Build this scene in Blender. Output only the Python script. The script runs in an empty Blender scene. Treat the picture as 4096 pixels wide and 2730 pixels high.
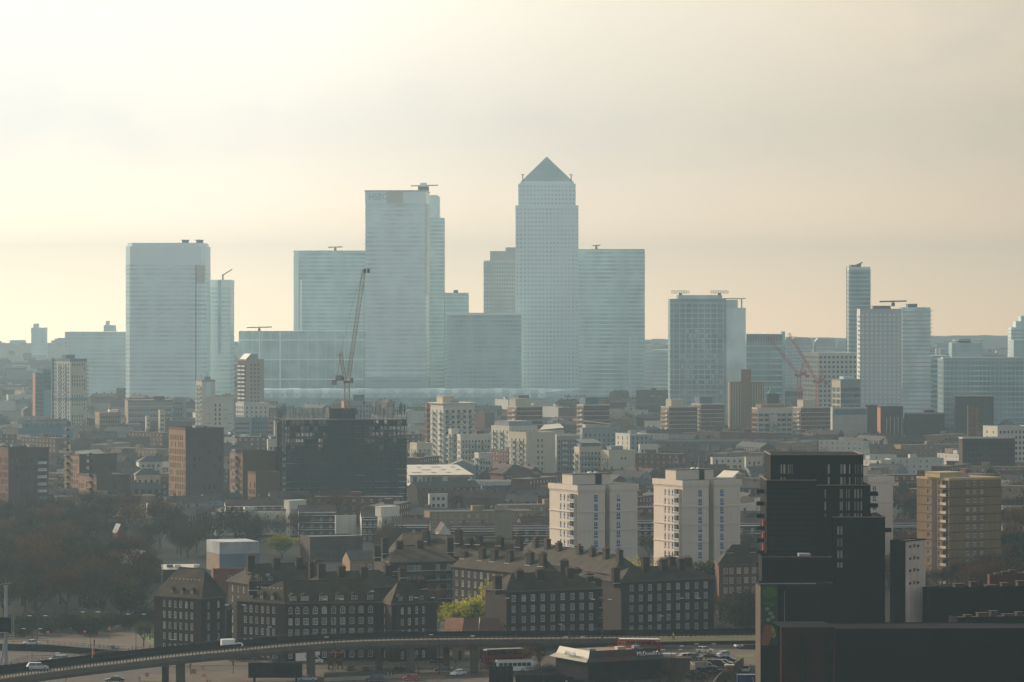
import bpy, math, random
from mathutils import Vector, Matrix
random.seed(11)
SC = bpy.context.scene
COL = SC.collection
# ------------------------------------------------------------------ camera, sky, sun, exposure
F, CX, HY, CAMH = 15200.0, 2048.0, 1240.0, 88.0        # focal length and centre in photograph pixels, horizon row, eye height
cam_d = bpy.data.cameras.new('camera'); cam = bpy.data.objects.new('camera', cam_d); COL.objects.link(cam)
cam.location = (0, 0, CAMH); cam.rotation_euler = (math.radians(90), 0, 0)
cam_d.sensor_width = 36.0; cam_d.lens = 36.0 * F / 4096.0
cam_d.shift_y = (HY - 1365.0) / 4096.0
cam_d.clip_start = 5.0; cam_d.clip_end = 60000.0
SC.camera = cam
SUN_AZ, SUN_EL = math.radians(-50), math.radians(24)     # azimuth measured from the view axis, negative = left
sdir = Vector((math.sin(SUN_AZ) * math.cos(SUN_EL), math.cos(SUN_AZ) * math.cos(SUN_EL), math.sin(SUN_EL)))
ld = bpy.data.lights.new('sun', 'SUN'); ld.energy = 4.8; ld.angle = math.radians(0.5); ld.color = (1.0, 0.84, 0.66)
lo = bpy.data.objects.new('sun', ld); COL.objects.link(lo)
lo.rotation_euler = sdir.to_track_quat('Z', 'Y').to_euler(); lo.location = (0, 0, 500)
W = bpy.data.worlds.new('World'); SC.world = W; W.use_nodes = True
nt = W.node_tree; nt.nodes.clear()
def N(t, **k):
    n = nt.nodes.new(t)
    for a, b in k.items(): setattr(n, a, b)
    return n
def L(a, b): nt.links.new(a, b)
sky = N('ShaderNodeTexSky', sky_type='NISHITA'); sky.sun_disc = False
sky.sun_elevation = SUN_EL; sky.sun_rotation = SUN_AZ; sky.air_density = 2.0; sky.dust_density = 6.0; sky.ozone_density = 1.5
bg1 = N('ShaderNodeBackground'); bg1.inputs[1].default_value = 0.05; L(sky.outputs[0], bg1.inputs[0])
tc = N('ShaderNodeTexCoord')
# milky veil of cloud: brightness grows towards the sun, warm low down, with soft cloud shapes
dot = N('ShaderNodeVectorMath', operation='DOT_PRODUCT'); L(tc.outputs['Generated'], dot.inputs[0]); dot.inputs[1].default_value = sdir
vr = N('ShaderNodeValToRGB'); cr = vr.color_ramp
vx = N('ShaderNodeMapRange'); vx.inputs[1].default_value = -1; vx.inputs[2].default_value = 1; L(dot.outputs['Value'], vx.inputs[0]); L(vx.outputs[0], vr.inputs[0])
def veilc(pos, c, first=False):
    e = cr.elements[0] if first else cr.elements.new(pos)
    e.position = pos; e.color = (*c, 1)
cr.elements.remove(cr.elements[1])
veilc(0.0, (0.74, 0.81, 0.86), True); veilc(0.5, (0.54, 0.57, 0.59)); veilc(0.70, (0.50, 0.44, 0.38))
veilc(0.745, (0.70, 0.59, 0.45)); veilc(0.775, (0.86, 0.75, 0.61)); veilc(0.80, (0.99, 0.91, 0.79)); veilc(0.825, (1.22, 1.17, 1.06)); veilc(0.86, (1.32, 1.27, 1.12)); veilc(1.0, (2.2, 2.1, 1.8))
mp = N('ShaderNodeMapping'); mp.inputs['Scale'].default_value = (13.0, 13.0, 24.0); mp.inputs['Location'].default_value = (5.2, 2.1, 1.9); L(tc.outputs['Generated'], mp.inputs[0])
n1 = N('ShaderNodeTexNoise'); n1.inputs['Scale'].default_value = 1.0; n1.inputs['Detail'].default_value = 6; n1.inputs['Roughness'].default_value = 0.52; L(mp.outputs[0], n1.inputs[0])
cm = N('ShaderNodeMapRange'); cm.inputs[1].default_value = 0.46; cm.inputs[2].default_value = 0.60; cm.inputs[3].default_value = 0.0; cm.inputs[4].default_value = 1.0; L(n1.outputs[0], cm.inputs[0])
sp = N('ShaderNodeSeparateXYZ'); L(tc.outputs['Generated'], sp.inputs[0])
hm = N('ShaderNodeMapRange'); hm.inputs[1].default_value = 0.015; hm.inputs[2].default_value = 0.06; L(sp.outputs['Z'], hm.inputs[0])   # clouds only above the haze line
cmul = N('ShaderNodeMath', operation='MULTIPLY'); L(cm.outputs[0], cmul.inputs[0]); L(hm.outputs[0], cmul.inputs[1])
cmix = N('ShaderNodeMix', data_type='RGBA', blend_type='MULTIPLY'); L(cmul.outputs[0], cmix.inputs[0]); L(vr.outputs[0], cmix.inputs[6]); cmix.inputs[7].default_value = (0.88, 0.90, 0.97, 1)
# towards the horizon the veil is deeper, warmer and brighter (seen through kilometres of haze)
hv = N('ShaderNodeMapRange', interpolation_type='SMOOTHSTEP'); hv.inputs[1].default_value = -0.012; hv.inputs[2].default_value = 0.052; hv.inputs[3].default_value = 1.0; hv.inputs[4].default_value = 0.0; L(sp.outputs['Z'], hv.inputs[0])
hmx = N('ShaderNodeMix', data_type='RGBA'); L(hv.outputs[0], hmx.inputs[0]); hmx.inputs[6].default_value = (1, 1, 1, 1); hmx.inputs[7].default_value = (3.2, 2.46, 1.74, 1)
hmm = N('ShaderNodeMix', data_type='RGBA', blend_type='MULTIPLY'); hmm.inputs[0].default_value = 1.0; L(cmix.outputs[2], hmm.inputs[6]); L(hmx.outputs[2], hmm.inputs[7])
zn = N('ShaderNodeMapRange', interpolation_type='SMOOTHSTEP'); zn.inputs[1].default_value = 0.08; zn.inputs[2].default_value = 0.7; zn.inputs[3].default_value = 1.0; zn.inputs[4].default_value = 0.4; L(sp.outputs['Z'], zn.inputs[0])
znm = N('ShaderNodeMix', data_type='RGBA', blend_type='MULTIPLY'); znm.inputs[0].default_value = 1.0; L(hmm.outputs[2], znm.inputs[6]); L(zn.outputs[0], znm.inputs[7])
bg2 = N('ShaderNodeBackground'); bg2.inputs[1].default_value = 1.0; L(znm.outputs[2], bg2.inputs[0])
ad = N('ShaderNodeAddShader'); L(bg1.outputs[0], ad.inputs[0]); L(bg2.outputs[0], ad.inputs[1])
wo = N('ShaderNodeOutputWorld'); L(ad.outputs[0], wo.inputs[0])
SC.view_settings.view_transform = 'Standard'; SC.view_settings.look = 'None'
SC.view_settings.exposure = 0.0; SC.view_settings.gamma = 1.0; SC.view_settings.use_curve_mapping = False
SC.render.engine = 'CYCLES'; cy = SC.cycles
cy.use_denoising = True; cy.max_bounces = 5; cy.diffuse_bounces = 2; cy.glossy_bounces = 2; cy.transmission_bounces = 3; cy.volume_bounces = 1
cy.transparent_max_bounces = 8; cy.use_adaptive_sampling = True; cy.adaptive_threshold = 0.02; cy.sample_clamp_indirect = 4.0
SC.render.use_persistent_data = False

# ------------------------------------------------------------------ measuring helpers
def GX(px, Y): return (px - CX) / F * Y
def GZ(py, Y): return CAMH - (py - HY) / F * Y
def YB(py, z=0.0): return (CAMH - z) * F / (py - HY)
def PPM(Y): return F / Y
# ------------------------------------------------------------------ materials
MATS = {}
def mat(name, col, rough=0.85, var=0.12, scale=0.4, metal=0.0, spec=0.3, streak=0.0, objvar=0.0, bump=0.0, trans=0.0):
    if name in MATS: return MATS[name]
    m = bpy.data.materials.new(name); m.use_nodes = True; t = m.node_tree; b = t.nodes['Principled BSDF']
    b.inputs['Roughness'].default_value = rough; b.inputs['Metallic'].default_value = metal
    b.inputs['Specular IOR Level'].default_value = spec
    if trans: b.inputs['Transmission Weight'].default_value = trans
    tcn = t.nodes.new('ShaderNodeTexCoord'); src = tcn.outputs['Object']
    no = t.nodes.new('ShaderNodeTexNoise'); no.inputs['Scale'].default_value = scale; no.inputs['Detail'].default_value = 5
    t.links.new(src, no.inputs[0])
    mr = t.nodes.new('ShaderNodeMapRange'); mr.inputs[1].default_value = 0.3; mr.inputs[2].default_value = 0.7
    mr.inputs[3].default_value = 1 - var; mr.inputs[4].default_value = 1 + var; t.links.new(no.outputs[0], mr.inputs[0])
    val = mr.outputs[0]
    if streak:
        mpn = t.nodes.new('ShaderNodeMapping'); mpn.inputs['Scale'].default_value = (1.6, 1.6, 0.07); t.links.new(src, mpn.inputs[0])
        n2 = t.nodes.new('ShaderNodeTexNoise'); n2.inputs['Scale'].default_value = 1.0; n2.inputs['Detail'].default_value = 3; t.links.new(mpn.outputs[0], n2.inputs[0])
        m2 = t.nodes.new('ShaderNodeMapRange'); m2.inputs[1].default_value = 0.35; m2.inputs[2].default_value = 0.7; m2.inputs[3].default_value = 1 + streak * .4; m2.inputs[4].default_value = 1 - streak
        t.links.new(n2.outputs[0], m2.inputs[0])
        mu = t.nodes.new('ShaderNodeMath'); mu.operation = 'MULTIPLY'; t.links.new(val, mu.inputs[0]); t.links.new(m2.outputs[0], mu.inputs[1]); val = mu.outputs[0]
    if objvar:
        oi = t.nodes.new('ShaderNodeObjectInfo'); m3 = t.nodes.new('ShaderNodeMapRange'); m3.inputs[3].default_value = 1 - objvar; m3.inputs[4].default_value = 1 + objvar
        t.links.new(oi.outputs['Random'], m3.inputs[0])
        mu = t.nodes.new('ShaderNodeMath'); mu.operation = 'MULTIPLY'; t.links.new(val, mu.inputs[0]); t.links.new(m3.outputs[0], mu.inputs[1]); val = mu.outputs[0]
    mx = t.nodes.new('ShaderNodeMix'); mx.data_type = 'RGBA'; mx.blend_type = 'MULTIPLY'; mx.inputs[0].default_value = 1.0
    mx.inputs[6].default_value = (*col, 1); t.links.new(val, mx.inputs[7]); t.links.new(mx.outputs[2], b.inputs['Base Color'])
    if bump:
        bp = t.nodes.new('ShaderNodeBump'); bp.inputs['Strength'].default_value = bump; bp.inputs['Distance'].default_value = 0.05
        t.links.new(no.outputs[0], bp.inputs['Height']); t.links.new(bp.outputs[0], b.inputs['Normal'])
    MATS[name] = m; return m
def leafy(name, c, tr=0.45):
    m = mat(name, c, .9, .35, .35, objvar=.3, spec=.1); t = m.node_tree; b = t.nodes['Principled BSDF']; o = t.nodes['Material Output']
    tb = t.nodes.new('ShaderNodeBsdfTranslucent'); mx = t.nodes.new('ShaderNodeMixShader'); mx.inputs[0].default_value = tr
    src = b.inputs['Base Color'].links[0].from_socket; t.links.new(src, tb.inputs[0]); t.links.new(b.outputs[0], mx.inputs[1]); t.links.new(tb.outputs[0], mx.inputs[2]); t.links.new(mx.outputs[0], o.inputs['Surface'])
    return m
def glass(name, col, rough=0.12, spec=0.6, objvar=0.5):
    return mat(name, col, rough, 0.25, 0.15, 0.0, spec, objvar=objvar)
# ------------------------------------------------------------------ mesh builder
class MB:
    def __init__(s): s.v = []; s.f = []; s.m = []; s.mats = []
    def mi(s, m):
        if m not in s.mats: s.mats.append(m)
        return s.mats.index(m)
    def quad(s, pts, m):
        k = len(s.v); s.v += [tuple(p) for p in pts]; s.f.append(tuple(range(k, k + len(pts)))); s.m.append(s.mi(m))
    def box(s, x0, x1, y0, y1, z0, z1, m, mt=None, open_bottom=False):
        if x1 < x0: x0, x1 = x1, x0
        if y1 < y0: y0, y1 = y1, y0
        k = len(s.v)
        s.v += [(x0,y0,z0),(x1,y0,z0),(x1,y1,z0),(x0,y1,z0),(x0,y0,z1),(x1,y0,z1),(x1,y1,z1),(x0,y1,z1)]
        i = s.mi(m)
        fs = [(0,1,5,4),(1,2,6,5),(2,3,7,6),(3,0,4,7)]
        for q in fs: s.f.append(tuple(k + a for a in q)); s.m.append(i)
        s.f.append((k+4,k+5,k+6,k+7)); s.m.append(s.mi(mt) if mt else i)
        if not open_bottom: s.f.append((k+3,k+2,k+1,k)); s.m.append(i)
    def prism(s, poly, z0, z1, m, mt=None, bottom=True):      # poly counter-clockwise (x, y)
        k = len(s.v); n = len(poly); i = s.mi(m)
        s.v += [(p[0], p[1], z0) for p in poly] + [(p[0], p[1], z1) for p in poly]
        for a in range(n):
            b = (a + 1) % n; s.f.append((k+a, k+b, k+n+b, k+n+a)); s.m.append(i)
        s.f.append(tuple(k+n+a for a in range(n))); s.m.append(s.mi(mt) if mt else i)
        if bottom: s.f.append(tuple(k+a for a in reversed(range(n)))); s.m.append(i)
    def bar(s, p, q, r, m, n=4):                                # straight bar with n sides
        p = Vector(p); q = Vector(q); d = (q - p)
        if d.length < 1e-6: return
        d.normalize(); u = d.orthogonal().normalized(); w = d.cross(u); k = len(s.v); i = s.mi(m)
        r0, r1 = r if isinstance(r, tuple) else (r, r)
        for c, rr in ((p, r0), (q, r1)):
            for a in range(n):
                t = 2 * math.pi * (a + .5) / n; s.v.append(tuple(c + u * (rr * math.cos(t)) + w * (rr * math.sin(t))))
        for a in range(n):
            b = (a + 1) % n; s.f.append((k+a, k+b, k+n+b, k+n+a)); s.m.append(i)
        s.f.append(tuple(k+a for a in reversed(range(n)))); s.m.append(i); s.f.append(tuple(k+n+a for a in range(n))); s.m.append(i)
    def dome(s, c, r, h, m, n=10, k_=4):
        base = len(s.v); i = s.mi(m)
        for j in range(k_):
            a = math.pi / 2 * j / k_
            for q in range(n):
                t = 2 * math.pi * q / n; s.v.append((c[0] + r*math.cos(a)*math.cos(t), c[1] + r*math.cos(a)*math.sin(t), c[2] + h*math.sin(a)))
        s.v.append((c[0], c[1], c[2] + h))
        for j in range(k_ - 1):
            for q in range(n):
                b = (q + 1) % n; s.f.append((base+j*n+q, base+j*n+b, base+(j+1)*n+b, base+(j+1)*n+q)); s.m.append(i)
        for q in range(n): s.f.append((base+(k_-1)*n+q, base+(k_-1)*n+(q+1)%n, len(s.v)-1)); s.m.append(i)
    def mesh(s, name):
        me = bpy.data.meshes.new(name); me.from_pydata(s.v, [], s.f)
        for m in s.mats: me.materials.append(m)
        if s.m: me.polygons.foreach_set('material_index', s.m)
        me.update(); return me
    def obj(s, name, parent=None, smooth=False):
        if not s.f: return None
        me = s.mesh(name)
        if smooth: me.polygons.foreach_set('use_smooth', [True] * len(me.polygons))
        return link(name, me, parent)
KIDS = {}
def link(name, data, parent=None, loc=None, rz=None, scale=None):
    o = bpy.data.objects.new(name, data); COL.objects.link(o)
    if parent: o.parent = parent; KIDS.setdefault(parent.name, []).append(o)
    if loc is not None: o.location = loc
    if rz is not None: o.rotation_euler = (0, 0, rz)
    if scale is not None: o.scale = scale
    return o
def tag(o, label, cat, group=None, kind=None):
    if label: o['label'] = label
    if cat: o['category'] = cat
    if group: o['group'] = group
    if kind: o['kind'] = kind
    return o
def thing(name, label, cat, loc=(0,0,0), rz=0.0, group=None):
    return tag(link(name, None, None, loc, rz), label, cat, group)
def copy_tree(o, parent=None):
    c = o.copy(); COL.objects.link(c)
    if parent: c.parent = parent; KIDS.setdefault(parent.name, []).append(c)
    for ch in KIDS.get(o.name, ()): copy_tree(ch, c)
    return c
def structure(o): o['kind'] = 'structure'; return o

# ------------------------------------------------------------------ building helper
REG = []
class B:
    """A building: an Empty at the foot of its front corner; local x runs along the front face, local y along the left face."""
    def __init__(s, name, label, cat, xl, xm, xr, Y, ytop=None, ang=None, depth=None, z0=0.0, group=None, ztop=None):
        s.Y = Y; X = GX(xm, Y); th = math.radians(ang if ang is not None else 0); s.th = th
        k = (xr - CX) / F
        s.W = (k * Y - X) / (math.cos(th) - k * math.sin(th))
        if depth is not None or xl is None: s.D = depth if depth is not None else 15.0
        else:
            k = (xl - CX) / F; s.D = (k * Y - X) / (-math.sin(th) - k * math.cos(th))
        s.H = ztop if ztop is not None else GZ(ytop, Y)
        s.z0 = z0
        s.root = thing(name, label, cat, (X, Y, 0), th, group)
        s.wins = []; c_, s_ = math.cos(th), math.sin(th)
        REG.append([Vector((X+x*c_-y*s_, Y+x*s_+y*c_)) for x, y in ((0,0),(s.W,0),(s.W,s.D),(0,s.D))])
    def z(s, py): return GZ(py, s.Y)
    def lx(s, px):      # local x on the front face for a picture column
        k = (px - CX) / F; X, Y = s.root.location.x, s.Y
        return (k * Y - X) / (math.cos(s.th) - k * math.sin(s.th))
    def ly(s, px):      # local y on the left face for a picture column
        k = (px - CX) / F; X, Y = s.root.location.x, s.Y
        return (k * Y - X) / (-math.sin(s.th) - k * math.cos(s.th))
    def rect(s): return [(0,0),(s.W,0),(s.W,s.D),(0,s.D)]
    def part(s, name, mb, smooth=False): return mb.obj(name, s.root, smooth)
    def finish(s, cap=300):
        ws = s.wins
        for (style, w, h, loc, rz) in ws[:cap]: place_window(style, w, h, loc, rz, s.root)
        if len(ws) > cap:
            mb = MB()
            for (style, w, h, loc, rz) in ws[cap:]:
                wm = window_mb(style, w, h); M_ = Matrix.Translation(loc) @ Matrix.Rotation(rz, 4, 'Z'); k = len(mb.v)
                mb.v += [tuple(M_ @ Vector(v)) for v in wm.v]
                for fc, mi_ in zip(wm.f, wm.m): mb.f.append(tuple(k + a for a in fc)); mb.m.append(mb.mi(wm.mats[mi_]))
            o = mb.obj('window', s.root); o['kind'] = 'stuff'
        s.wins = []
        return s
def facade(b, mb, p0, p1, z0, z1, rects, m, style='plain', rev=0.25, mrev=None, put=True):
    """A wall from p0 to p1 (outside on the right-hand side) with real openings for rects (u0, u1, za, zb) and a window set in each."""
    p0 = Vector((p0[0], p0[1])); p1 = Vector((p1[0], p1[1])); d = p1 - p0; Ln = d.length; d /= Ln; n = Vector((d.y, -d.x))
    rects = [r for r in rects if r[0] > 0.02 and r[1] < Ln - 0.02 and r[2] > z0 + .02 and r[3] < z1 - .01]
    us = sorted(set([0.0, Ln] + [round(a, 3) for r in rects for a in r[:2]]))
    zs = sorted(set([z0, z1] + [round(a, 3) for r in rects for a in r[2:4]]))
    def P(u, z, dep=0): q = p0 + d * u - n * dep; return (q.x, q.y, z)
    # greedy: strips per z band, merging spans between openings
    for za, zb in zip(zs, zs[1:]):
        zc = (za + zb) / 2; occ = sorted((round(r[0],3), round(r[1],3)) for r in rects if r[2] < zc < r[3])
        u = 0.0
        for a, c in occ + [(Ln, Ln)]:
            if a > u + 1e-4: mb.quad([P(u,za), P(a,za), P(a,zb), P(u,zb)], m)
            u = max(u, c)
    rz = math.atan2(d.y, d.x); mr = mrev or m
    for r in rects:
        u0, u1, za, zb = [round(a, 3) for a in r[:4]]
        mb.quad([P(u0,za), P(u0,zb), P(u0,zb,rev), P(u0,za,rev)], mr); mb.quad([P(u1,za), P(u1,za,rev), P(u1,zb,rev), P(u1,zb)], mr)
        mb.quad([P(u0,zb), P(u1,zb), P(u1,zb,rev), P(u0,zb,rev)], mr); mb.quad([P(u0,za), P(u0,za,rev), P(u1,za,rev), P(u1,za)], mr)
        if put:
            q = p0 + d * ((u0 + u1) / 2) - n * (rev * 0.75)
            st = r[4] if len(r) > 4 else style
            b.wins.append((st, round(u1 - u0, 2), round(zb - za, 2), (q.x, q.y, za), rz))
def grid(Ln, z0, z1, nc, nr, w, h, m0=0.5, sill=0.9, fh=None, skip=(), zoff=0):
    """Evenly set openings: nc columns over Ln, nr storeys upwards from z0."""
    out = []; fh = fh or (z1 - z0) / nr; st = (Ln - 2 * m0) / nc
    for i in range(nc):
        if i in skip: continue
        for j in range(nr):
            u = m0 + st * (i + .5); out.append((u - w/2, u + w/2, z0 + j*fh + sill, z0 + j*fh + sill + h))
    return out
def cols(us, w, z0, nr, fh, h, sill=0.9):
    return [(u - w/2, u + w/2, z0 + j*fh + sill, z0 + j*fh + sill + h) for u in us for j in range(nr)]
# windows ----------------------------------------------------------------------------------
G_DARK = glass('dark_glass', (0.025, 0.03, 0.036), spec=.35); G_MID = glass('grey_glass', (0.055, 0.062, 0.07), spec=.4, objvar=.6)
G_CURT = glass('curtained_glass', (0.17, 0.155, 0.13), 0.3, .35, objvar=.8); G_BLUE = glass('bluish_glass', (0.10, 0.14, 0.17), 0.1, .8)
WHITE = mat('white_paint', (0.72, 0.70, 0.66), 0.5); GREYF = mat('grey_frame', (0.12, 0.13, 0.14), 0.5); BLUEP = mat('blue_panel', (0.03, 0.13, 0.42), 0.5)
AGED = mat('aged_white_frame', (0.58, 0.56, 0.52), 0.6, .2, 2.0, objvar=.25)
BLACKF = mat('black_frame', (0.012, 0.012, 0.014), 0.5)
BRICKW = {}
WCACHE = {}
def window_mb(style, w, h, split=False):
    mb = MB(); pb = MB() if split else mb
    a = w / 2
    if style in ('sash', 'sash2'):
        t = 0.11; g = random.choice([G_DARK, G_MID, G_DARK, G_CURT])
        mb.box(-a, -a+t, -.06, .06, 0, h, AGED); mb.box(a-t, a, -.06, .06, 0, h, AGED)
        mb.box(-a+t, a-t, -.06, .06, h-t, h, AGED); mb.box(-a+t, a-t, -.10, .06, 0, t*1.3, AGED)
        mb.box(-a+t, a-t, -.05, .03, h*.48, h*.48+.07, AGED); nb = 2 if style == 'sash' else 3
        for k in range(1, nb): x = -a + w*k/nb; mb.box(x-.025, x+.025, -.04, .02, t, h-t, AGED)
        for k in (.26, .74): mb.box(-a+t, a-t, -.035, .02, h*k, h*k+.045, AGED)
        pb.quad([(-a+t,.0,t),(a-t,.0,t),(a-t,.0,h-t),(-a+t,.0,h-t)], g)
    elif style.startswith('arch'):
        t = 0.11; g = random.choice([G_DARK, G_MID, G_DARK, G_CURT]); bm_ = BRICKW['near']; zs_ = h - a; n = 8
        mb.box(-a, -a+t, -.06, .06, 0, zs_, AGED); mb.box(a-t, a, -.06, .06, 0, zs_, AGED); mb.box(-a+t, a-t, -.1, .06, 0, t*1.3, AGED)
        mb.box(-a+t, a-t, -.05, .03, zs_*.6, zs_*.6+.07, AGED); mb.box(-.025, .025, -.04, .02, t, h-t, AGED); mb.box(-a+t, a-t, -.04, .02, zs_, zs_+.05, AGED)
        for k in range(n):
            t0, t1 = math.pi*k/n, math.pi*(k+1)/n
            o0 = (a*math.cos(t0), zs_+a*math.sin(t0)); o1 = (a*math.cos(t1), zs_+a*math.sin(t1)); i0 = ((a-t)*math.cos(t0), zs_+(a-t)*math.sin(t0)); i1 = ((a-t)*math.cos(t1), zs_+(a-t)*math.sin(t1))
            mb.quad([(o0[0],-.06,o0[1]),(o1[0],-.06,o1[1]),(i1[0],-.06,i1[1]),(i0[0],-.06,i0[1])], AGED)
            mb.quad([(o0[0],-.16,o0[1]),(o0[0],-.16,h),(o1[0],-.16,h),(o1[0],-.16,o1[1])], bm_)
        pts = [((a-t)*math.cos(math.pi*k/n), 0, zs_+(a-t)*math.sin(math.pi*k/n)) for k in range(n+1)]
        pb.quad([(-a+t,0,t),(a-t,0,t)] + pts, g)
    elif style == 'panelled':      # window above a blue panel
        zb = h * .36; t = .09; g = random.choice([G_DARK, G_MID, G_CURT, G_DARK])
        mb.box(-a, a, -.05, .05, 0.02, zb - .04, BLUEP)
        mb.box(-a, a, -.06, .06, zb-.04, zb+t, WHITE); mb.box(-a, a, -.06, .06, h-t, h, WHITE)
        for x in ((-a, -a+t), (a-t, a)): mb.box(x[0], x[1], -.06, .06, zb+t, h-t, WHITE)
        if w > 1.0:
            mb.box(-.05, .05, -.06, .05, zb+t, h-t, WHITE); mb.box(-a+t, -.05, -.05, .04, h*.75, h*.75+.06, WHITE); mb.box(.05, a-t, -.05, .04, h*.75, h*.75+.06, WHITE)
        else: mb.box(-a+t, a-t, -.05, .04, h*.78, h*.78+.06, WHITE)
        pb.quad([(-a+t,0,zb+t),(a-t,0,zb+t),(a-t,0,h-t),(-a+t,0,h-t)], g)
    elif style == 'casement':      # white frame all round, one mullion
        t = .09; g = random.choice([G_DARK, G_MID, G_CURT])
        for x0, x1, z0, z1 in ((-a,-a+t,0,h),(a-t,a,0,h),(-a+t,a-t,0,t),(-a+t,a-t,h-t,h),(-.035,.035,t,h-t)): mb.box(x0, x1, -.06, .05, z0, z1, WHITE)
        pb.quad([(-a+t,0,t),(a-t,0,t),(a-t,0,h-t),(-a+t,0,h-t)], g)
    elif style == 'pale':          # pale frame and bright sky-reflecting glass
        t = .07
        for x0, x1, z0, z1 in ((-a,-a+t,0,h),(a-t,a,0,h),(-a+t,a-t,0,t),(-a+t,a-t,h-t,h)): mb.box(x0, x1, -.05, .05, z0, z1, GREYF)
        for k in range(1, max(1, round(w/1.0))): x = -a + w*k/max(1, round(w/1.0)); mb.box(x-.03, x+.03, -.05, .04, t, h-t, GREYF)
        pb.quad([(-a+t,0,t),(a-t,0,t),(a-t,0,h-t),(-a+t,0,h-t)], G_BLUE)
    else:                          # plain: slim grey frame
        t = .06; g = G_MID if style == 'mid' else FGL if style == 'far' else G_DARK
        mb.quad([(-a,-.02,0),(-a+t,-.02,0),(-a+t,-.02,h),(-a,-.02,h)], GREYF); mb.quad([(a-t,-.02,0),(a,-.02,0),(a,-.02,h),(a-t,-.02,h)], GREYF)
        mb.quad([(-a+t,-.02,h*.5),(a-t,-.02,h*.5),(a-t,-.02,h*.5+t),(-a+t,-.02,h*.5+t)], GREYF)
        pb.quad([(-a,0,0),(a,0,0),(a,0,h),(-a,0,h)], g)
    return (mb, pb) if split else mb
SPLIT = ('sash', 'sash2', 'arch', 'panelled', 'casement', 'pale')
def place_window(style, w, h, loc, rz, parent):
    key = (style, w, h); sp_ = style in SPLIT
    if key not in WCACHE:
        out = []
        for k in range(7 if sp_ else 1):
            if sp_:
                a_, b_ = window_mb(style, w, h, True); out.append((a_.mesh('window'), b_.mesh('pane')))
            else: out.append((window_mb(style, w, h).mesh('window'), None))
        WCACHE[key] = out
    me, pm = random.choice(WCACHE[key])
    o = link('window', me, parent, loc, rz)
    if pm: link('pane', pm, o)
    return o
# roofs ------------------------------------------------------------------------------------
def hip_roof(mb, x0, x1, y0, y1, z, h, m, over=0.4, hipl=None, hipr=None, mu=None):
    x0 -= over; x1 += over; y0 -= over; y1 += over; ym = (y0 + y1) / 2; hw = (y1 - y0) / 2
    hl = hw if hipl is None else hipl; hr = hw if hipr is None else hipr
    a, b_, c, d = (x0,y0,z), (x1,y0,z), (x1,y1,z), (x0,y1,z); r0, r1 = (x0+hl, ym, z+h), (x1-hr, ym, z+h)
    mb.quad([a, b_, r1, r0], m); mb.quad([c, d, r0, r1], m); mb.quad([d, a, r0], m); mb.quad([b_, c, r1], m)
    mb.quad([d, c, b_, a], mu or m)
def gable_roof(mb, x0, x1, y0, y1, z, h, m, mg, over=0.3, axis='x'):
    if axis == 'x':
        ym = (y0+y1)/2; A, B_ = y0-over, y1+over; X0, X1 = x0-over*.5, x1+over*.5; zo = z - over*h/((y1-y0)/2)
        mb.quad([(X0,A,zo),(X1,A,zo),(X1,ym,z+h),(X0,ym,z+h)], m); mb.quad([(X1,B_,zo),(X0,B_,zo),(X0,ym,z+h),(X1,ym,z+h)], m)
        mb.quad([(x0,y1,z),(x0,y0,z),(x0,ym,z+h-.1)], mg); mb.quad([(x1,y0,z),(x1,y1,z),(x1,ym,z+h-.1)], mg)
    else:
        xm = (x0+x1)/2; A, B_ = x0-over, x1+over; Y0, Y1 = y0-over*.5, y1+over*.5; zo = z - over*h/((x1-x0)/2)
        mb.quad([(A,Y1,zo),(A,Y0,zo),(xm,Y0,z+h),(xm,Y1,z+h)], m); mb.quad([(B_,Y0,zo),(B_,Y1,zo),(xm,Y1,z+h),(xm,Y0,z+h)], m)
        mb.quad([(x0,y0,z),(x1,y0,z),(xm,y0,z+h-.1)], mg); mb.quad([(x1,y1,z),(x0,y1,z),(xm,y1,z+h-.1)], mg)
def flat_roof(b, x0, x1, y0, y1, z, m, mp_, par=0.8, t=0.35, over=0.0):
    """Deck a little below a parapet ring."""
    mb = MB(); mb.quad([(x0+t,y0+t,z-par+.1),(x1-t,y0+t,z-par+.1),(x1-t,y1-t,z-par+.1),(x0+t,y1-t,z-par+.1)], m); b.part('roof', mb)
    pm = MB(); o = over
    pm.box(x0-o, x1+o, y0-o, y0+t, z-par, z, mp_); pm.box(x0-o, x1+o, y1-t, y1+o, z-par, z, mp_)
    pm.box(x0-o, x0+t, y0+t, y1-t, z-par, z, mp_); pm.box(x1-t, x1+o, y0+t, y1-t, z-par, z, mp_); b.part('parapet', pm)
# ------------------------------------------------------------------ air, ground, hills
hz = bpy.data.materials.new('haze'); hz.use_nodes = True; t = hz.node_tree; t.nodes.clear()
pv = t.nodes.new('ShaderNodeVolumePrincipled'); om = t.nodes.new('ShaderNodeOutputMaterial'); t.links.new(pv.outputs[0], om.inputs['Volume'])
pv.inputs['Color'].default_value = (0.32, 0.455, 0.54, 1); pv.inputs['Density'].default_value = HAZE_D = 0.00015; pv.inputs['Anisotropy'].default_value = 0.6
mb = MB(); mb.box(-9000, 9000, -600, 10200, -3.0, 262.0, hz); o = mb.obj('haze'); o['kind'] = 'stuff'
TARMAC = mat('tarmac', (0.055, 0.05, 0.046), 0.9, 0.2, 0.15, spec=.2); GRND = mat('ground', (0.012, 0.012, 0.011), 0.95, 0.45, 0.012, spec=.1)
mb = MB(); mb.quad([(-8800,-500,0),(8800,-500,0),(8800,10000,0),(-8800,10000,0)], GRND); structure(mb.obj('ground'))
HILL = mat('hill_wood', (0.035, 0.045, 0.028), 0.95, .4, .004)
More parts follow.
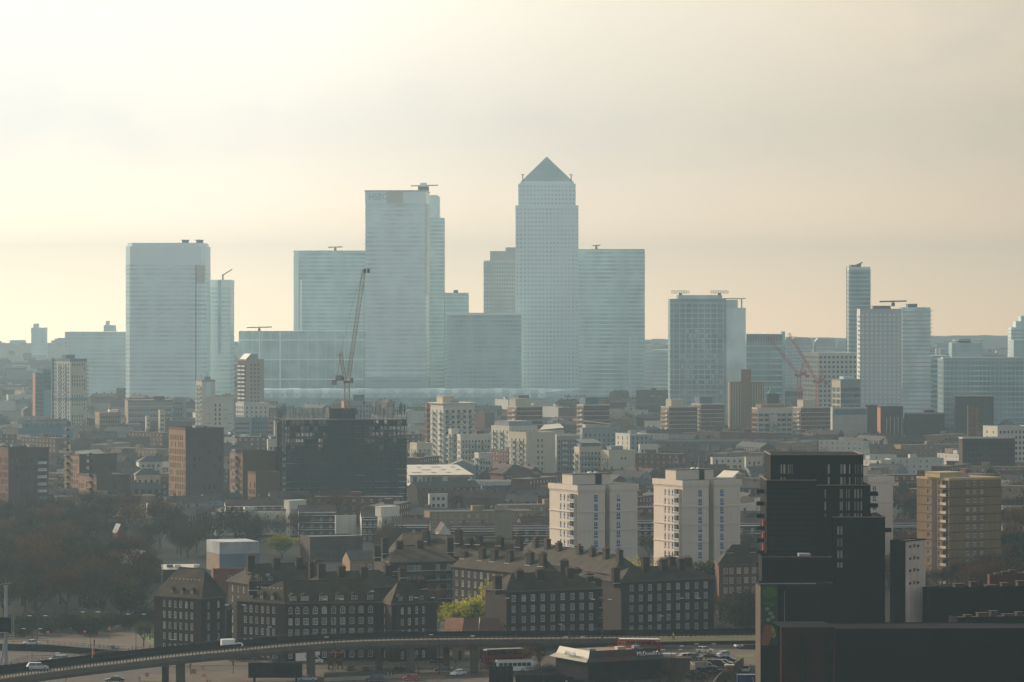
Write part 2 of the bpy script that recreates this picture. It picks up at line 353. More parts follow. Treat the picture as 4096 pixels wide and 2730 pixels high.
def hill(x0, x1, Y, pts, dep):      # ridge whose crest rises and falls
    mb = MB(); n = 60
    def hz_(x):
        for (a, ha), (b_, hb) in zip(pts, pts[1:]):
            if a <= x <= b_: t = (x-a)/(b_-a); t = t*t*(3-2*t); return ha + (hb-ha)*t
        return 0
    r = []
    for i in range(n+1):
        px = x0 + (x1-x0)*i/n; X = GX(px, Y); h = max(0, hz_(px)) + random.uniform(-1.2, 1.2)
        r.append([(X, Y-dep, -1), (X, Y-dep*.4, h*.7), (X, Y, h), (X, Y+dep, -1)])
    for a, b_ in zip(r, r[1:]):
        for j in range(3): mb.quad([a[j], b_[j], b_[j+1], a[j+1]], HILL)
    return structure(mb.obj('hills', smooth=True))
hill(-500, 1900, 7000, [(-500,20),(0,25),(120,24),(330,17),(600,16),(1300,14),(1900,0)], 900)
hill(2300, 4700, 8900, [(2300,0),(2600,18),(3000,26),(3400,22),(3900,28),(4300,24),(4700,20)], 900)

# ------------------------------------------------------------------ far towers
STEEL = mat('hazed_steel_cladding', (0.82, 0.93, 0.92), 0.42, .05, .02, metal=.4); FGL = mat('hazed_curtain_glass', (0.62, 0.76, 0.77), 0.3, .25, .05, metal=.4)  # far tower tones paled and blued to stand in for thicker haze
FGL2 = mat('hazed_green_glass', (0.49, 0.63, 0.63), 0.3, .15, .02, metal=.4); CONC = mat('far_concrete', (0.54, 0.55, 0.52), 0.8, .1, .02)
DGL = mat('hazed_dark_glass', (0.42, 0.55, 0.57), 0.28, .3, .06, metal=.4); DGL2 = mat('smoky_far_glass', (0.27, 0.35, 0.37), 0.3, .3, .05, metal=.3); PALE = mat('far_pale_stone', (0.66, 0.62, 0.54), 0.8, .08, .02)
def ring_poly(W_, D_, c=0.0, o=0.0):
    if c <= 0: return [(-o,-o),(W_+o,-o),(W_+o,D_+o),(-o,D_+o)]
    return [(c,-o),(W_-c,-o),(W_+o,c),(W_+o,D_-c),(W_-c,D_+o),(c,D_+o),(-o,D_-c),(-o,c)]
def banded(b, z0, z1, fh, frac, mg, ms, c=0.0, W_=None, D_=None, name='floor_band', roof=None, x0=0.0):
    W_ = W_ or b.W; D_ = D_ or b.D
    mb = MB(); mb.prism([(x+x0, y) for x, y in ring_poly(W_, D_, c)], z0, z1, mg, roof or ms); b.part('curtain_wall', mb)
    rb = MB(); rb.prism([(x+x0, y) for x, y in ring_poly(W_, D_, c, .35)], 0, fh*frac, ms); me = rb.mesh(name)
    z = z0 + fh * (1-frac)
    while z + fh*frac <= z1 + .01: link(name, me, b.root, (0,0,z)); z += fh
def fins(b, n, z0, z1, m, w=.5, d=.5, x0=0.0, x1=None, name='mullion'):
    x1 = x1 if x1 is not None else b.W; mb = MB(); mb.box(-w/2, w/2, -d, -.02, 0, z1-z0, m); me = mb.mesh(name)
    for i in range(n): link(name, me, b.root, (x0+(x1-x0)*(i+.5)/n, 0, z0))
def roof_crane(b, x, z, L_, m=None):      # window cleaning cradle rig on the roof
    m = m or GREYF; mb = MB(); mb.box(x-1.2, x+1.2, 6, 9, z, z+2.6, m); mb.bar((x-L_*.5,7.5,z+3.4),(x+L_*.5,7.5,z+3.9),.55,m); mb.bar((x,7.5,z+2.6),(x,7.5,z+3.6),.7,m); b.part('roof_crane', mb)
def T(label, xl, xr, ytop, Y, depth=45, ang=0.0, name='office_tower', cat='tower', group=None): return B(name, label, cat, None, xl, xr, Y, ytop, ang, depth, group=group)
# ghosts on the horizon
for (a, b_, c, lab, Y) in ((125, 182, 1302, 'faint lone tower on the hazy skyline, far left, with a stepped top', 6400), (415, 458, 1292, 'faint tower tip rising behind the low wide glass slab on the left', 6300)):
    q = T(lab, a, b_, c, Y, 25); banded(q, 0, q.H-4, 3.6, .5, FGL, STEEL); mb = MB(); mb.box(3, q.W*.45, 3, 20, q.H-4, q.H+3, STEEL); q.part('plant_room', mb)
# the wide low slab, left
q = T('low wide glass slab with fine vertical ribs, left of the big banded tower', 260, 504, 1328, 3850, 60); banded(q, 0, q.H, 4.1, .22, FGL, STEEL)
fins(q, 12, 8, q.H-1, STEEL, .7, .6, 2, q.W*.28); fins(q, 18, 8, q.H-1, STEEL, .35, .5, q.W*.3, q.W)
# big banded tower with cut corners
q = T('broad banded tower with cut corners and a plain crown, leftmost of the giant towers', 502, 822, 972, 3560, 62)
c1 = q.z(1060); banded(q, 0, c1, 4.15, .46, FGL, STEEL, 4.0); mb = MB(); mb.prism(ring_poly(q.W, q.D, 4.2, .1), c1, q.z(985), STEEL); mb.prism([(x*.96+q.W*.02, y*.96+1) for x, y in ring_poly(q.W, q.D, 5)], q.z(985), q.z(972), STEEL); q.part('crown', mb)
mb = MB(); mb.box(q.W*.88, q.W*.99, -.5, .2, q.z(1130), q.z(1062), PALE); q.part('blank_panel', mb)
mb = MB(); mb.box(q.W*.875, q.W*.885, -.75, -.4, 3, c1, GREYF); q.part('grey_strip', mb)  # narrow grey bar standing proud of the floor bands
for px in (738, 795): mb = MB(); x = q.lx(px); mb.box(x-3, x+3, 8, 14, q.H, q.H+2.2, GREYF); mb.box(x-3.8, x+3.8, 9, 11, q.H+2.2, q.H+3, GREYF); q.part('roof_crane', mb)
# its neighbour
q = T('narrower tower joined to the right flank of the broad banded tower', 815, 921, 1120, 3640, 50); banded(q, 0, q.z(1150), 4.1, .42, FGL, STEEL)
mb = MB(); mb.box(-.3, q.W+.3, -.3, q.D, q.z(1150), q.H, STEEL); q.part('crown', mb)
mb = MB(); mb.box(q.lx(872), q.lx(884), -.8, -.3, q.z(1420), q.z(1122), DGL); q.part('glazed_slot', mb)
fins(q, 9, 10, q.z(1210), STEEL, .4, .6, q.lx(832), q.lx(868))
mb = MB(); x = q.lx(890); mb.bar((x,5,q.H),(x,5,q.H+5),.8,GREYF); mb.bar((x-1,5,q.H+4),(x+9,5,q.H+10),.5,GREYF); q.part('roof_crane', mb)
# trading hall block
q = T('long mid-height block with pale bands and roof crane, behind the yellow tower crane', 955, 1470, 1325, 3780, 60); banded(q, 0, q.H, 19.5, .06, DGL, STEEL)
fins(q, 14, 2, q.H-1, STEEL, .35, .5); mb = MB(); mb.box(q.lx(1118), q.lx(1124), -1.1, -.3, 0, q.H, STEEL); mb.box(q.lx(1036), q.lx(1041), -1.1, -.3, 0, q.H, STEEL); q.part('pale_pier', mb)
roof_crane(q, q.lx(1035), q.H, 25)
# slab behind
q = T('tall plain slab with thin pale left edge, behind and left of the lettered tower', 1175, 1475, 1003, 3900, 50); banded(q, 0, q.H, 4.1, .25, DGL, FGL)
mb = MB(); mb.box(q.lx(1200), q.lx(1208), -.8, -.3, 0, q.z(1120), STEEL); q.part('pale_pier', mb); mb = MB(); mb.box(0, 5, -.6, -.36, 0, q.H, STEEL); q.part('edge_strip', mb)
roof_crane(q, q.lx(1340), q.H, 15)
# tower with lettering
q = T('tall banded tower with bank lettering on its crown and a rig on its roof', 1462, 1702, 762, 3600, 56, -2.0)
zc = q.z(815); banded(q, 0, zc, 4.2, .45, FGL, STEEL, 0, q.W, q.D)
mb = MB(); mb.box(-.4, q.W+.4, -.4, q.D+.4, zc, q.H-1.2, STEEL); mb.box(-.9, q.W+.9, -.9, q.D+.9, q.H-1.2, q.H, CONC); q.part('crown', mb)
mb = MB(); mb.box(q.lx(1546), q.lx(1612), -.75, -.42, q.z(812), q.z(768), PALE); q.part('blank_panel', mb)
mb = MB(); mb.box(q.W+.36, q.W+.9, 0, q.D, q.z(1180), zc, PALE); q.part('side_cladding', mb)
mb = MB(); x = q.lx(1690); mb.box(x-5, x+5, 12, 22, q.H, q.H+4, GREYF); mb.box(x-3, x+3, 13, 20, q.H+4, q.H+7.5, STEEL); mb.bar((x-12,15,q.H+4.5),(x+14,15,q.H+5.2),.5,GREYF); q.part('roof_crane', mb)
def text(s, parent, size, loc, m, ext=.1, name='lettering', sx=1.0, rot=(math.pi/2,0,0)):
    c = bpy.data.curves.new(name, 'FONT'); c.body = s; c.size = size; c.extrude = ext; c.materials.append(m)
    tmp = bpy.data.objects.new('tmp', c); me = bpy.data.meshes.new_from_object(tmp); bpy.data.objects.remove(tmp)
    o = link(name, me, parent); o.location = loc; o.rotation_euler = rot; o.scale = (sx, 1, 1); return o
text('HSBC', q.root, 8.6, (q.lx(1474), -.75, q.z(800)), DGL, .3, sx=.86)
mb = MB(); mb.box(0, q.W*1.07, -12, -.5, 0, q.z(1506), FGL2); mb.box(q.W*.12, q.W*.95, -12.3, -12.02, q.z(1527), q.z(1521), DGL); q.part('podium', mb)
# stepped tower behind
q = T('stepped dark glass tower peeping out from behind the right flank of the lettered tower', 1690, 1776, 872, 3900, 50); banded(q, 0, q.H, 4.1, .3, DGL, FGL)
mb = MB(); mb.box(0, q.lx(1757), 3, 45, q.H, q.z(786), FGL); mb.box(0, q.lx(1750), 4, 44, q.z(786), q.z(780), STEEL); q.part('upper_storeys', mb)
q = T('short square block in the gap right of the stepped tower', 1770, 1873, 1172, 3980, 50); banded(q, 0, q.H, 4.1, .3, DGL, FGL); mb = MB(); mb.box(q.W*.42, q.W*.6, 10, 16, q.H, q.H+3, GREYF); q.part('plant_room', mb)
# stepped stone-coloured block left of the pyramid tower
q = T('stepped stone block with window grid, left of the pyramid topped tower', 1935, 2075, 1043, 3860, 50)
banded(q, 0, q.H, 4.1, .4, FGL, CONC); fins(q, 14, 1, q.H-1, CONC, .9, .5)
mb = MB(); mb.box(q.lx(1960), q.W, 2, 48, q.H, q.z(1005), CONC); mb.box(q.lx(2022), q.W, 6, 44, q.z(1005), q.z(990), CONC); q.part('upper_storeys', mb)
q = T('wide low office block with ribbed floors, between lettered tower and pyramid tower', 1790, 2085, 1250, 3560, 60); banded(q, 0, q.z(1262), 4.0, .42, DGL, FGL2); fins(q, 16, 1, q.z(1262), FGL2, .5, .5)
mb = MB(); mb.box(-1, q.W+1, -1.2, q.D, q.z(1262), q.z(1252), STEEL); q.part('roof', mb)
# pyramid tower
q = T('tallest tower, square with stepped crown and steel pyramid roof', 2062, 2314, 822, 3640, 60)
ch = 7.0
def pyr_tower(q):
    Wd, Dp = q.W, q.D
    def level(ins, za, zb, fh, nc):
        mb = MB(); x0, x1, y0, y1 = ins, Wd-ins, ins, Dp-ins
        segs = [((x0+ch,y0),(x1-ch,y0),nc), ((x0+1.8,y0+3.2),(x0+1.8,y0),0)]
        pl = [(x0+ch,y0),(x1-ch,y0),(x1-ch,y0+3),(x1,y0+3),(x1,y1),(x0,y1),(x0,y0+3),(x0+ch,y0+3)]
        nr = int((zb-za)/fh)
        for i, (p, r) in enumerate(zip(pl, pl[1:]+pl[:1])):
            Ln = math.hypot(r[0]-p[0], r[1]-p[1])
            if i == 0: facade(q, mb, p, r, za, zb, grid(Ln, za, zb, nc, nr, Ln/nc*.52, fh*.48, .3, fh*.25, fh), STEEL, 'far', .4)
            elif i in (2, 6): facade(q, mb, p, r, za, zb, grid(Ln, za, zb, 2, nr, Ln/2*.5, fh*.48, .2, fh*.25, fh), STEEL, 'far', .4)
            else: facade(q, mb, p, r, za, zb, [], STEEL)
        mb.quad([(p[0],p[1],zb) for p in pl], STEEL); return mb
    a = level(0, 0, q.H, 4.05, 13); b_ = level(2.6, q.H, q.z(735), 4.05, 12)
    q.part('lower_wall', a); q.part('upper_wall', b_)
    zt = q.z(735); mb = MB(); mb.prism([(4.6,4.6),(Wd-4.6,4.6),(Wd-4.6,Dp-4.6),(4.6,Dp-4.6)], zt, zt+2.4, STEEL); q.part('cornice', mb)
    mb = MB(); za = zt+2.4; ap = (Wd/2, Dp/2, q.z(622)); cc = [(5.5,5.5,za),(Wd-5.5,5.5,za),(Wd-5.5,Dp-5.5,za),(5.5,Dp-5.5,za)]
    for k in range(4): mb.quad([cc[k], cc[(k+1)%4], ap], FGL2)
    q.part('pyramid_roof', mb)
    for x in (7.0, Wd-7.0): mb = MB(); mb.bar((x,5,zt),(x,5,zt+9),.5,GREYF); mb.bar((x-1.5,5,zt+9),(x+1.5,5,zt+8.4),.4,GREYF); q.part('roof_crane', mb)
    q.finish(300)
pyr_tower(q)
q = T('plain wide dark slab joined to the right of the pyramid tower', 2300, 2579, 997, 3820, 50); banded(q, 0, q.H, 4.1, .3, DGL, FGL); roof_crane(q, q.lx(2386), q.H, 8)
q = T('pale thin chimney shaft in front of the plain wide dark slab', 2517, 2526, 1342, 3500, 2.4, name='chimney_shaft', cat='chimney'); mb = MB(); mb.box(0, q.W, 0, q.D, 0, q.H, WHITE); q.part('shaft', mb); mb = MB(); mb.box(-.2, q.W+.2, -.2, q.D+.2, q.H-1, q.H+.3, CONC); q.part('cap', mb)
q = T('low stepped blocks between the dark slab and the tower with twin roof rigs', 2500, 2690, 1400, 3900, 60); banded(q, 0, q.H, 4, .4, FGL, CONC); mb = MB(); mb.box(q.lx(2565), q.lx(2610), 2, 30, q.H, q.z(1380), CONC); q.part('upper_storeys', mb)
# glass tower with two roof rigs
q = T('broad dark glass tower with two roof rigs and an open corner roof frame', 2681, 2905, 1196, 2900, 40); RZ = q
banded(q, 0, q.H, 3.9, .2, DGL2, DGL); fins(q, 9, 2, q.z(1215), DGL, .7, .5)
mb = MB(); mb.box(q.lx(2712), q.lx(2890), 4, 34, q.H, q.z(1181), DGL); q.part('plant_room', mb)
mb = MB(); mb.box(q.W+.02, q.lx(2984), 3, 36, 0, q.z(1232), FGL); mb.box(q.W+.02, q.lx(2952), 3, 30, q.z(1232), q.z(1200), FGL2); q.part('glass_wing', mb)
mb = MB(); mb.box(q.W*.98, q.lx(2984), 2, 34, q.z(1197), q.z(1193), CONC); mb.bar((q.lx(2968),4,q.z(1232)),(q.lx(2968),4,q.z(1197)),.5,CONC); q.part('roof_canopy', mb)
me_ = None
for px in (2724, 2881):
    mb = MB(); x = q.lx(px); z = q.z(1181); mb.box(x-1.1, x+1.1, 9, 12, z, z+1.4, GREYF); mb.box(x-6.8, x+6.8, 8.5, 12.5, z+1.4, z+1.8, GREYF); mb.box(x-6.8, x+6.8, 8.5, 12.5, z+3, z+3.4, GREYF)
    for k in range(8): xx = x-6.6+k*1.88; mb.bar((xx,8.6,z+1.8),(xx,8.6,z+3),.2,GREYF)
    q.part('roof_crane', mb)
rr = random.Random(5)
mb = MB(); mb.box(0, 2.2, -.75, -.36, 0, 3.1, DGL); me_ = mb.mesh('balcony_screen')
for k in range(34): link('balcony_screen', me_, q.root, (rr.uniform(6, q.W-4), 0, 20 + 3.9*rr.randrange(1, 14)))
# block with louvred top
q = T('mid-height block with upright louvres along its top and a dark fin at its right end', 2985, 3128, 1337, 3000, 40); zl = q.z(1368); banded(q, 0, zl, 4.6, .25, DGL2, DGL)
mb = MB(); mb.box(0, q.W, 0, q.D, zl+.02, q.H, CONC); q.part('plant_storey', mb); fins(q, 22, zl+.3, q.H-.3, GREYF, .5, .4); mb = MB(); mb.box(q.W+.02, q.W+2.4, -.5, 14, 0, q.z(1327), DGL); q.part('fin', mb)
for a, b_, c, lab in ((3140, 3166, 1352, 'hazy round shouldered tower half hidden behind the block with the dark fin'), (3165, 3248, 1350, 'hazy round shouldered residential tower, the wider of the pair'), (3261, 3342, 1354, 'hazy round shouldered residential tower standing apart on the right of the pair')):
    q = T(lab, a, b_, c, 3900, 20, name='residential_tower'); w = q.W; h = q.H; mb = MB(); pl = [(0,0),(w,0),(w,h*.9),(w*.9,h*.985),(w*.8,h),(w*.15,h),(w*.04,h*.96),(0,h*.9)]
    mb.quad([(x,0,z) for x, z in pl], CONC); mb.quad([(x,20,z) for x, z in reversed(pl)], CONC)
    for (x0,z0),(x1,z1) in zip(pl, pl[1:]+pl[:1]): mb.quad([(x0,0,z0),(x0,20,z0),(x1,20,z1),(x1,0,z1)], CONC)
    q.part('wall', mb); rb = MB(); rb.box(1, w-1, -.5, -.02, 0, 1.3, FGL); me_ = rb.mesh('window_strip')
    for k in range(12): link('window_strip', me_, q.root, (0,0,h*.88-3-k*3.4))
# slim tower with lattice edge
q = T('slim dark glass tower, tallest on the right, with an open lattice down its left edge', 3386, 3482, 1070, 3000, 24)
banded(q, 0, q.z(1080), 3.4, .22, DGL2, DGL, W_=q.W*.86, x0=q.W*.14)
mb = MB(); mb.box(q.W*.14, q.W, .5, 23, q.z(1080), q.z(1068), FGL); mb.box(q.W*.2, q.W*.62, 4, 20, q.z(1068), q.z(1060), GREYF); q.part('crown', mb); fins(q, 8, q.z(1085), q.z(1068), CONC, .3, .5, q.W*.14, q.W)
mb = MB()
for x in (0.2, q.W*.12): mb.bar((x,1,0),(x,1,q.z(1070)),.25,GREYF)
for k in range(int(q.z(1075)/3.4)): mb.bar((.2,1,k*3.4+2),(q.W*.13,1,k*3.4+2),.14,GREYF); 
mb.box(0, q.W*.14, .6, 1.4, q.z(1070), q.z(1068), GREYF); q.part('edge_lattice', mb)
mb = MB(); x = q.W*.55; mb.box(x-2, x+2, 6, 8, q.z(1060), q.z(1056), GREYF); mb.bar((x,7,q.z(1056)),(x+3,7,q.z(1050)),.4,GREYF); q.part('roof_crane', mb)
# pair of joined residential blocks
q = T('pale gridded tower with left edge balconies, in front of the slim glass tower', 3440, 3607, 1236, 2750, 25, name='residential_tower'); zz = q.H
mb = MB(); nr = int(zz/3.3); rc = grid(q.W, 0, zz, 9, nr, 2.2, 1.9, .5, .8, 3.3); facade(q, mb, (0,0), (q.W,0), 0, zz, rc, CONC, 'far', .35); mb.quad([(0,0,0),(0,0,zz),(0,25,zz),(0,25,0)], CONC); mb.quad([(q.W,0,0),(q.W,25,0),(q.W,25,zz),(q.W,0,zz)], CONC); mb.quad([(0,0,zz),(q.W,0,zz),(q.W,25,zz),(0,25,zz)], CONC); q.part('wall', mb); q.finish()
mb = MB(); mb.box(-1.6, -.05, 0, 4, 0, .9, WHITE); me_ = mb.mesh('balcony')
for k in range(3, nr): link('balcony', me_, q.root, (0,1,k*3.3))
mb = MB(); mb.box(q.W*.33, q.W*.75, 4, 18, zz, zz+2.2, GREYF); q.part('plant_room', mb)
q = T('blue grey residential tower with serrated right edge, joined to the pale gridded tower', 3609, 3722, 1226, 2800, 25, name='residential_tower'); banded(q, 0, q.H-.8, 3.1, .25, FGL, CONC)
mb = MB(); mb.box(q.W+.36, q.W+1.7, 1, 8, 0, .5, WHITE); me_ = mb.mesh('balcony')
for k in range(1, int(q.H/3.1)): link('balcony', me_, q.root, (0,0,k*3.1+.3))
mb = MB(); mb.box(q.W*.22, q.W*.55, 4, 18, q.H-.78, q.z(1216), GREYF); q.part('plant_room', mb); roof_crane(q, -6, q.H, 20)
# long blocks, right
q = T('long office block with square window grid, under the pale gridded tower', 3272, 3448, 1411, 2850, 40, 12, 'office_block', 'building'); mb = MB(); nr = int(q.H/3.6); facade(q, mb, (0,0), (q.W,0), 0, q.H, grid(q.W, 0, q.H, 10, nr, 1.9, 1.9, .5, .9, 3.6), CONC, 'mid', .3)
facade(q, mb, (0,q.D), (0,0), 0, q.H, grid(q.D, 0, q.H, 10, nr, 2.0, 1.9, .5, .9, 3.6), PALE, 'mid', .3); mb.quad([(0,0,q.H),(q.W,0,q.H),(q.W,q.D,q.H),(0,q.D,q.H)], CONC); q.part('wall', mb); q.finish()
q = T('very long flat office range running to the right behind the brick towers, left half', 3430, 3800, 1424, 2950, 40, 0, 'office_block', 'building'); banded(q, 0, q.H, 3.9, .35, DGL2, DGL); fins(q, 26, 1, q.H-1, DGL, .4, .5)
q = T('very long flat office range running to the right, right half with pale roof rim', 3775, 4200, 1430, 2850, 40, 0, 'office_block', 'building'); banded(q, 0, q.H-1, 3.9, .3, DGL2, DGL); fins(q, 26, 1, q.H-1, DGL, .4, .5); mb = MB(); mb.box(-1, q.W, -1.5, 10, q.H-1, q.H, CONC); q.part('roof', mb)
q = T('small square block under a flat projecting roof plate, beyond the long range', 3808, 3925, 1372, 3400, 25, 0, 'office_block', 'building'); banded(q, 0, q.H, 3.6, .3, DGL, FGL2); mb = MB(); mb.box(q.W*.1, q.W*1.07, -2, 20, q.z(1364), q.z(1361), CONC); mb.box(q.W*.25, q.W*.65, 2, 14, q.H+.02, q.z(1358), GREYF); mb.bar((q.W*1.02,0,0),(q.W*1.02,0,q.z(1364)),.4,CONC); q.part('roof_canopy', mb)
q = T('hazy curved top tower cut by the right edge of the picture', 4045, 4180, 1310, 3700, 25, 0, 'residential_tower'); banded(q, 0, q.H, 3.6, .3, FGL, CONC); mb = MB(); mb.box(q.W*.14, q.W, 1, 24, q.H, q.z(1285), FGL); mb.box(q.W*.3, q.W, 3, 22, q.z(1285), q.z(1264), FGL); q.part('upper_storeys', mb)
q = T('short dark block at the right edge in front of the curved top tower', 4055, 4180, 1361, 3000, 25, 0, 'office_block', 'building'); banded(q, 0, q.H, 3.6, .3, DGL, FGL2); fins(q, 8, 1, q.H-1, CONC, .4, .5)
# timber lattice roofed station (long pale roof)
q = B('station', 'long white latticed glass roof at the foot of the giant towers', 'station', None, 1000, 2325, 3440, None, 0, 30, ztop=GZ(1556, 3440))
mb = MB(); mb.box(0, q.W, 2, 28, 0, q.z(1592), DGL); q.part('wall', mb)
mb = MB(); nseg = 46; z0 = q.z(1594)
for i in range(nseg):
    xa, xb = q.W*i/nseg, q.W*(i+1)/nseg; zt = q.H + 1.0*math.sin(i*1.3)*.2; zt2 = q.H + 1.0*math.sin((i+1)*1.3)*.2
    if i > nseg-6: k = (nseg-i)/6; k2 = (nseg-i-1)/6; zt = q.H; zt2 = q.H
    else: k = k2 = 1
    for (ya, za), (yb, zb) in zip([(0,0),(1.5,.55),(6,.9),(14,1)], [(1.5,.55),(6,.9),(14,1),(24,.9)]):
        f0 = lambda s, zt_, k_: z0 + (zt_-z0)*(s if k_ >= 1 else 1-(1-s)*k_)
        mb.quad([(xa,ya,f0(za,zt,k)),(xb,ya,f0(za,zt2,k2)),(xb,yb,f0(zb,zt2,k2)),(xa,yb,f0(zb,zt,k))], FGL2 if (i%2) else FGL)
q.part('roof', mb)
lb = MB(); w = q.W/nseg; lb.bar((0,-.4,z0),(w,.6,z0+6),.28,WHITE); lb.bar((w,-.4,z0),(0,.6,z0+6),.28,WHITE); lb.bar((0,.6,z0+6),(w,5,q.H-.6),.2,STEEL); me_ = lb.mesh('roof_lattice')
for i in range(nseg-5): link('roof_lattice', me_, q.root, (w*i, -.3, 0))
# ------------------------------------------------------------------ middle distance blocks
CREAM = mat('cream_render', (0.50, 0.44, 0.34), 0.85, .08, .05, streak=.12); CREAM2 = mat('white_render', (0.54, 0.51, 0.45), 0.85, .08, .05, streak=.12)
BRN = mat('brown_brick', (0.11, 0.058, 0.035), 0.9, .15, .25, streak=.1); BRN2 = mat('dark_brown_brick', (0.06, 0.038, 0.030), 0.9, .15, .25)
REDB = mat('red_brick', (0.13, 0.055, 0.035), 0.9, .15, .25, streak=.15); TANB = mat('tan_brick', (0.26, 0.17, 0.10), 0.9, .12, .2, streak=.1)
GREYR = mat('grey_roof_felt', (0.16, 0.155, 0.15), 0.8, .2, .1); DARKR = mat('dark_roof', (0.05, 0.05, 0.052), 0.7, .25, .1)
GREYW = mat('grey_wall', (0.25, 0.26, 0.27), 0.85, .12, .05, streak=.1); BLUEW = mat('blue_grey_cladding', (0.10, 0.15, 0.20), 0.6, .1, .05)
TILE = mat('brown_roof_tile', (0.055, 0.033, 0.025), 0.85, .3, .5, bump=.3); SLATE = mat('slate_roof', (0.048, 0.043, 0.045), 0.7, .3, .5, bump=.3)
METALR = mat('pale_metal_roof', (0.62, 0.56, 0.44), 0.4, .06, .05, spec=.5); WHITER = mat('white_roof', (0.7, 0.68, 0.62), 0.5, .06, .05); BALG = glass('balcony_glass', (0.30, 0.36, 0.34), .2, .6, .2)
GREENC = mat('copper_green', (0.10, 0.26, 0.19), 0.7); ORANGEC = mat('orange_cladding', (0.40, 0.16, 0.06), 0.7, objvar=.1); REDP = mat('red_paint', (0.45, 0.03, 0.03), 0.5); YEL = mat('yellow_steel', (0.26, 0.14, 0.05), 0.6, .2, 1.0)
def block(b, mw, front=(), left=(), right=(), mroof=None, mpar=None, par=0.9, style='plain', mleft=None, z0=0.0, H=None, rev=.25, box=None, style_l=None, mright=None):
    x0, x1, y0, y1 = box or (0, b.W, 0, b.D); H = H or b.H; mb = MB(); zt = H - par
    facade(b, mb, (x0,y0), (x1,y0), z0, zt, [(r[0],r[1],r[2],r[3]) for r in front], mw, style, rev)
    facade(b, mb, (x0,y1), (x0,y0), z0, zt, [tuple(r) for r in left], mleft or mw, style_l or style, rev)
    facade(b, mb, (x1,y0), (x1,y1), z0, zt, [tuple(r) for r in right], mright or mw, style, rev)
    facade(b, mb, (x1,y1), (x0,y1), z0, zt, [], mw)
    b.part('wall', mb); flat_roof(b, x0, x1, y0, y1, H, mroof or GREYR, mpar or mw, par, .35, .06)
def hut(b, x0, x1, y0, y1, z0, z1, m, name='plant_room'):
    mb = MB(); mb.box(x0, x1, y0, y1, z0, z1, m); mb.box(x0-.15, x1+.15, y0-.15, y1+.15, z1, z1+.2, m); b.part(name, mb)
def balconies(b, us, z0, nr, fh, wd=3.0, dp=1.4, side='front', m=None, mg=None, name='balcony'):
    """slab with a glass front, one object per balcony, shared mesh"""
    mb = MB(); mb.box(-wd/2, wd/2, -dp, -.01, 0, .16, m or GREYR); mb.quad([(-wd/2,-dp,.16),(wd/2,-dp,.16),(wd/2,-dp,1.1),(-wd/2,-dp,1.1)], mg or BALG)
    mb.quad([(-wd/2,-.02,.16),(-wd/2,-dp,.16),(-wd/2,-dp,1.1),(-wd/2,-.02,1.1)], mg or BALG); mb.quad([(wd/2,-dp,.16),(wd/2,-.02,.16),(wd/2,-.02,1.1),(wd/2,-dp,1.1)], mg or BALG)
    mb.box(-wd/2, wd/2, -dp-.03, -dp+.03, 1.1, 1.16, WHITE); me = mb.mesh(name)
    for u in us:
        for j in range(nr):
            if side == 'front': link(name, me, b.root, (u, 0, z0+j*fh), 0)
            elif side == 'left': link(name, me, b.root, (0, u, z0+j*fh), -math.pi/2)
            else: link(name, me, b.root, (b.W, u, z0+j*fh), math.pi/2)
G = lambda b, side, nc, fh, w, h, m0=.8, sill=.9, z0=0.0, top=1.2, skip=(): grid(b.W if side == 'f' else b.D, z0, b.H-top, nc, int((b.H-top-z0)/fh), w, h, m0, sill, fh, skip)
BR = 'tower_block'
# --- left
q = B(BR, 'slim blue and orange clad tower block behind the pale gridded tower, far left', 'tower block', 131, 141, 176, 3000, 1493, 20); block(q, BLUEW, G(q,'f',4,3.2,1.0,1.8), G(q,'l',2,3.2,1,1.8), mleft=ORANGEC, style='mid'); q.finish()
q = B(BR, 'taller blue glazed block wedged between orange edged tower and pale gridded tower', 'tower block', None, 172, 214, 3020, 1479, 0, 16); block(q, BLUEW, G(q,'f',3,3.2,1.4,1.9), style='mid'); mb = MB(); mb.box(q.W*.1, q.W*.8, -1, -.05, 0, q.z(1560), mat('pale_blue_panel', (.25,.38,.42))); q.part('cladding_strip', mb); q.finish()
q = B(BR, 'pale gridded tower block with dark cap and dark band, left of the giant banded tower', 'tower block', 208, 281, 348, 2860, 1436, 38)
zb = q.z(1602); fh = 3.0; nr = int((q.H-1)/fh)
fr = [(u, v, a, b_) for (u, v, a, b_) in G(q,'f',6,fh,1.0,2.0,1,.6) if (int(u*7+a*3) % 5) < 3 ]; block(q, CREAM, fr, G(q,'l',7,fh,1.7,2.0,.6,.6), mroof=DARKR, mpar=BLUEW, par=2.2, style='mid', style_l='pale', mleft=CREAM2)
mb = MB(); mb.prism([(-.3,-.3),(q.W+.3,-.3),(q.W+.3,q.D+.3),(-.3,q.D+.3)], zb, zb+1.8, BLUEW); q.part('dark_band', mb)
mb = MB(); mb.box(-.8, -.05, q.D-1.6, q.D+.2, 0, q.H+.3, BLUEW); q.part('corner_fin', mb)
balconies(q, [1.6], 3, nr-1, fh, 3, 1.6, 'right'); balconies(q, [q.D*.3, q.D*.62], 3, nr-1, fh, 3.4, 1.0, 'left')
hut(q, 1, 9, 8, 14, q.H, q.z(1422), BLUEW); q.finish()
q = B('brick_mill', 'brown brick building with tall square chimney and pale roof, right of the pale gridded tower', 'building', 380, 398, 484, 2700, 1650, 15); block(q, TANB, G(q,'f',8,3.3,1.2,1.8), G(q,'l',4,3.3,1.2,1.8), mroof=WHITER, par=.5); hut(q, 8, 14, 4, 12, q.H, q.z(1642), WHITER); mb = MB(); mb.box(q.lx(442), q.lx(453), 5, 7, q.H-.6, q.z(1614), TANB); q.part('chimney', mb); q.finish()
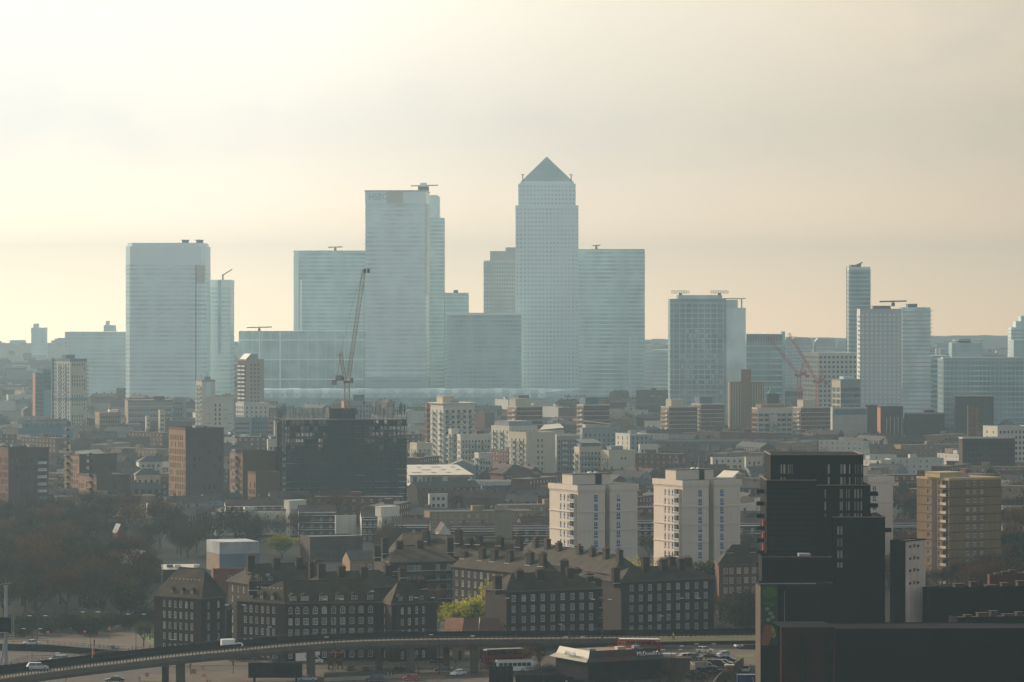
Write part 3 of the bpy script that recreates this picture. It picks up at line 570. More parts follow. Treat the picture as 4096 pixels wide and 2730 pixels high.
q = B('office_block', 'pink grey office block with banded storeys and rooftop box, below the giant banded tower', 'building', 499, 512, 690, 2660, 1602, 8); block(q, GREYW, G(q,'f',18,4.0,1.1,1.4), G(q,'l',3,4,1.1,1.4), mleft=TANB, style='mid', mpar=REDB)
hut(q, q.lx(616), q.lx(659), 4, 14, q.H, q.z(1588), REDB); mb = MB(); mb.box(-.3, q.W+.3, -.3, -.02, 0, .5, CREAM2); me_ = mb.mesh('string_course')
for k in range(1, 6): link('string_course', me_, q.root, (0, 0, k*4.0))
q.finish()
q = B('office_block', 'plain dark block at the right end of the pink grey office block', 'building', None, 694, 735, 2700, 1592, 0, 20); block(q, GREYW, G(q,'f',3,4.0,1.0,1.2), style='mid'); q.finish()
q = B('low_block', 'narrow pale stair block standing before the pink grey office block, left one', 'building', 581, 586, 600, 2560, 1664, 20); block(q, CREAM, G(q,'f',1,3,.8,1.2)); q.finish()
q = B('low_block', 'narrow pale stair block standing before the pink grey office block, right one', 'building', 634, 639, 660, 2560, 1640, 20); block(q, CREAM, G(q,'f',2,3,.8,1.2)); q.finish()
q = B(BR, 'white tower with glazed notch near its top and antennae, left of the striped balcony tower', 'tower block', 783, 808, 861, 2500, 1520, 30); fh = 3.0; nr = int(q.H/fh)-1
mb = MB(); block(q, CREAM2, [], G(q,'l',4,fh,1.2,1.9,.5,.6), mroof=DARKR, mpar=GREYW, par=1.3, style_l='pale'); mb.box(q.lx(824), q.lx(842), -.12, -.02, q.z(1585), q.z(1530), FGL2); q.part('glazed_notch', mb)
mb = MB(); mb.box(q.lx(826), q.lx(850), 3, 8, q.H, q.z(1508), GREYW); mb.bar((q.lx(838),4,q.H),(q.lx(838),4,q.z(1488)),.15,GREYF); mb.bar((q.lx(820),6,q.H),(q.lx(820),6,q.z(1500)),.15,GREYF); q.part('roof_mast', mb)
balconies(q, [q.D*.25, q.D*.75], 3, nr, fh, 3.4, .9, 'left'); q.finish()
q = B('apartment_block', 'white slab block with scattered slot windows, joined to the white notched tower', 'building', None, 822, 935, 2480, 1590, 0, 16); fh = 3.0; nr = int(q.H/fh)-1; rc = cols([q.lx(862), q.lx(879)], 1.1, 0, nr, fh, 1.9, .7)
rc += [(q.lx(x)-1.5, q.lx(x)+1.5, k*2*fh + 1.8 + (fh if i % 2 else 0), k*2*fh + 2.1 + (fh if i % 2 else 0)) for i, x in enumerate((828+6, 902, 919)) for k in range(1, nr//2)]
block(q, CREAM2, rc, mpar=CREAM2, mright=GREYW); q.finish()
q = B(BR, 'brick tower with striped white balconies down its left side and slanted roof tip', 'tower block', 950, 984, 1056, 2750, 1438, 32); fh = 2.9; nr = int(q.H/fh)-1
block(q, mat('pinkish_brick', (.36,.28,.22), .9, .1, .1), G(q,'f',3,fh,1.3,1.4,3), G(q,'l',4,fh,1.8,1.6,.5), mleft=REDB, style_l='mid'); balconies(q, [q.D*.28, q.D*.72], 3, nr, fh, q.D*.34, .8, 'left', WHITE, WHITE)
mb = MB(); x0, x1 = q.lx(976), q.lx(1036); mb.quad([(1,2,q.H),(x1,2,q.H),(x1,2,q.z(1416)),(5,2,q.z(1416))], GREYW); mb.quad([(1,2,q.H),(5,2,q.z(1416)),(5,12,q.z(1416)),(1,12,q.H)], WHITER); mb.quad([(5,2,q.z(1416)),(x1,2,q.z(1416)),(x1,12,q.z(1416)),(5,12,q.z(1416))], WHITER); mb.quad([(x1,2,q.H),(x1,12,q.H),(x1,12,q.z(1416)),(x1,2,q.z(1416))], GREYW); q.part('roof_tip', mb); q.finish()
q = B('apartment_block', 'pale lower block wrapped round the foot of the striped balcony tower', 'building', 938, 975, 1075, 2640, 1612, 28); block(q, CREAM2, G(q,'f',5,3,1.2,1.6), G(q,'l',5,3,1.8,1.9,.4), style_l='pale'); q.finish()
q = B('apartment_block', 'grey green flats with small windows under the striped balcony tower', 'building', None, 938, 1003, 2400, 1672, 0, 14); block(q, GREYW, G(q,'f',8,2.9,.9,1.3), style='mid'); q.finish()
q = B('apartment_block', 'dark blue clad flats with orange window squares, left of the scaffolded block', 'building', None, 1004, 1096, 2410, 1672, 0, 16); block(q, BLUEW, G(q,'f',8,2.9,.9,1.4)); mb = MB(); mb.box(-.8,.8,-.1,-.02,0,1.5,ORANGEC); me_ = mb.mesh('orange_panel')
for x in (1076, 1086):
    for k in range(4): link('orange_panel', me_, q.root, (q.lx(x), 0, 8+k*2.9))
q.finish()
q = B('office_block', 'cream office with tall window bays peeping out left of the scaffolded block', 'building', 1068, 1072, 1160, 2020, 1758, 12); block(q, CREAM, G(q,'f',5,9,1.4,6,.5,1,z0=8), mroof=WHITER, mpar=CREAM, par=.6); hut(q, 2, 12, 3, 12, q.H, q.z(1748), BLUEW); q.finish()
q = B('office_block', 'bright lit white block showing above the left end of the scaffolding', 'building', 1096, 1098, 1150, 2200, 1684, 8); block(q, CREAM2, G(q,'f',6,3.2,1,1.6)); q.finish()
q = B('office_block', 'small grey blue box on a roof right of the crane mast', 'building', 1410, 1412, 1458, 2750, 1580, 8); block(q, BLUEW); q.finish()
q = B('office_block', 'brown and pale block beyond the scaffolded roof, behind the crane mast', 'building', 1366, 1376, 1490, 2600, 1606, 12); block(q, GREYW, G(q,'f',9,3.4,1,1.3), mleft=ORANGEC); q.finish()

# --- brown brick towers, left, sun and shade put into their brick colours
def slots(Ln, n, z0, z1, fh, w=.85, h=2.1, m0=.6, dens=1.0, rs=3):
    r = random.Random(rs); out = []; st = (Ln-2*m0)/n
    for j in range(int((z1-z0)/fh)):
        for i in range(n):
            if r.random() < dens: u = m0+st*(i+.5); out.append((u-w/2, u+w/2, z0+j*fh+.5, z0+j*fh+.5+h))
    return out
def brown(label, xl, xm, xr, Y, yt, ang, ml, mf, nl, nf, dl=.9, df=.45, rs=1, bal=None, fh=3.05, style='mid', name='brick_tower'):
    q = B(name, label, 'tower block', xl, xm, xr, Y, yt, ang)
    block(q, mf, slots(q.W, nf, 0, q.H-1.6, fh, 1.2, 1.9, .8, df, rs), slots(q.D, nl, 0, q.H-1.6, fh, .8, 2.2, .6, dl, rs+1), mroof=DARKR, mpar=mf, mleft=ml, par=1.1, style=style, style_l='plain'); 
    if bal: balconies(q, bal[0], 3, int((q.H-4)/fh), fh, bal[1], 1.4, bal[2], GREYW)
    q.finish(); return q
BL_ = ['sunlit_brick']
LIT = mat('orange_or_sunlit_brick', (0.25, 0.14, 0.08), 0.9, .12, .25, streak=.1); SHD = mat('shaded_brown_brick', (0.075, 0.052, 0.045), 0.9, .15, .25)  # on these towers LIT paints sun and SHD paints shade into the brick
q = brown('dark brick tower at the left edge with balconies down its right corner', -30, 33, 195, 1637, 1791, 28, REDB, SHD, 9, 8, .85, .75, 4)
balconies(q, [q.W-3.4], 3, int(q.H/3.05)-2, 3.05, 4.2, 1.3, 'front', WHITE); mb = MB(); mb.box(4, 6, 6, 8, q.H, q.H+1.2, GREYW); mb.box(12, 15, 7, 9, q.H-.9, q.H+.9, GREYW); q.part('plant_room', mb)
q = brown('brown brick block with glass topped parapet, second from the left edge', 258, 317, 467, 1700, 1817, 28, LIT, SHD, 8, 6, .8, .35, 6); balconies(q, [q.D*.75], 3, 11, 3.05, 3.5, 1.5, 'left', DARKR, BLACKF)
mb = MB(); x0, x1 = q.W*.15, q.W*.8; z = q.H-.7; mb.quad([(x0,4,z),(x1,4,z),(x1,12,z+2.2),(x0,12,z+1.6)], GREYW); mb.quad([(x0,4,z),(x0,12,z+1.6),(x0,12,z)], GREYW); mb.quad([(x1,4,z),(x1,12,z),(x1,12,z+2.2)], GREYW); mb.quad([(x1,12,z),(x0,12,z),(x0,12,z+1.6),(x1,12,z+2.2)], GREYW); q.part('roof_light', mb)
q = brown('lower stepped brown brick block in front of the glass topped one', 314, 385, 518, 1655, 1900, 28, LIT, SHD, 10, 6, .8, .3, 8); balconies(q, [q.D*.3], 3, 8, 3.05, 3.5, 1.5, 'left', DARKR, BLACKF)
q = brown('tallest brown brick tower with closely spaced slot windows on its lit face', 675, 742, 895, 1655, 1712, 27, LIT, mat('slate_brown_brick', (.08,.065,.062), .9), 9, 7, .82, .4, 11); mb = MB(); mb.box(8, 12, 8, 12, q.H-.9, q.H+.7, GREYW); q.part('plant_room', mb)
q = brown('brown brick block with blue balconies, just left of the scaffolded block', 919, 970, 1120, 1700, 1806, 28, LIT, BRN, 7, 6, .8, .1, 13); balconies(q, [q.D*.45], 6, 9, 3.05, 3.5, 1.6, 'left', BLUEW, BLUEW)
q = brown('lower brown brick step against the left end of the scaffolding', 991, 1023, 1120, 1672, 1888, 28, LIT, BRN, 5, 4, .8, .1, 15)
q = B('brick_tower', 'dark square chimney like block with pale letters, between two brown towers', 'building', None, 484, 533, 2120, 1797, 0, 12); block(q, SHD, par=.6); text('LAF', q.root, 3.2, (q.W*.14, -.12, q.z(1833)), CREAM2, .05, sx=1.1)
q = B('mill_building', 'row of dark pitched bays with two green domes, left middle distance', 'building', None, 72, 282, 2480, 1714, 0, 16); block(q, BLUEW, G(q,'f',14,3.2,1.4,1.8), par=.3); mb = MB(); mb.box(-1.3,1.3,1,6,0,3.4,BLUEW); me_ = mb.mesh('roof_bay')
for k in range(9): link('roof_bay', me_, q.root, (4+k*3.2, 0, q.H))
for x in (182, 232): mb = MB(); mb.dome((q.lx(x),4,q.H), 2.6, 2.4, GREENC); q.part('dome', mb)
q.finish()

# --- scaffolded block
q = B('scaffolded_building', 'large building shell wrapped in dark scaffolding and netting under the yellow crane', 'building', 1117, 1142, 1625, 1700, 1662, 9)
S = q; fh = 2.75; nfl = int(q.H/fh); NET = mat('debris_netting', (0.018, 0.022, 0.026), 0.95, .3, .3, spec=.0, objvar=.2); SLAB = mat('raw_concrete', (0.11, 0.11, 0.11), 0.9, .15, .1); POLE = mat('scaffold_tube', (0.05, 0.06, 0.065), 0.6)
mb = MB(); mb.box(0, q.W, 0, q.D, 0, .28, SLAB); me_ = mb.mesh('floor_slab')
for k in range(1, nfl+1): link('floor_slab', me_, q.root, (0, 0, k*fh))
mb = MB(); mb.box(-.25,.25,-.25,.25,.28,fh,SLAB); me_ = mb.mesh('column')
for k in range(nfl-6, nfl):
    for i in range(15):
        for y in (.6, q.D*.5, q.D-.6): link('column', me_, q.root, (.8+(q.W-1.6)*i/14, y, k*fh))
mb = MB(); x0, x1 = q.lx(1325), q.lx(1431); mb.box(x0, x1, q.D*.3, q.D*.75, 0, q.z(1638), mat('core_shutter', (.035,.022,.028), .8)); 
for i in range(16): x = x0+(x1-x0)*i/15; mb.bar((x,q.D*.3-.2,q.z(1662)),(x,q.D*.3-.2,q.z(1634)),.12,POLE)
q.part('lift_core', mb)
nb = 26; bw = q.W/nb
def standards(axis, L_, off):
    mb = MB(); n = int(L_/2.0); rr = random.Random(3)
    mb.bar((0,0,0),(0,0,q.H+1.2),.055,POLE); return mb.mesh('scaffold_standard')
me_ = standards('x', q.W, 1.2); rr = random.Random(9)
for i in range(nb+1):
    for dy in (-.3, -1.5): o = link('scaffold_standard', me_, q.root, (bw*i, dy, 0)); o.scale = (1,1, 1 + rr.choice([0,.02,.06,.10])*(dy == -.3))
for i in range(int(q.D/2.2)+1):
    for dx in (-.3, -1.5): o = link('scaffold_standard', me_, q.root, (dx, i*2.2, 0)); o.scale = (1,1, 1+rr.choice([0,.03,.1]))
lm = MB(); 
for dy in (-.3, -1.5):
    for dz in (0, .5, 1.0): lm.bar((-1.5,dy,dz),(q.W+.5,dy,dz),.045,POLE)
lm.box(-1.5, q.W+.5, -1.45, -.35, -.08, 0, POLE); 
for dx in (-.3, -1.5): lm.bar((dx,-1.5,.5),(dx,q.D,.5),.045,POLE)
lm.box(-1.45, -.35, -.3, q.D, -.08, 0, POLE); me_ = lm.mesh('scaffold_lift')
for k in range(0, nfl+1): link('scaffold_lift', me_, q.root, (0,0,k*fh+.1))
mb = MB(); mb.box(0.03, bw-.03, -1.66, -1.6, 0.05, fh-.05, NET); mf_ = mb.mesh('netting_panel')
cnt = 0
for k in range(nfl):
    for i in range(nb):
        top = nfl-1-k
        p = {0:.35, 1:.45, 2:.5, 3:.55, 4:.85}.get(top, .998)
        if rr.random() < p or (10 <= i <= 15): link('netting_panel', mf_, q.root, (bw*i, 0, k*fh)); cnt += 1
mb = MB(); mb.box(-1.66, -1.6, 0.03, 2.17, 0.05, fh-.05, NET); mf_ = mb.mesh('netting_panel')
for k in range(nfl):
    for i in range(int(q.D/2.2)):
        if rr.random() < (.3 if k > nfl-6 else .8): link('netting_panel', mf_, q.root, (0, i*2.2, k*fh))
pm_ = MB(); pm_.bar((0,0,0),(0,0,1),.17,POLE); pme = pm_.mesh('pole')
for i in range(30): link('pole', pme, q.root, (q.W*rr.random(), -.3, q.H), 0, (1,1,rr.uniform(2,5.0)))
for i in range(8): link('pole', pme, q.root, (q.W-rr.uniform(0,2.4), rr.uniform(0,8), q.H), 0, (1,1,rr.uniform(4,6)))
mb = MB(); mb.box(-3.8,-1.8,4,8,0,q.z(1790),NET); mb.box(-3.4,-1.8,5,7,q.z(1790),q.z(1690),POLE); q.part('hoist', mb)

# --- tower cranes
def lattice(mb, p, q_, w, m, step=None, r=.12, up=Vector((0,0,1))):
    p = Vector(p); q_ = Vector(q_); d = q_-p; Ln = d.length; d.normalize(); a = d.cross(up if abs(d.dot(up)) < .9 else Vector((0,1,0))).normalized()*w/2; b_ = d.cross(a).normalized()*w/2
    cs = [a+b_, a-b_, -a-b_, -a+b_]; n = max(2, int(Ln/(step or w*1.3)))
    for c in cs: mb.bar(p+c, q_+c, r, m)
    for k in range(n):
        s0 = p+d*(Ln*k/n); s1 = p+d*(Ln*(k+1)/n)
        for j in range(4):
            c0, c1 = cs[j], cs[(j+1)%4]
            mb.bar(s0+c0, s1+c1 if k % 2 else s1+c0*0+c1, r*.6, m); mb.bar(s0+c0, s0+c1, r*.5, m)
def crane(label, Y, mastx, ybase, yslew, tip, apex, m, mw, cwdir=-1, group=None, tipbox=False, w=2.0):
    X = GX(mastx, Y); r = thing('tower_crane', label, 'crane', (X, Y, 0), 0, group); zb, zs = GZ(ybase, Y), GZ(yslew, Y)
    mb = MB(); lattice(mb, (0,0,zb), (0,0,zs), w, m, r=.13); mb.obj('mast', r)
    tx, tz = GX(tip[0], Y)-X, GZ(tip[1], Y); ax, az = GX(apex[0], Y)-X, GZ(apex[1], Y)
    mb = MB(); mb.box(-1.5, 1.5, -1.5, 1.5, zs, zs+1.2, m); mb.obj('slewing_ring', r)
    j0 = Vector((cwdir*-.6, 0, zs+2.0)); mb = MB(); lattice(mb, j0, (tx,0,tz), w*.72, m, r=.11); mb.obj('jib', r)
    mb = MB(); lattice(mb, (cwdir*.9,0,zs+1.2), (ax,0,az), w*.6, m, r=.11); mb.bar((ax,0,az),(cwdir*4.6,0,zs+1.4),.1,m); mb.obj('a_frame', r)
    mb = MB(); mb.bar((ax,0,az),(tx*.55+ax*.45+ (cwdir*-.0),0,az+(tz-az)*.62),.05,BLACKF); mb.bar((tx*.55+ax*.45,0,az+(tz-az)*.62),(tx,0,tz),.05,BLACKF); mb.obj('pendant_line', r)
    mb = MB(); s = cwdir; mb.box(s*1.5, s*6.6, -1.2, 1.2, zs+1.2, zs+1.5, m); mb.obj('counter_jib', r)
    mb = MB(); mb.box(s*4.6, s*6.9, -1.3, 1.3, zs-.8, zs+1.2, mw); mb.obj('counterweight', r); mb = MB(); mb.box(s*2.2, s*5.2, -1, 1, zs+1.55, zs+3.6, GREYW); mb.box(s*1.2,s*2.6,-1.1,1.1,zs+1.55,zs+3.0,GREYF); mb.obj('winch_house', r)
    mb = MB(); mb.box(-s*1.6, -s*3.0, -2.2, -.8, zs+.2, zs+2.4, BLUEW); mb.obj('cab', r)
    if tipbox:
        mb = MB(); mb.box(tx-.2, tx+2.6, -.9, .9, tz-1.4, tz+.5, BLACKF); mb.box(tx+.9, tx+1.5, -.95, .95, tz-1.45, tz+.55, WHITE); mb.obj('tip_housing', r)
    mb = MB(); mb.bar((tx,0,tz-1),(tx,0,zs-8),.05,BLACKF); mb.box(tx-.3,tx+.3,-.3,.3,zs-9.5,zs-8,BLACKF); mb.obj('hook_line', r)
    return r
crane('yellow luffing tower crane with steep jib above the scaffolded block', 1712, 1388, 1640, 1534, (1456, 1080), (1362, 1413), YEL, mat('crane_ballast', (.3,.28,.24)), -1, None, True, 2.1)
crane('red luffing tower crane on the right, the left one of the pair', 2650, 3196, 1640, 1508, (3073, 1350), (3213, 1454), REDP, REDP, 1, 'red cranes on the right')
crane('red luffing tower crane on the right, the right one of the pair', 2620, 3270, 1640, 1534, (3155, 1334), (3292, 1483), REDP, REDP, 1, 'red cranes on the right')

# --- cream apartment complex, centre
def cream(label, xl, xm, xr, Y, yt, ang, nl, nf, bl=None, bf=None, m=CREAM2, fh=3.0, mf=None, frects=None, name='apartment_block', par=1.0, mright=None, depth=None, wl=1.1, wf=1.1):
    q = B(name, label, 'building', xl, xm, xr, Y, yt, ang, depth); nr = int((q.H-par)/fh)
    fr = G(q,'f',nf,fh,wf,1.7,.7,.8) if frects is None else frects(q, nr); lr = G(q,'l',nl,fh,wl,1.9,.6,.6) if xl is not None else []
    block(q, mf or m, fr, lr, mroof=GREYR, mpar=m, mleft=m, par=par, style='mid', mright=mright)
    if bl: balconies(q, [q.D*t for t in bl], 3.2, nr-1, fh, 3.2, 1.5, 'left')
    if bf: balconies(q, [q.W*t for t in bf], 3.2, nr-1, fh, 3.2, 1.5, 'front')
    q.finish(); return q
q = cream('cream apartment tower with projecting roof slab and dark bay windows, tallest of the cream group', 1722, 1773, 1897, 2100, 1616, 26, 3, 5, [.2,.75], [.18,.55,.93], wf=1.9)
mb = MB(); mb.box(-1, q.W+1, -1, q.D+1, q.H+.02, q.H+.5, METALR); q.part('roof_slab', mb); hut(q, 2, 9, 5, 13, q.H+.5, q.z(1588), CREAM); mb = MB(); mb.box(q.W*.4, q.W*.6, 4, 8, q.H+.5, q.H+1.6, GREYW); q.part('plant_room', mb)
q = cream('narrow orange brick strip of flats stuck on the left side of the cream tower', 1702, 1706, 1722, 2130, 1612, 20, 1, 2, m=LIT)
q = cream('stepped cream flats with stacked balconies, leftmost and lowest of the cream group', 1640, 1668, 1728, 2080, 1772, 26, 3, 3, [.3,.7], [.5], m=CREAM)
q = cream('middle height cream wing with green balconies right under the cream tower', 1794, 1806, 1834, 2060, 1716, 26, 2, 1, [.5], [.5])
q = cream('five storey cream range with wide balcony stacks, right of the cream tower', 1829, 1842, 1966, 2050, 1738, 20, 2, 9, None, [.15,.35,.55,.8]); hut(q, q.W*.6, q.W*.85, 4, 9, q.H, q.H+1.6, REDB)
q = cream('low cream flats in front of the balcony range beside bare trees', 1898, 1915, 1968, 1990, 1812, 26, 2, 4, [.5], [.2])
q = cream('cream tower with grey penthouse and balconies, second of the cream group', 1965, 2037, 2150, 2120, 1705, 30, 5, 6, [.45,.85], None); hut(q, 1, q.W-2, 2, q.D-2, q.H, q.z(1688), GREYW, 'penthouse')
q = cream('cream block with big blank end wall and one pair of small window columns', 2037, 2105, 2222, 1985, 1730, 32, 4, 2, [.35,.75], None, CREAM, mright=GREYW, frects=lambda q, nr: cols([q.lx(2153), q.lx(2169)], 1.1, 0, nr, 3.0, 1.4, .9)[:]); mb = MB(); mb.prism([(-.12,-.12),(q.W+.12,-.12),(q.W+.12,q.D+.12),(-.12,q.D+.12)], 0.02, 2.2, REDB); q.part('brick_plinth', mb)
q = cream('grey shaded flats with white window rows, behind the blank end wall block', 2222, 2226, 2318, 2060, 1738, 8, 1, 7, None, [.35,.75], m=CREAM2, mf=GREYW)
q = cream('low cream flats with green balcony stacks and glazed top floor', 2297, 2318, 2408, 1960, 1788, 20, 2, 6, [.5], [.2,.45,.7], CREAM); hut(q, 1, q.W-1, 1, q.D-1, q.H, q.z(1776), BLUEW, 'penthouse'); mb = MB(); mb.quad([(0,-1,q.z(1776)+.4),(q.W,-1,q.z(1776)+.4),(q.W,12,q.z(1760)),(2,12,q.z(1760))], GREYR); mb.quad([(2,12,q.z(1760)),(q.W,12,q.z(1760)),(q.W,12,q.H),(2,12,q.H)], GREYR); q.part('roof_canopy', mb)
q = cream('cream flats with plain end wall and brick base, right end of the cream group', 2404, 2436, 2541, 1950, 1802, 28, 3, 2, [.35], None, CREAM, frects=lambda q, nr: [(u-.6,u+.6,z,z+1.2) for u in (q.lx(2487), q.lx(2502)) for z in (4.5, 7.6*1.45)]); mb = MB(); mb.prism([(-.12,-.12),(q.W+.12,-.12),(q.W+.12,q.D+.12),(-.12,q.D+.12)], 0.02, 3.2, REDB); q.part('brick_plinth', mb); hut(q, 3, 10, 3, 8, q.H, q.H+1.8, GREYW)
q = cream('grey flats with tilted wing shaped roof above the cream group', 2320, 2330, 2466, 2250, 1712, 14, 1, 7, m=GREYW); mb = MB(); mb.quad([(0,-1,q.z(1686)),(q.W*.9,-1,q.z(1700)),(q.W*.9,9,q.z(1700)+.5),(0,9,q.z(1686)+.5)], GREYR); mb.box(2, q.W*.8, 1, 8, q.H, q.z(1700), CREAM); q.part('wing_roof', mb)
q = cream('pale grey four storey flats at the far right of the cream group', 2462, 2520, 2598, 2200, 1736, 24, 3, 4, m=CREAM2, mf=GREYW); hut(q, 2, 6, 3, 7, q.H, q.H+1.4, GREYW)
q = cream('low brick and grey flats stepping down right of the cream group', 2554, 2560, 2632, 2080, 1778, 14, 1, 5, m=CREAM2)
q = cream('sloping roofed cream block between the two brick point blocks', 2149, 2155, 2255, 2250, 1722, 14, 1, 6, m=CREAM); mb = MB(); mb.quad([(0,-1,q.H+.3),(q.W,-1,q.H+1.5),(q.W,10,q.H+3.6),(6,10,q.H+3)], METALR); mb.quad([(6,10,q.H+3),(q.W,10,q.H+3.6),(q.W,10,q.H),(6,10,q.H)], GREYR); q.part('wing_roof', mb)

# --- brick point blocks with pale floor bands
def point(label, xl, xm, xr, Y, yt, ang, pent, pm=BLUEW, group='brick point blocks with pale floor bands'):
    q = B('brick_point_block', label, 'tower block', xl, xm, xr, Y, yt, ang, group=group); fh = 2.9
    block(q, REDB, G(q,'f',7,fh,1.2,1.3), G(q,'l',4,fh,1.5,1.5), mroof=GREYR, mpar=CREAM2, mleft=TANB, style='mid', par=.8)
    mb = MB(); mb.prism([(-.12,-.12),(q.W+.12,-.12),(q.W+.12,q.D+.12),(-.12,q.D+.12)], 0, .35, CREAM2); me = mb.mesh('floor_band')
    for k in range(1, int(q.H/fh)): link('floor_band', me, q.root, (0,0,k*fh))
    balconies(q, [q.D*.2], 3, int(q.H/fh)-1, fh, 3, 1.0, 'left', CREAM2, CREAM2)
    x0, x1, pt = pent; hut(q, q.lx(x0), q.lx(x1), 4, 12, q.H, q.z(pt), pm); q.finish(); return q
q = point('brick point block with two stacked rooftop huts, left of centre behind the cream group', 2030, 2066, 2170, 2420, 1626, 30, (2075, 2128, 1598), CREAM); hut(q, q.W*.45, q.W*.85, 12.3, 18, q.H, q.z(1585), BLUEW)
point('brick point block with single blue rooftop hut, above the wing roofed flats', 2307, 2334, 2437, 2420, 1619, 26, (2352, 2404, 1592))
point('brick point block with cream rooftop hut, left one of the touching pair', 2643, 2676, 2790, 2620, 1627, 26, (2696, 2748, 1600), CREAM)
point('brick point block with blue rooftop hut, right one of the touching pair', 2765, 2803, 2897, 2680, 1616, 28, (2810, 2862, 1590))
point('brick point block with cream rooftop hut standing before the red cranes', 3171, 3204, 3322, 2600, 1629, 26, (3224, 3274, 1602), CREAM)
# --- right, middle distance
q = B('church_tower', 'square dark church tower with green copper spire beside the white building site', 'tower', None, 3067, 3116, 2700, 1576, 0, 9); block(q, BRN2, G(q,'f',2,7,1,3), par=.4); q.finish()
mb = MB(); ap = (q.lx(3087), 4.5, q.z(1546)); c = [(1,1,q.H+.02),(q.W*.72,1,q.H+.02),(q.W*.72,8,q.H+.02),(1,8,q.H+.02)]
for k in range(4): mb.quad([c[k], c[(k+1)%4], ap], GREENC)
q.part('spire', mb)
q = B('construction_block', 'half built white and orange block with open floors, near the red cranes', 'building', 3007, 3030, 3172, 2620, 1632, 20); block(q, CREAM2, G(q,'f',6,3.4,3.6,2.0,.5,.7), G(q,'l',3,3.4,2.5,2.2,.4,.6), mleft=LIT, mroof=METALR, style='plain', rev=.9); hut(q, 4, q.W*.8, 3, 12, q.H, q.z(1620), LIT, 'top_storey'); mb = MB(); mb.box(q.lx(3075), q.lx(3105), -2, -.05, 0, q.z(1660), CREAM2); q.part('stair_tower', mb); q.finish()
q = B('office_block', 'glazed office tower with open lit storeys left side, right of the red cranes', 'building', 3327, 3362, 3442, 2560, 1518, 24); block(q, GREYW, G(q,'f',7,4,2.6,2.4,.4,1), G(q,'l',2,4,4.5,2.9,.4,.6), mleft=CREAM, mroof=GREYR, style='pale'); hut(q, 4, q.W*.8, 3, 9, q.H, q.z(1508), FGL2); q.finish()
q = B('office_block', 'wide podium with dark window strip over blank grey hoarding, right of the cranes', 'building', 3322, 3330, 3468, 2520, 1630, 12); mb = MB(); block(q, mat('pale_hoarding', (.42,.40,.36)), mroof=METALR, par=.6); mb.box(1, q.W-.5, -.25, -.03, q.z(1660), q.z(1640), BLUEW); mb.box(q.W*.03, q.W*.98, -1.0, -.03, q.z(1636), q.z(1633), CREAM2); q.part('window_strip', mb)
q = B('apartment_block', 'slim dark block wedged between the hoarded podium and the orange edged block', 'building', None, 3468, 3510, 2560, 1622, 0, 12); block(q, BRN2, G(q,'f',3,3,1.2,1.5)); q.finish()
q = B('apartment_block', 'dark block with tall bright orange left edge and pale posts, right of the podium', 'building', 3509, 3522, 3612, 2480, 1627, 16); block(q, BRN2, G(q,'f',6,3.1,1.5,2.0), mleft=ORANGEC, par=.7); mb = MB(); mb.box(-.2,.2,-.9,-.5,0,14,CREAM2); me_ = mb.mesh('pale_post')
for k in range(5): link('pale_post', me_, q.root, (q.W*(.25+.17*k), 0, 4))
q.finish()
q = B('apartment_block', 'long low dark block with stepped roof, right of the orange edged block', 'building', 3617, 3625, 3779, 2480, 1652, 8); block(q, BRN2, G(q,'f',12,3.1,1.2,1.5), mpar=GREYW); hut(q, q.W*.5, q.W*.75, 3, 9, q.H, q.H+1.5, BRN2); q.finish()
q = B(BR, 'lone dark tower block with pale right edge near the right border', 'tower block', None, 3976, 4036, 2950, 1543, -5, 14); block(q, BRN2, G(q,'f',4,2.9,1.2,1.4), par=.8); mb = MB(); mb.box(q.W-2.5, q.W+.1, -.2, -.02, 0, q.H-1, TANB); q.part('edge_strip', mb); hut(q, 2, 6, 3, 8, q.H, q.H+1.6, BRN2); q.finish()
for i, (a, b_) in enumerate(((3868, 3882), (3884, 3899), (3901, 3918))):
    q = B('brick_stack', ['short orange brick stack, left of three beyond the dark roofs', 'short orange brick stack, middle of three beyond the dark roofs', 'short orange brick stack, right of three beyond the dark roofs'][i], 'building', a, a+5, b_, 2350, 1622+i*4, 40, group='orange stacks'); block(q, LIT, G(q,'f',1,3,.8,1.2), par=.5); q.finish()
q = B('terrace', 'white walled terrace on the right border with rows of dark windows', 'building', 3932, 3990, 4140, 2050, 1706, 22); block(q, CREAM2, G(q,'f',9,2.9,1.3,1.4), G(q,'l',2,2.9,1.2,1.3), par=.6); q.finish()
q = B('terrace', 'low white roofed terrace with lit bay fronts below the white walled one', 'building', 3835, 3850, 4060, 1950, 1750, 10); block(q, BRN2, G(q,'f',14,2.9,1.4,1.5), mpar=CREAM2, par=.7); q.finish()
q = B('low_range', 'long low pale roofed range in front of the lone dark tower', 'building', None, 3825, 3975, 2800, 1584, 0, 14); block(q, BRN2, G(q,'f',14,3,1,1.4), mroof=METALR, mpar=METALR, par=.4); q.finish()
q = B('apartment_block', 'pale orange ribbed block standing before the tower with twin roof rigs', 'tower block', None, 2918, 3055, 2740, 1530, 0, 16); block(q, TANB, [], par=.7)
mb = MB(); mb.box(q.W*.33, q.W*.63, -1.5, -.02, 0, q.z(1478), LIT); q.part('centre_bay', mb); fins(q, 14, 2, q.H-1, CREAM, .5, .4)
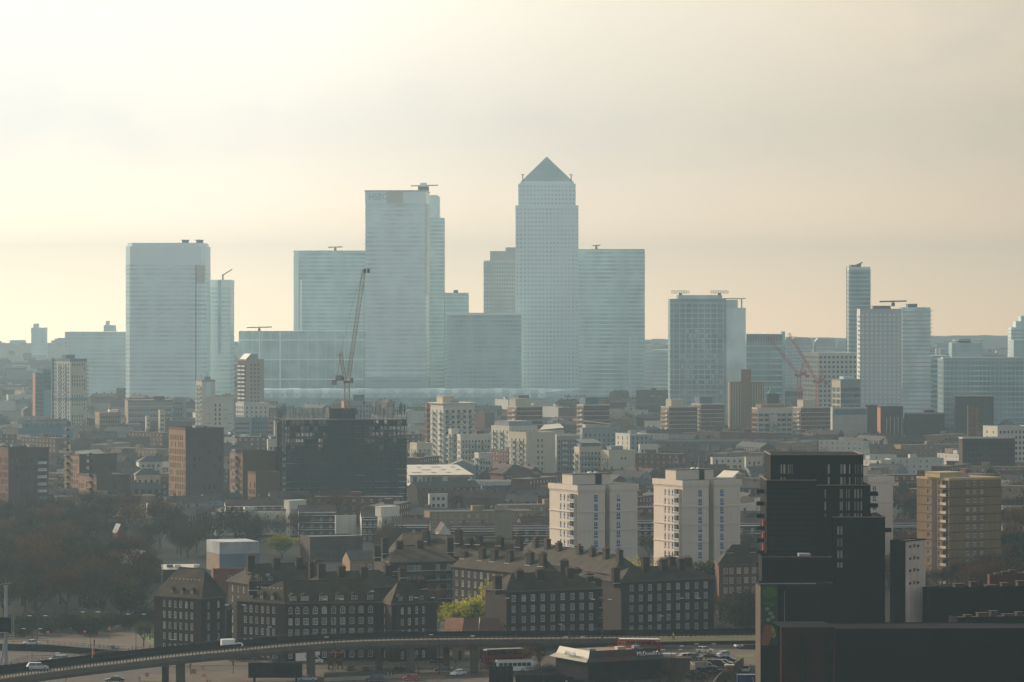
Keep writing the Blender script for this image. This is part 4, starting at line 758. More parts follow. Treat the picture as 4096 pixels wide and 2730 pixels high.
# railway viaduct
VIA = mat('viaduct_stone', (.14,.13,.125)); q = B('railway_viaduct', 'long dark railway viaduct with pale parapet crossing below the brick point blocks', 'bridge', None, 2560, 3345, 2330, 1742, 0, 9)
mb = MB(); mb.box(0, q.W, 0, 9, 5.2, 7.2, VIA); mb.box(0, q.W, -.3, .2, 7.2, 8.4, GREYW); q.part('deck', mb); mb = MB(); mb.box(-1,1,.3,8.7,0,5.18,VIA); me_ = mb.mesh('pier')
for k in range(18): link('pier', me_, q.root, (3+k*q.W/18, 0, 0))
# ------------------------------------------------------------------ brick estate with hipped roofs and chimneys (near)
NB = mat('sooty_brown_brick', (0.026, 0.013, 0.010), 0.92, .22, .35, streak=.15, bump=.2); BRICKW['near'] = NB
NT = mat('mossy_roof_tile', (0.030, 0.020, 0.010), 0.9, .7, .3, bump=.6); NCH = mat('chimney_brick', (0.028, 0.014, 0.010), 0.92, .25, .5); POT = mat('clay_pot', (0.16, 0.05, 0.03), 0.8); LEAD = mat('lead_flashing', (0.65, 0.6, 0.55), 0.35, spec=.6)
BAND = mat('stone_cornice', (0.12, 0.08, 0.06), 0.8, .15, .4)
EZ, FH0 = 14.7, 2.77
class Q:
    """Flats on a four-cornered plan; corners given as (picture column, distance)."""
    def __init__(s, label, A, C, R, Bk=None, ez=EZ, name='brick_flats', group='brick flats with hipped roofs', z_base=0.0):
        w = lambda p: Vector((GX(p[0], p[1]), p[1])); s.Cw = w(C); s.A = w(A)-s.Cw; s.R = w(R)-s.Cw; s.Bk = (w(Bk)-s.Cw) if Bk else s.A+s.R; s.C = Vector((0,0)); s.ez = ez; s.Y = C[1]
        s.root = thing(name, label, 'building', (s.Cw.x, s.Cw.y, 0), 0, group); s.wins = []; REG.append([s.Cw+v for v in (s.C, s.R, s.Bk, s.A)]); s.rb = []
    part = B.part; finish = B.finish
    def u(s, px, p0, p1):            # distance along p0->p1 hit by a picture column
        d = (p1-p0); L_ = d.length; d = d/L_; k = (px-CX)/F; o = s.Cw+p0
        return (k*o.y-o.x)/(d.x-k*d.y)
def rows(us, widths, n=5, h=1.72, ez=EZ, styles=None, fh=FH0, top=2.85):
    out = []
    for i, u in enumerate(us):
        w = widths[i] if isinstance(widths, (list, tuple)) else widths
        for k in range(n):
            st = (styles[k] if styles else None) or ('sash2' if w > 1.15 else 'sash'); z = ez - top - k*fh; hh = h + (.12 if st == 'arch' else 0)
            if z > .3: out.append((u-w/2, u+w/2, z, z+hh, st))
    return out
CHC = {}
def chimney(q, p, zb, zt, ang=0.0, w=2.0, d=1.3, m=None, pots=4):
    key = (round(zt-zb,1), w, d, (m or NCH).name)
    if key not in CHC:
        h = zt-zb; mb = MB(); mb.box(-w/2, w/2, -d/2, d/2, 0, h-.9, m or NCH); mb.box(-w/2-.1, w/2+.1, -d/2-.1, d/2+.1, h-.9, h-.65, m or NCH); mb.box(-w/2, w/2, -d/2, d/2, h-.65, h-.45, m or NCH)
        pm = MB()
        for k in range(pots): pm.bar((-w/2+w*(k+.5)/pots,0,h-.45),(-w/2+w*(k+.5)/pots,0,h+.15),(.15,.12),POT,6)
        fm = MB(); fm.box(-w/2-.12, w/2+.12, -d/2-.5, -d/2-.02, 1.2, 1.3, LEAD)
        CHC[key] = (mb.mesh('chimney'), pm.mesh('chimney_pots'), fm.mesh('flashing'))
    a, b_, c = CHC[key]; o = link('chimney', a, q.root, (p[0], p[1], zb), ang); link('chimney_pots', b_, o); link('flashing', c, o); return o
def quad_hip(q, P, z, h, i0, i1, m=NT, over=.45, name='roof', gutter=True):
    """P: four local corners counter-clockwise, P0-P1 and P2-P3 the long sides; returns ridge ends"""
    c = sum(P, Vector((0,0)))/4; E = []
    for a, p in enumerate(P):
        e0 = (P[(a+1)%4]-p).normalized(); e1 = (P[(a-1)%4]-p).normalized(); E.append(p-(e0+e1)*over)
    m0 = (E[0]+E[3])/2; m1 = (E[1]+E[2])/2; d = (m1-m0).normalized(); r0 = m0+d*i0; r1 = m1-d*i1; v = lambda p, zz: (p.x, p.y, zz)
    mb = MB(); zt = z+h
    mb.quad([v(E[0],z),v(E[1],z),v(r1,zt),v(r0,zt)], m); mb.quad([v(E[1],z),v(E[2],z),v(r1,zt)], m); mb.quad([v(E[2],z),v(E[3],z),v(r0,zt),v(r1,zt)], m); mb.quad([v(E[3],z),v(E[0],z),v(r0,zt)], m); mb.quad([v(E[3],z),v(E[2],z),v(E[1],z),v(E[0],z)], m)
    q.part(name, mb); cb = MB(); cb.prism([tuple(e) for e in E], z-.3, z-.02, BAND); q.part('cornice', cb)
    rb = MB(); rb.bar(v(r0,zt+.03), v(r1,zt+.03), .14, NT, 6); q.part('ridge', rb)
    return r0, r1, zt
def dormer(q, p, d, z, w=1.5, h=1.5, dep=2.6):
    """flat-fronted dormer: p on eaves line, d unit direction of the eaves (outside to the right)"""
    n = Vector((d.y, -d.x)); a = math.atan2(d.y, d.x); mb = MB(); mb.box(-w/2-.12, -w/2, 0, dep, 0, h, NT); mb.box(w/2, w/2+.12, 0, dep, 0, h, NT)
    mb.quad([(-w/2-.25,-.15,h),(w/2+.25,-.15,h),(0,.2,h+.7)], NT); mb.quad([(-w/2-.25,-.15,h),(0,.2,h+.7),(0,dep+1.2,h+.9),(-w/2-.25,dep,h)], NT); mb.quad([(w/2+.25,-.15,h),(w/2+.25,dep,h),(0,dep+1.2,h+.9),(0,.2,h+.7)], NT)
    o = mb.obj('dormer', q.root); o.location = (p.x, p.y, z); o.rotation_euler = (0,0,a); st = 'sash2' if w > 1.2 else 'sash'
    k = place_window(st, round(w,2), h, (0, .06, 0), 0, o); return o
def flats(label, A, C, R, Bk=None, fpx=(), fw=1.2, lpx=(), lw=.95, rh=5.0, i0=6, i1=6, chim=(), long='front', n=5, fst=None, lst=None, ez=EZ, dfp=(), dlp=(), drain=(), cw=2.0, m=None, deck=False):
    q = Q(label, A, C, R, Bk, ez); m = m or NB; mb = MB()
    Z = Vector((0,0)); uf = [q.u(p, Z, q.R) for p in fpx]; ul = [q.u(p, q.A, Z) for p in lpx]
    facade(q, mb, Z, q.R, 0, ez-.3, rows(uf, fw, n, ez=ez, styles=fst), m, 'sash', .14)
    facade(q, mb, q.A, Z, 0, ez-.3, rows(ul, lw, n, ez=ez, styles=lst), m, 'sash', .14)
    facade(q, mb, q.R, q.Bk, 0, ez-.3, [], m); facade(q, mb, q.Bk, q.A, 0, ez-.3, [], m); q.part('wall', mb)
    P = [Z, q.R, q.Bk, q.A] if long == 'front' else [q.A, Z, q.R, q.Bk]
    r0, r1, zt = quad_hip(q, P, ez, rh, i0, i1)
    d = (r1-r0).normalized(); a = math.atan2(d.y, d.x)
    for c in chim:
        px, yt = c[0], c[1]; off = c[2] if len(c) > 2 else -1.9; nv = Vector((-d.y, d.x)); o = r0+nv*off; wp = q.Cw+o; k = (px-CX)/F; u = (k*wp.y-wp.x)/(d.x-k*d.y); p = o+d*u; Yp = q.Cw.y+p.y; zt_ = GZ(yt, Yp)
        chimney(q, p, zt-abs(off)*.8-1.8, zt_, a, cw)
    du = q.R.normalized(); dl = (-q.A).normalized()
    for px, w in dfp: u = q.u(px, Z, q.R); dormer(q, du*u+Vector((-du.y,du.x))*.15, du, ez+.1, w)
    for px, w in dlp: u = q.u(px, q.A, Z); dormer(q, q.A+dl*u+Vector((-dl.y,dl.x))*.15, dl, ez+.1, w)
    dm = MB(); dm.bar((0,0,0),(0,0,ez-.4),.07,BLACKF,6); me = dm.mesh('drainpipe')
    for px in drain: u = q.u(px, Z, q.R); p = du*u-Vector((-du.y,du.x))*.12; link('drainpipe', me, q.root, (p.x,p.y,0))
    if deck:
        sm = MB(); L_ = q.R.length; sm.box(.5, L_-.5, -1.5, -.03, 0, .2, BAND); sm.box(.5, L_-.5, -1.5, -1.38, .2, 1.15, NB); sm.box(.5, L_-.5, -1.55, -1.33, 1.15, 1.25, WHITE); me = sm.mesh('access_deck')
        for k in range(4): link('access_deck', me, q.root, (0,0,ez-3.9-k*FH0), math.atan2(q.R.y,q.R.x))
    q.finish(); return q
z7 = lambda *a: [800+x/2.353 for x in a]; z8 = lambda *a: [1700+x/1.961 for x in a]; z6 = lambda *a: [x/2.306 for x in a]
ARCH = ['arch', None, None, None, 'arch']
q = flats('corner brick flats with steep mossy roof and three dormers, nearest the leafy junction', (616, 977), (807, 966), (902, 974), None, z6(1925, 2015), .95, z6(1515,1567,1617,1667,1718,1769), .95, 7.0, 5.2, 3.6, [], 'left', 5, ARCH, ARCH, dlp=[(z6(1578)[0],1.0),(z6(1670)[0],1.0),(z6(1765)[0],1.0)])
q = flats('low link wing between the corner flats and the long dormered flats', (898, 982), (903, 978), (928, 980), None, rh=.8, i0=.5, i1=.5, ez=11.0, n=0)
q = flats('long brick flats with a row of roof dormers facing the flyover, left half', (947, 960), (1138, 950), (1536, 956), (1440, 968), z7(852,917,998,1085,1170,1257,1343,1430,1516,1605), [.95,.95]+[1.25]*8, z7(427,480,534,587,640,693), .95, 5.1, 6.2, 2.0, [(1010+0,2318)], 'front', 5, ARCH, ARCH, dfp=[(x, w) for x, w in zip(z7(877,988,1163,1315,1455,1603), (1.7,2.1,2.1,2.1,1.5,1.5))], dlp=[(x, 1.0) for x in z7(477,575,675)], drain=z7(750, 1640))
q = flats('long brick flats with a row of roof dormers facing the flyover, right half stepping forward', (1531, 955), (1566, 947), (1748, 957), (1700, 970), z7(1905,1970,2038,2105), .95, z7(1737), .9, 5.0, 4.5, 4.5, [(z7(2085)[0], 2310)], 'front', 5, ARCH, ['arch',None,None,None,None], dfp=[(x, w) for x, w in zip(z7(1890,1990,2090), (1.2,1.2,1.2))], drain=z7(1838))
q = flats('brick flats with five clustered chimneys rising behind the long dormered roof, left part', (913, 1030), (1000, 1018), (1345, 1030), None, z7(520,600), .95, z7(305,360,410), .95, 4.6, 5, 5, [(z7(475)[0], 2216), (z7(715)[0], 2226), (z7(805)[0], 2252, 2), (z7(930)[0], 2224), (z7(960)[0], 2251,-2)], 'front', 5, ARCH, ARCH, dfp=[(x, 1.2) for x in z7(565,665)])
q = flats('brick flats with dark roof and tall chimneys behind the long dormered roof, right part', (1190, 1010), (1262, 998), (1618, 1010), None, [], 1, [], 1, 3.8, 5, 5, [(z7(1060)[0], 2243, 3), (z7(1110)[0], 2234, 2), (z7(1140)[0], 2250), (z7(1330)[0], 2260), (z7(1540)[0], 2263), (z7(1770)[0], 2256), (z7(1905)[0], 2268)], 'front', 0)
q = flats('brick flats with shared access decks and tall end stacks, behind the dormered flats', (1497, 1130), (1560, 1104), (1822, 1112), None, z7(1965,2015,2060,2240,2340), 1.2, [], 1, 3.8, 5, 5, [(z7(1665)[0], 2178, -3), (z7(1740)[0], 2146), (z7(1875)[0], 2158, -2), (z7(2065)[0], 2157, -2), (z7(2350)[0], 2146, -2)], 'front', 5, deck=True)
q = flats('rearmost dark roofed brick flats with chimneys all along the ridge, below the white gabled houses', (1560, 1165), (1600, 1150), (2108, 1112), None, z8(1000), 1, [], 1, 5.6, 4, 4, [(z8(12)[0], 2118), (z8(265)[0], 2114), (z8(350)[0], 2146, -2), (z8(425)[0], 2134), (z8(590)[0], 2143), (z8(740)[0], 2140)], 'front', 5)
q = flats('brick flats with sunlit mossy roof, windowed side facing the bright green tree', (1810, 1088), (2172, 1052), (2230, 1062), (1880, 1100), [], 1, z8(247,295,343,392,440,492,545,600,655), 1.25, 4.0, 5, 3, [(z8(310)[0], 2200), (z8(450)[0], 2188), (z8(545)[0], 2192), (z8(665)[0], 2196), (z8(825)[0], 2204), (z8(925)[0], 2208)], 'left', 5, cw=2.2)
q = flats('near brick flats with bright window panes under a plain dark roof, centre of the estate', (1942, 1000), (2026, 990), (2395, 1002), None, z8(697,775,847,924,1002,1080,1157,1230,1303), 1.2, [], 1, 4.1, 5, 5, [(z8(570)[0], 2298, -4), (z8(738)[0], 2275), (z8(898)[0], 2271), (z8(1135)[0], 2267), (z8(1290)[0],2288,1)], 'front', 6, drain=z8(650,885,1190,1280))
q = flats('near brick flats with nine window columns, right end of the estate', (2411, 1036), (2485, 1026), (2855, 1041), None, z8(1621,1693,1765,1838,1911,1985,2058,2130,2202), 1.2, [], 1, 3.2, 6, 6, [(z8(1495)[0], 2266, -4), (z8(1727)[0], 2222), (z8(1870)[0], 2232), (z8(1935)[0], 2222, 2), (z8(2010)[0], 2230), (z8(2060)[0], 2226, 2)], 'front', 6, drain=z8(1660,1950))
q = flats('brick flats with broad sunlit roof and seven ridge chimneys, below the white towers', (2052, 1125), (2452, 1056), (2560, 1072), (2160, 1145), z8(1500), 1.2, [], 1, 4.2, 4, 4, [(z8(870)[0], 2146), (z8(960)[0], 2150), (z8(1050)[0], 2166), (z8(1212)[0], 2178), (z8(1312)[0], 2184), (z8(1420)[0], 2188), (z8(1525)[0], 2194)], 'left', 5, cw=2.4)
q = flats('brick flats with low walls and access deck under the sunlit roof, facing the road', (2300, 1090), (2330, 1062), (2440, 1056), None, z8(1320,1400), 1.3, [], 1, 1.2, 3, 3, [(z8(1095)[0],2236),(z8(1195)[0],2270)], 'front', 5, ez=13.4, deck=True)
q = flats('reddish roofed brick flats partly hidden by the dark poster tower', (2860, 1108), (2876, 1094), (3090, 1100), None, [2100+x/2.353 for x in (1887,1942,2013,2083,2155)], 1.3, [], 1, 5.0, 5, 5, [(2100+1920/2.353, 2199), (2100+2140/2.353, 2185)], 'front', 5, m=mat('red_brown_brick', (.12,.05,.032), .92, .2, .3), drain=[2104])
# small white roof vents in rows on the two mossy hips
vm = MB(); vm.box(-.16,.16,-.2,.12,0,.18,LEAD); vme = vm.mesh('roof_vent')
for o in [o for o in COL.objects if o.name.startswith('brick_flats') and o.get('label','').startswith(('corner brick', 'long brick flats with a row of roof dormers facing the flyover, left'))]:
    Av, dv, n0, xs = ((Vector((GX(616,977),977)), None, 8, z6(1590,1625,1660,1695,1731,1765,1802,1838)) if o['label'].startswith('corner') else (Vector((GX(947,960),960)), None, 9, z7(473,505,543,580,617,657,695,732,768)))
    Cv = o.location.to_2d(); dd = (Cv-Av).normalized(); nn = Vector((-dd.y, dd.x)); s = 2.15; 
    for px in xs: k = (px-CX)/F; b0 = Av+nn*s; u = (k*b0.y-b0.x)/(dd.x-k*dd.y); p = b0+dd*u-Cv; link('roof_vent', vme, o, (p.x, p.y, EZ+4.25 if o['label'].startswith('corner') else EZ+3.3), math.atan2(dd.y,dd.x))

# ------------------------------------------------------------------ white towers with blue panels
PINKW = mat('off_white_panel', (0.60, 0.51, 0.43), 0.8, .06, .08, streak=.07)
def white_tower(label, xl, xm, xr, Y, slot, masts=False, lcols=None, fcols=None, bal=None, hutp=None):
    q = B('white_tower', label, 'tower block', xl, xm, xr, Y, None, 27, ztop=32.6, group='white towers with blue window panels'); fh = 2.88; H = q.H; mb = MB(); nr = 11; zt = H-2.3
    z0s = [zt-.55-fh*(k+1)+.45 for k in range(nr)]
    f0, f1 = q.lx(slot[0]), q.lx(slot[1]); fr = []
    for px in fcols: u = q.lx(px); fr += [(u-.72, u+.72, z-.1, z+2.15, 'panelled') for z in z0s if z > .3]
    lr = []
    for px in lcols: v = q.ly(px); lr += [(q.D-v-.5*1.0, q.D-v+.5, z, z+2.05, 'panelled') for z in z0s if z > .3]
    vb = q.ly(bal); lr += [(q.D-vb-1.75, q.D-vb+1.6, z-.05, z+2.2, 'plain') for z in z0s if z > .3]
    facade(q, mb, (0,q.D), (0,0), 0, zt, [r for r in lr if r[4] == 'panelled'], PINKW, 'panelled', .16)
    # balcony recesses: deep openings without a window object in the opening, glazing set at the back
    facade(q, mb, (0,0), (f0,0), 0, zt, [r for r in fr if r[1] < f0], PINKW, 'panelled', .16)
    facade(q, mb, (f1,0), (q.W,0), 0, zt, [(r[0]-f1, r[1]-f1, *r[2:]) for r in fr if r[0] > f1], PINKW, 'panelled', .16)
    mb.quad([(f0,0,0),(f0,4,0),(f0,4,zt),(f0,0,zt)], PINKW); mb.quad([(f1,0,zt),(f1,4,zt),(f1,4,0),(f1,0,0)], PINKW); mb.quad([(f0,4,0),(f1,4,0),(f1,4,zt),(f0,4,zt)], GREYW)
    facade(q, mb, (q.W,0), (q.W,q.D), 0, zt, [], PINKW); facade(q, mb, (q.W,q.D), (0,q.D), 0, zt, [], PINKW); q.part('wall', mb)
    # balcony stacks proud of the left wall
    bm_ = MB(); w = 3.1; bm_.box(-1.0, -.02, -w/2, w/2, 0, .15, WHITE); bm_.box(-1.02,-.96,-w/2,w/2,.15,.95,BALG); bm_.box(-1.06,-.92,-w/2,w/2,.95,1.1,WHITE); bm_.box(-.96,-.05,-w/2,-w/2+.08,.15,2.75,PINKW); bm_.box(-.96,-.05,w/2-.08,w/2,.15,2.75,PINKW); bm_.quad([(-.04,w/2-.1,.2),(-.04,-w/2+.1,.2),(-.04,-w/2+.1,2.7),(-.04,w/2-.1,2.7)], G_DARK); me = bm_.mesh('balcony')
    for z in z0s:
        if z > 0: link('balcony', me, q.root, (0, q.ly(bal), z-.3))
    sb = MB(); ov = .22
    for a, b_ in ((-ov, f0), (f1, q.W+ov)): sb.box(a, b_, -ov, -.01, 0, .28, PINKW)
    sb.box(-ov, -.01, -.01, q.D+ov, 0, .28, PINKW); sb.box(q.W+.01, q.W+ov, -.01, q.D+ov, 0, .28, PINKW); me = sb.mesh('string_course')
    for k in range(0, 6): link('string_course', me, q.root, (0,0,zt-.55-fh*2*(k+1)-.14))
    cb = MB()
    for o_, a_, b_ in ((.12, zt+.01, zt+.5), (.34, zt+.5, H)):
        cb.prism([(-o_,-o_),(f0,-o_),(f0,3.5),(f1,3.5),(f1,-o_),(q.W+o_,-o_),(q.W+o_,q.D+o_),(-o_,q.D+o_)], a_, b_, PINKW, DARKR)
    q.part('cornice', cb)
    x0, x1, xd0, xd1, zt2 = hutp; hb = MB(); a, b_ = q.lx(x0)+1.5, q.lx(x1)+1.5; hb.box(a, b_, 4, 11, H+.01, H+3.2, PINKW); hb.box(a-.2, b_+.2, 3.8, 11.2, H+3.2, H+3.4, DARKR); q.part('lift_house', hb)
    db = MB(); db.box(q.lx(xd0)+1.5, q.lx(xd1)+1.5, 3.6, 3.98, H+.01, H+3.45, BLACKF); q.part('dark_louvre', db)
    for k, x in enumerate(((a+b_)/2+1, (a+b_)/2+3)): dm = MB(); dm.dome((x,7,H+3.41), .9-.3*k, .5, WHITE); q.part('roof_dome', dm)
    if masts:
        for px, yt in ((2724,1828),(2738,1826),(2764,1824),(2822,1838),(2825,1820),(2853,1818)):
            mm = MB(); x = q.lx(px)+1.0; zz = GZ(yt, q.Y+6); mm.bar((x,6,H+3.3),(x,6,zz),.09,GREYF); mm.box(x-.18,x+.18,5.8,6.2,zz-2.4,zz-.6,GREYF); q.part('antenna_mast', mm)
    q.finish(); return q
white_tower('white tower with blue window panels, left one, no masts on its roof', 2198, 2312, 2550, 1200, (2420, 2440), False, [2243, 2257.5, 2272], [2384, 2474], 2297, (2297, 2450, 2389, 2412, 0))
white_tower('white tower with blue window panels, middle one, thin masts on its roof', 2615, 2732, 2961, 1233, (2835, 2856), True, [2661, 2676, 2690], [2801, 2888], 2716, (2712, 2863, 2805, 2824, 0))
white_tower('white tower with blue window panels, half hidden behind the black glazed tower', 3235, 3352, 3572, 1256, (3452, 3472), False, [3280, 3295, 3310], [3420, 3498], 3334, (3330, 3480, 3425, 3442, 0))
# brown tower, right
OCH = mat('ochre_brick', (0.20, 0.125, 0.065), 0.9, .12, .15, streak=.15)
q = B('brown_tower', 'tan brick tower with dark floor bands and sunlit parapet, near the right edge', 'tower block', 3667, 3797, 4005, 1210, 1914, 30); fh = 2.78; nr = 12; zt = q.H-.7
zs_ = [zt-fh*(k+1)+1.05 for k in range(nr)]; mb = MB(); fr = [(q.lx(px)-.6, q.lx(px)+.6, z, z+1.2, 'casement') for px in [2900+x/1.5225 for x in (1478,1520,1563)] for z in zs_ if z > .2]
lr = [(q.D-q.ly(px)-.5, q.D-q.ly(px)+.5, z, z+1.25, 'casement') for px in [2900+x/1.5225 for x in (1238,1303)] for z in zs_ if z > .2]
lr += [(q.D-q.ly(3781)-1.5, q.D-q.ly(3781)+1.6, z-.6, z+1.4, 'plain') for z in zs_ if z > .7]
facade(q, mb, (0,0), (q.W,0), 0, zt, fr, OCH, 'casement', .12); facade(q, mb, (0,q.D), (0,0), 0, zt, lr, OCH, 'casement', .4); facade(q, mb, (q.W,0), (q.W,q.D), 0, zt, [], OCH); facade(q, mb, (q.W,q.D), (0,q.D), 0, zt, [], OCH); q.part('wall', mb)
flat_roof(q, 0, q.W, 0, q.D, q.H, GREYR, mat('pale_coping', (.40,.30,.17)), .7, .35, .12)
mb = MB(); mb.prism([(-.1,-.1),(q.W+.1,-.1),(q.W+.1,q.D+.1),(-.1,q.D+.1)], 0, .22, BRN2); me_ = mb.mesh('floor_band')
for k in range(nr): link('floor_band', me_, q.root, (0,0,zt-fh*(k+1)+.02))
mb = MB(); mb.box(-.05, -.01, q.ly(3747)-0, q.ly(3728), 0, zt, mat('recess_shade', (.04,.03,.022))); q.part('recess_shade_strip', mb)  # dark strip paints the recess's shade onto the flat wall
mb = MB(); mb.box(-.9,-.02,-1.5,1.5,0,.12,BAND); mb.box(-.92,-.84,-1.5,1.5,.12,1.0,CREAM); me_ = mb.mesh('balcony')
for z in zs_: link('balcony', me_, q.root, (0, q.ly(3781), z-.75))
hut(q, q.lx(3790), q.lx(3880), 4, 12, q.H, q.z(1895), mat('ochre_coping', (.42,.31,.16)), 'lift_house'); mb = MB(); mb.bar((q.lx(3883)+1,6,q.H+1),(q.lx(3883)+1,6,q.H+3.6),.06,GREYF); q.part('antenna_mast', mb); q.finish()  # lift house in one plain ochre tone
# ------------------------------------------------------------------ black glazed tower and dark blocks, right foreground
BLK = mat('black_cladding', (0.006, 0.006, 0.007), 0.7, .3, .3, spec=.05, objvar=.15); BLK2 = mat('charcoal_cladding', (0.012, 0.012, 0.013), 0.8, .3, .2, spec=.03); MAROON = mat('maroon_brick', (0.026, 0.008, 0.006), 0.95, .3, .3, spec=.03)
SKYG = mat('sky_reflecting_glass', (0.16, 0.17, 0.15), 0.15, .3, .1, spec=.9, objvar=.5); RIM = mat('parapet_flashing', (0.14, 0.10, 0.07), 0.5)
z5 = lambda *a: [2900+x/1.5225 for x in a]; y5 = lambda y: 1700+y/1.5225
q = B('black_tower', 'black glazed tower stepping out in tiers, the darkest tower in the right foreground', 'tower block', None, 3079, 3457, 862, 1822, 0, 20); X0 = q.W
def tier(q, x0, x1, y0, y1, z0, z1, wins, name='tier', left=()):
    mb = MB(); facade(q, mb, (x0,y0), (x1,y0), z0, z1, wins, BLK, 'skyg', .12); facade(q, mb, (x0,y1), (x0,y0), z0, z1, left, BLK, 'skyg', .12); facade(q, mb, (x1,y0), (x1,y1), z0, z1, [], BLK); facade(q, mb, (x1,y1), (x0,y1), z0, z1, [], BLK)
    mb.quad([(x0,y0,z1-.02),(x1,y0,z1-.02),(x1,y1,z1-.02),(x0,y1,z1-.02)], BLK2); q.part(name, mb)
    pm = MB(); pm.box(x0-.12, x1+.12, y0-.12, y0+.25, z1, z1+.25, RIM); pm.box(x0-.12, x0+.25, y0+.25, y1, z1, z1+.25, RIM); pm.box(x1-.25, x1+.12, y0+.25, y1, z1, z1+.25, RIM); q.part('parapet', pm)
_old = window_mb
def window_mb(style, w, h, split=False):
    if style != 'skyg': return _old(style, w, h, split)
    mb = MB(); pb = MB() if split else mb; a = w/2; t = .08
    for x0, x1, z0, z1 in ((-a,-a+t,0,h),(a-t,a,0,h),(-a+t,a-t,0,t),(-a+t,a-t,h-t,h)): mb.box(x0, x1, -.05, .05, z0, z1, BLACKF)
    pb.quad([(-a+t,0,t),(a-t,0,t),(a-t,0,h-t),(-a+t,0,h-t)], SKYG); return (mb, pb) if split else mb
SPLIT = SPLIT + ('skyg',)
def wcol(q, px0, px1, yy, n=1, x0=0):   # windows between two picture columns, at the given picture rows (top, bottom)
    out = []; a, b_ = q.lx(px0)-x0, q.lx(px1)-x0; st = (b_-a)/n
    for (ya, yb) in yy:
        for i in range(n): out.append((a+st*i+.06, a+st*(i+1)-.06, q.z(yb), q.z(ya)))
    return out
rw = [(y5(a), y5(b_)) for a, b_ in ((240,300),(317,370))]
w1 = wcol(q, *z5(330,345), rw) + wcol(q, *z5(346,366), rw) + wcol(q, *z5(374,410), rw[:1], 3) + wcol(q, *z5(617,636), rw) + wcol(q, *z5(694,733), rw, 2) + wcol(q, *z5(747,761), rw) + wcol(q, *z5(783,795), rw) + wcol(q, *z5(797,815), rw, 2) + wcol(q, *z5(822,834), rw)
ztop, z2 = q.H, q.z(1943); tier(q, .2, q.W-.2, 0, 22, z2-6, ztop, w1)
L2, R2 = q.lx(3066)-.3, q.lx(3481); rw = [(y5(a), y5(b_)) for a, b_ in ((390,448),(465,522),(538,562))]
w2 = []
for a, b_, n in ((602,617,1),(694,720,1),(733,745,1),(747,761,1),(783,800,1),(801,818,1),(822,836,1)): w2 += wcol(q, *z5(a,b_), rw, n)
tier(q, q.lx(3260), R2, -.6, 23, 12, z2, [(r[0]-q.lx(3260), r[1]-q.lx(3260), r[2], r[3]) for r in w2])
tier(q, q.lx(3064), q.lx(3262)-.02, -2.2, 20, 8, q.z(1922), [])
tier(q, q.lx(3330), q.lx(3538), -1.4, 18, 2, q.z(2070), [(r[0]-q.lx(3330), r[1]-q.lx(3330), r[2], r[3]) for r in wcol(q, *z5(677,716), [(y5(a), y5(b_)) for a, b_ in ((615,668),(688,740),(762,812),(835,870))], 2)])
# banded dark cladding courses on the blank middle tier
mb = MB(); mb.box(q.lx(3066), q.lx(3258), -2.32, -2.22, 0, .75, BLK2); me_ = mb.mesh('cladding_course')
for k in range(34): link('cladding_course', me_, q.root, (0, 0, 10+k*1.18)) if 10+k*1.18 < q.z(1935) else None
mb = MB(); mb.box(-1.7,0,-1.1,1.1,0,.9,BLK2); me_ = mb.mesh('balcony'); mo = MB(); mo.box(-.5,0,-.7,.7,0,1.7,mat('orange_red_panel',(.55,.06,.02),.6)); mo_ = mo.mesh('orange_panel')
for k in range(9): link('balcony', me_, q.root, (q.lx(3058), 1.5, q.z(1975)-k*2.78)); 
for k in range(3): link('orange_panel', mo_, q.root, (q.lx(3062), 2.0, q.z(2115+k*47)))
mb = MB(); mb.box(0,1.6,-1.1,1.1,0,.9,BLK2); me_ = mb.mesh('balcony')
for px, py in ((3484,1985),(3484,2032),(3538,2130)): link('balcony', me_, q.root, (q.lx(px), 1.0, q.z(py)))
q.finish()
q = B('poster_block', 'black low block with roof light, between the black tower and the poster block', 'building', None, 3048, 3327, 846, 2228, 0, 12)
block(q, BLK, [], [], mroof=BLK2, mpar=BLK2, par=.7); mb = MB(); mb.box(.0, q.W, -.12, -.02, q.H-.1, q.H+.12, RIM); q.part('roof_rim', mb); mb = MB(); mb.box(q.W*.55, q.W*.72, 4, 9, q.H-.7, q.H+.35, GREYW); q.part('roof_light', mb)
q = B('poster_block', 'black front block carrying the narrow green poster of fruit and a reaching hand', 'building', 3022, 3042, 3335, 832, 2336, 3); PB = q
block(q, BLK, [], [], mroof=BLK2, mpar=BLK2, par=.5, mleft=mat('sunlit_tan_side', (.06,.036,.024))); mb = MB(); mb.box(0, q.W*.76, -.14, -.02, q.H-.08, q.H+.1, GREYW); q.part('roof_rim', mb)  # tan left side has the sun put into its colour
x0, x1, za, zb = q.lx(3045), q.lx(3111), q.z(2583), q.z(2341); GP = mat('poster_leaf_green', (.03,.10,.01)); 
mb = MB(); mb.box(x0, x1, -.2, -.03, za, zb, mat('poster_dark_green', (.012,.03,.008), .5, .5, .5)); pz = mb.obj('poster', q.root)
r_ = random.Random(2)
def blob(cx, cz, rx, rz, m, name, y=-.23, n=10, rot=0):
    b_ = MB(); b_.quad([(cx+rx*math.cos(2*math.pi*k/n)*math.cos(rot)-rz*math.sin(2*math.pi*k/n)*math.sin(rot), y, cz+rx*math.cos(2*math.pi*k/n)*math.sin(rot)+rz*math.sin(2*math.pi*k/n)*math.cos(rot)) for k in range(n)], m); return b_.obj(name, pz)
blob((x0+x1)/2, zb-1.6, 1.6, 1.3, GP, 'printed_leaf'); FR = mat('poster_pale_fruit', (.12,.17,.11)); SK = mat('poster_skin', (.22,.07,.04))
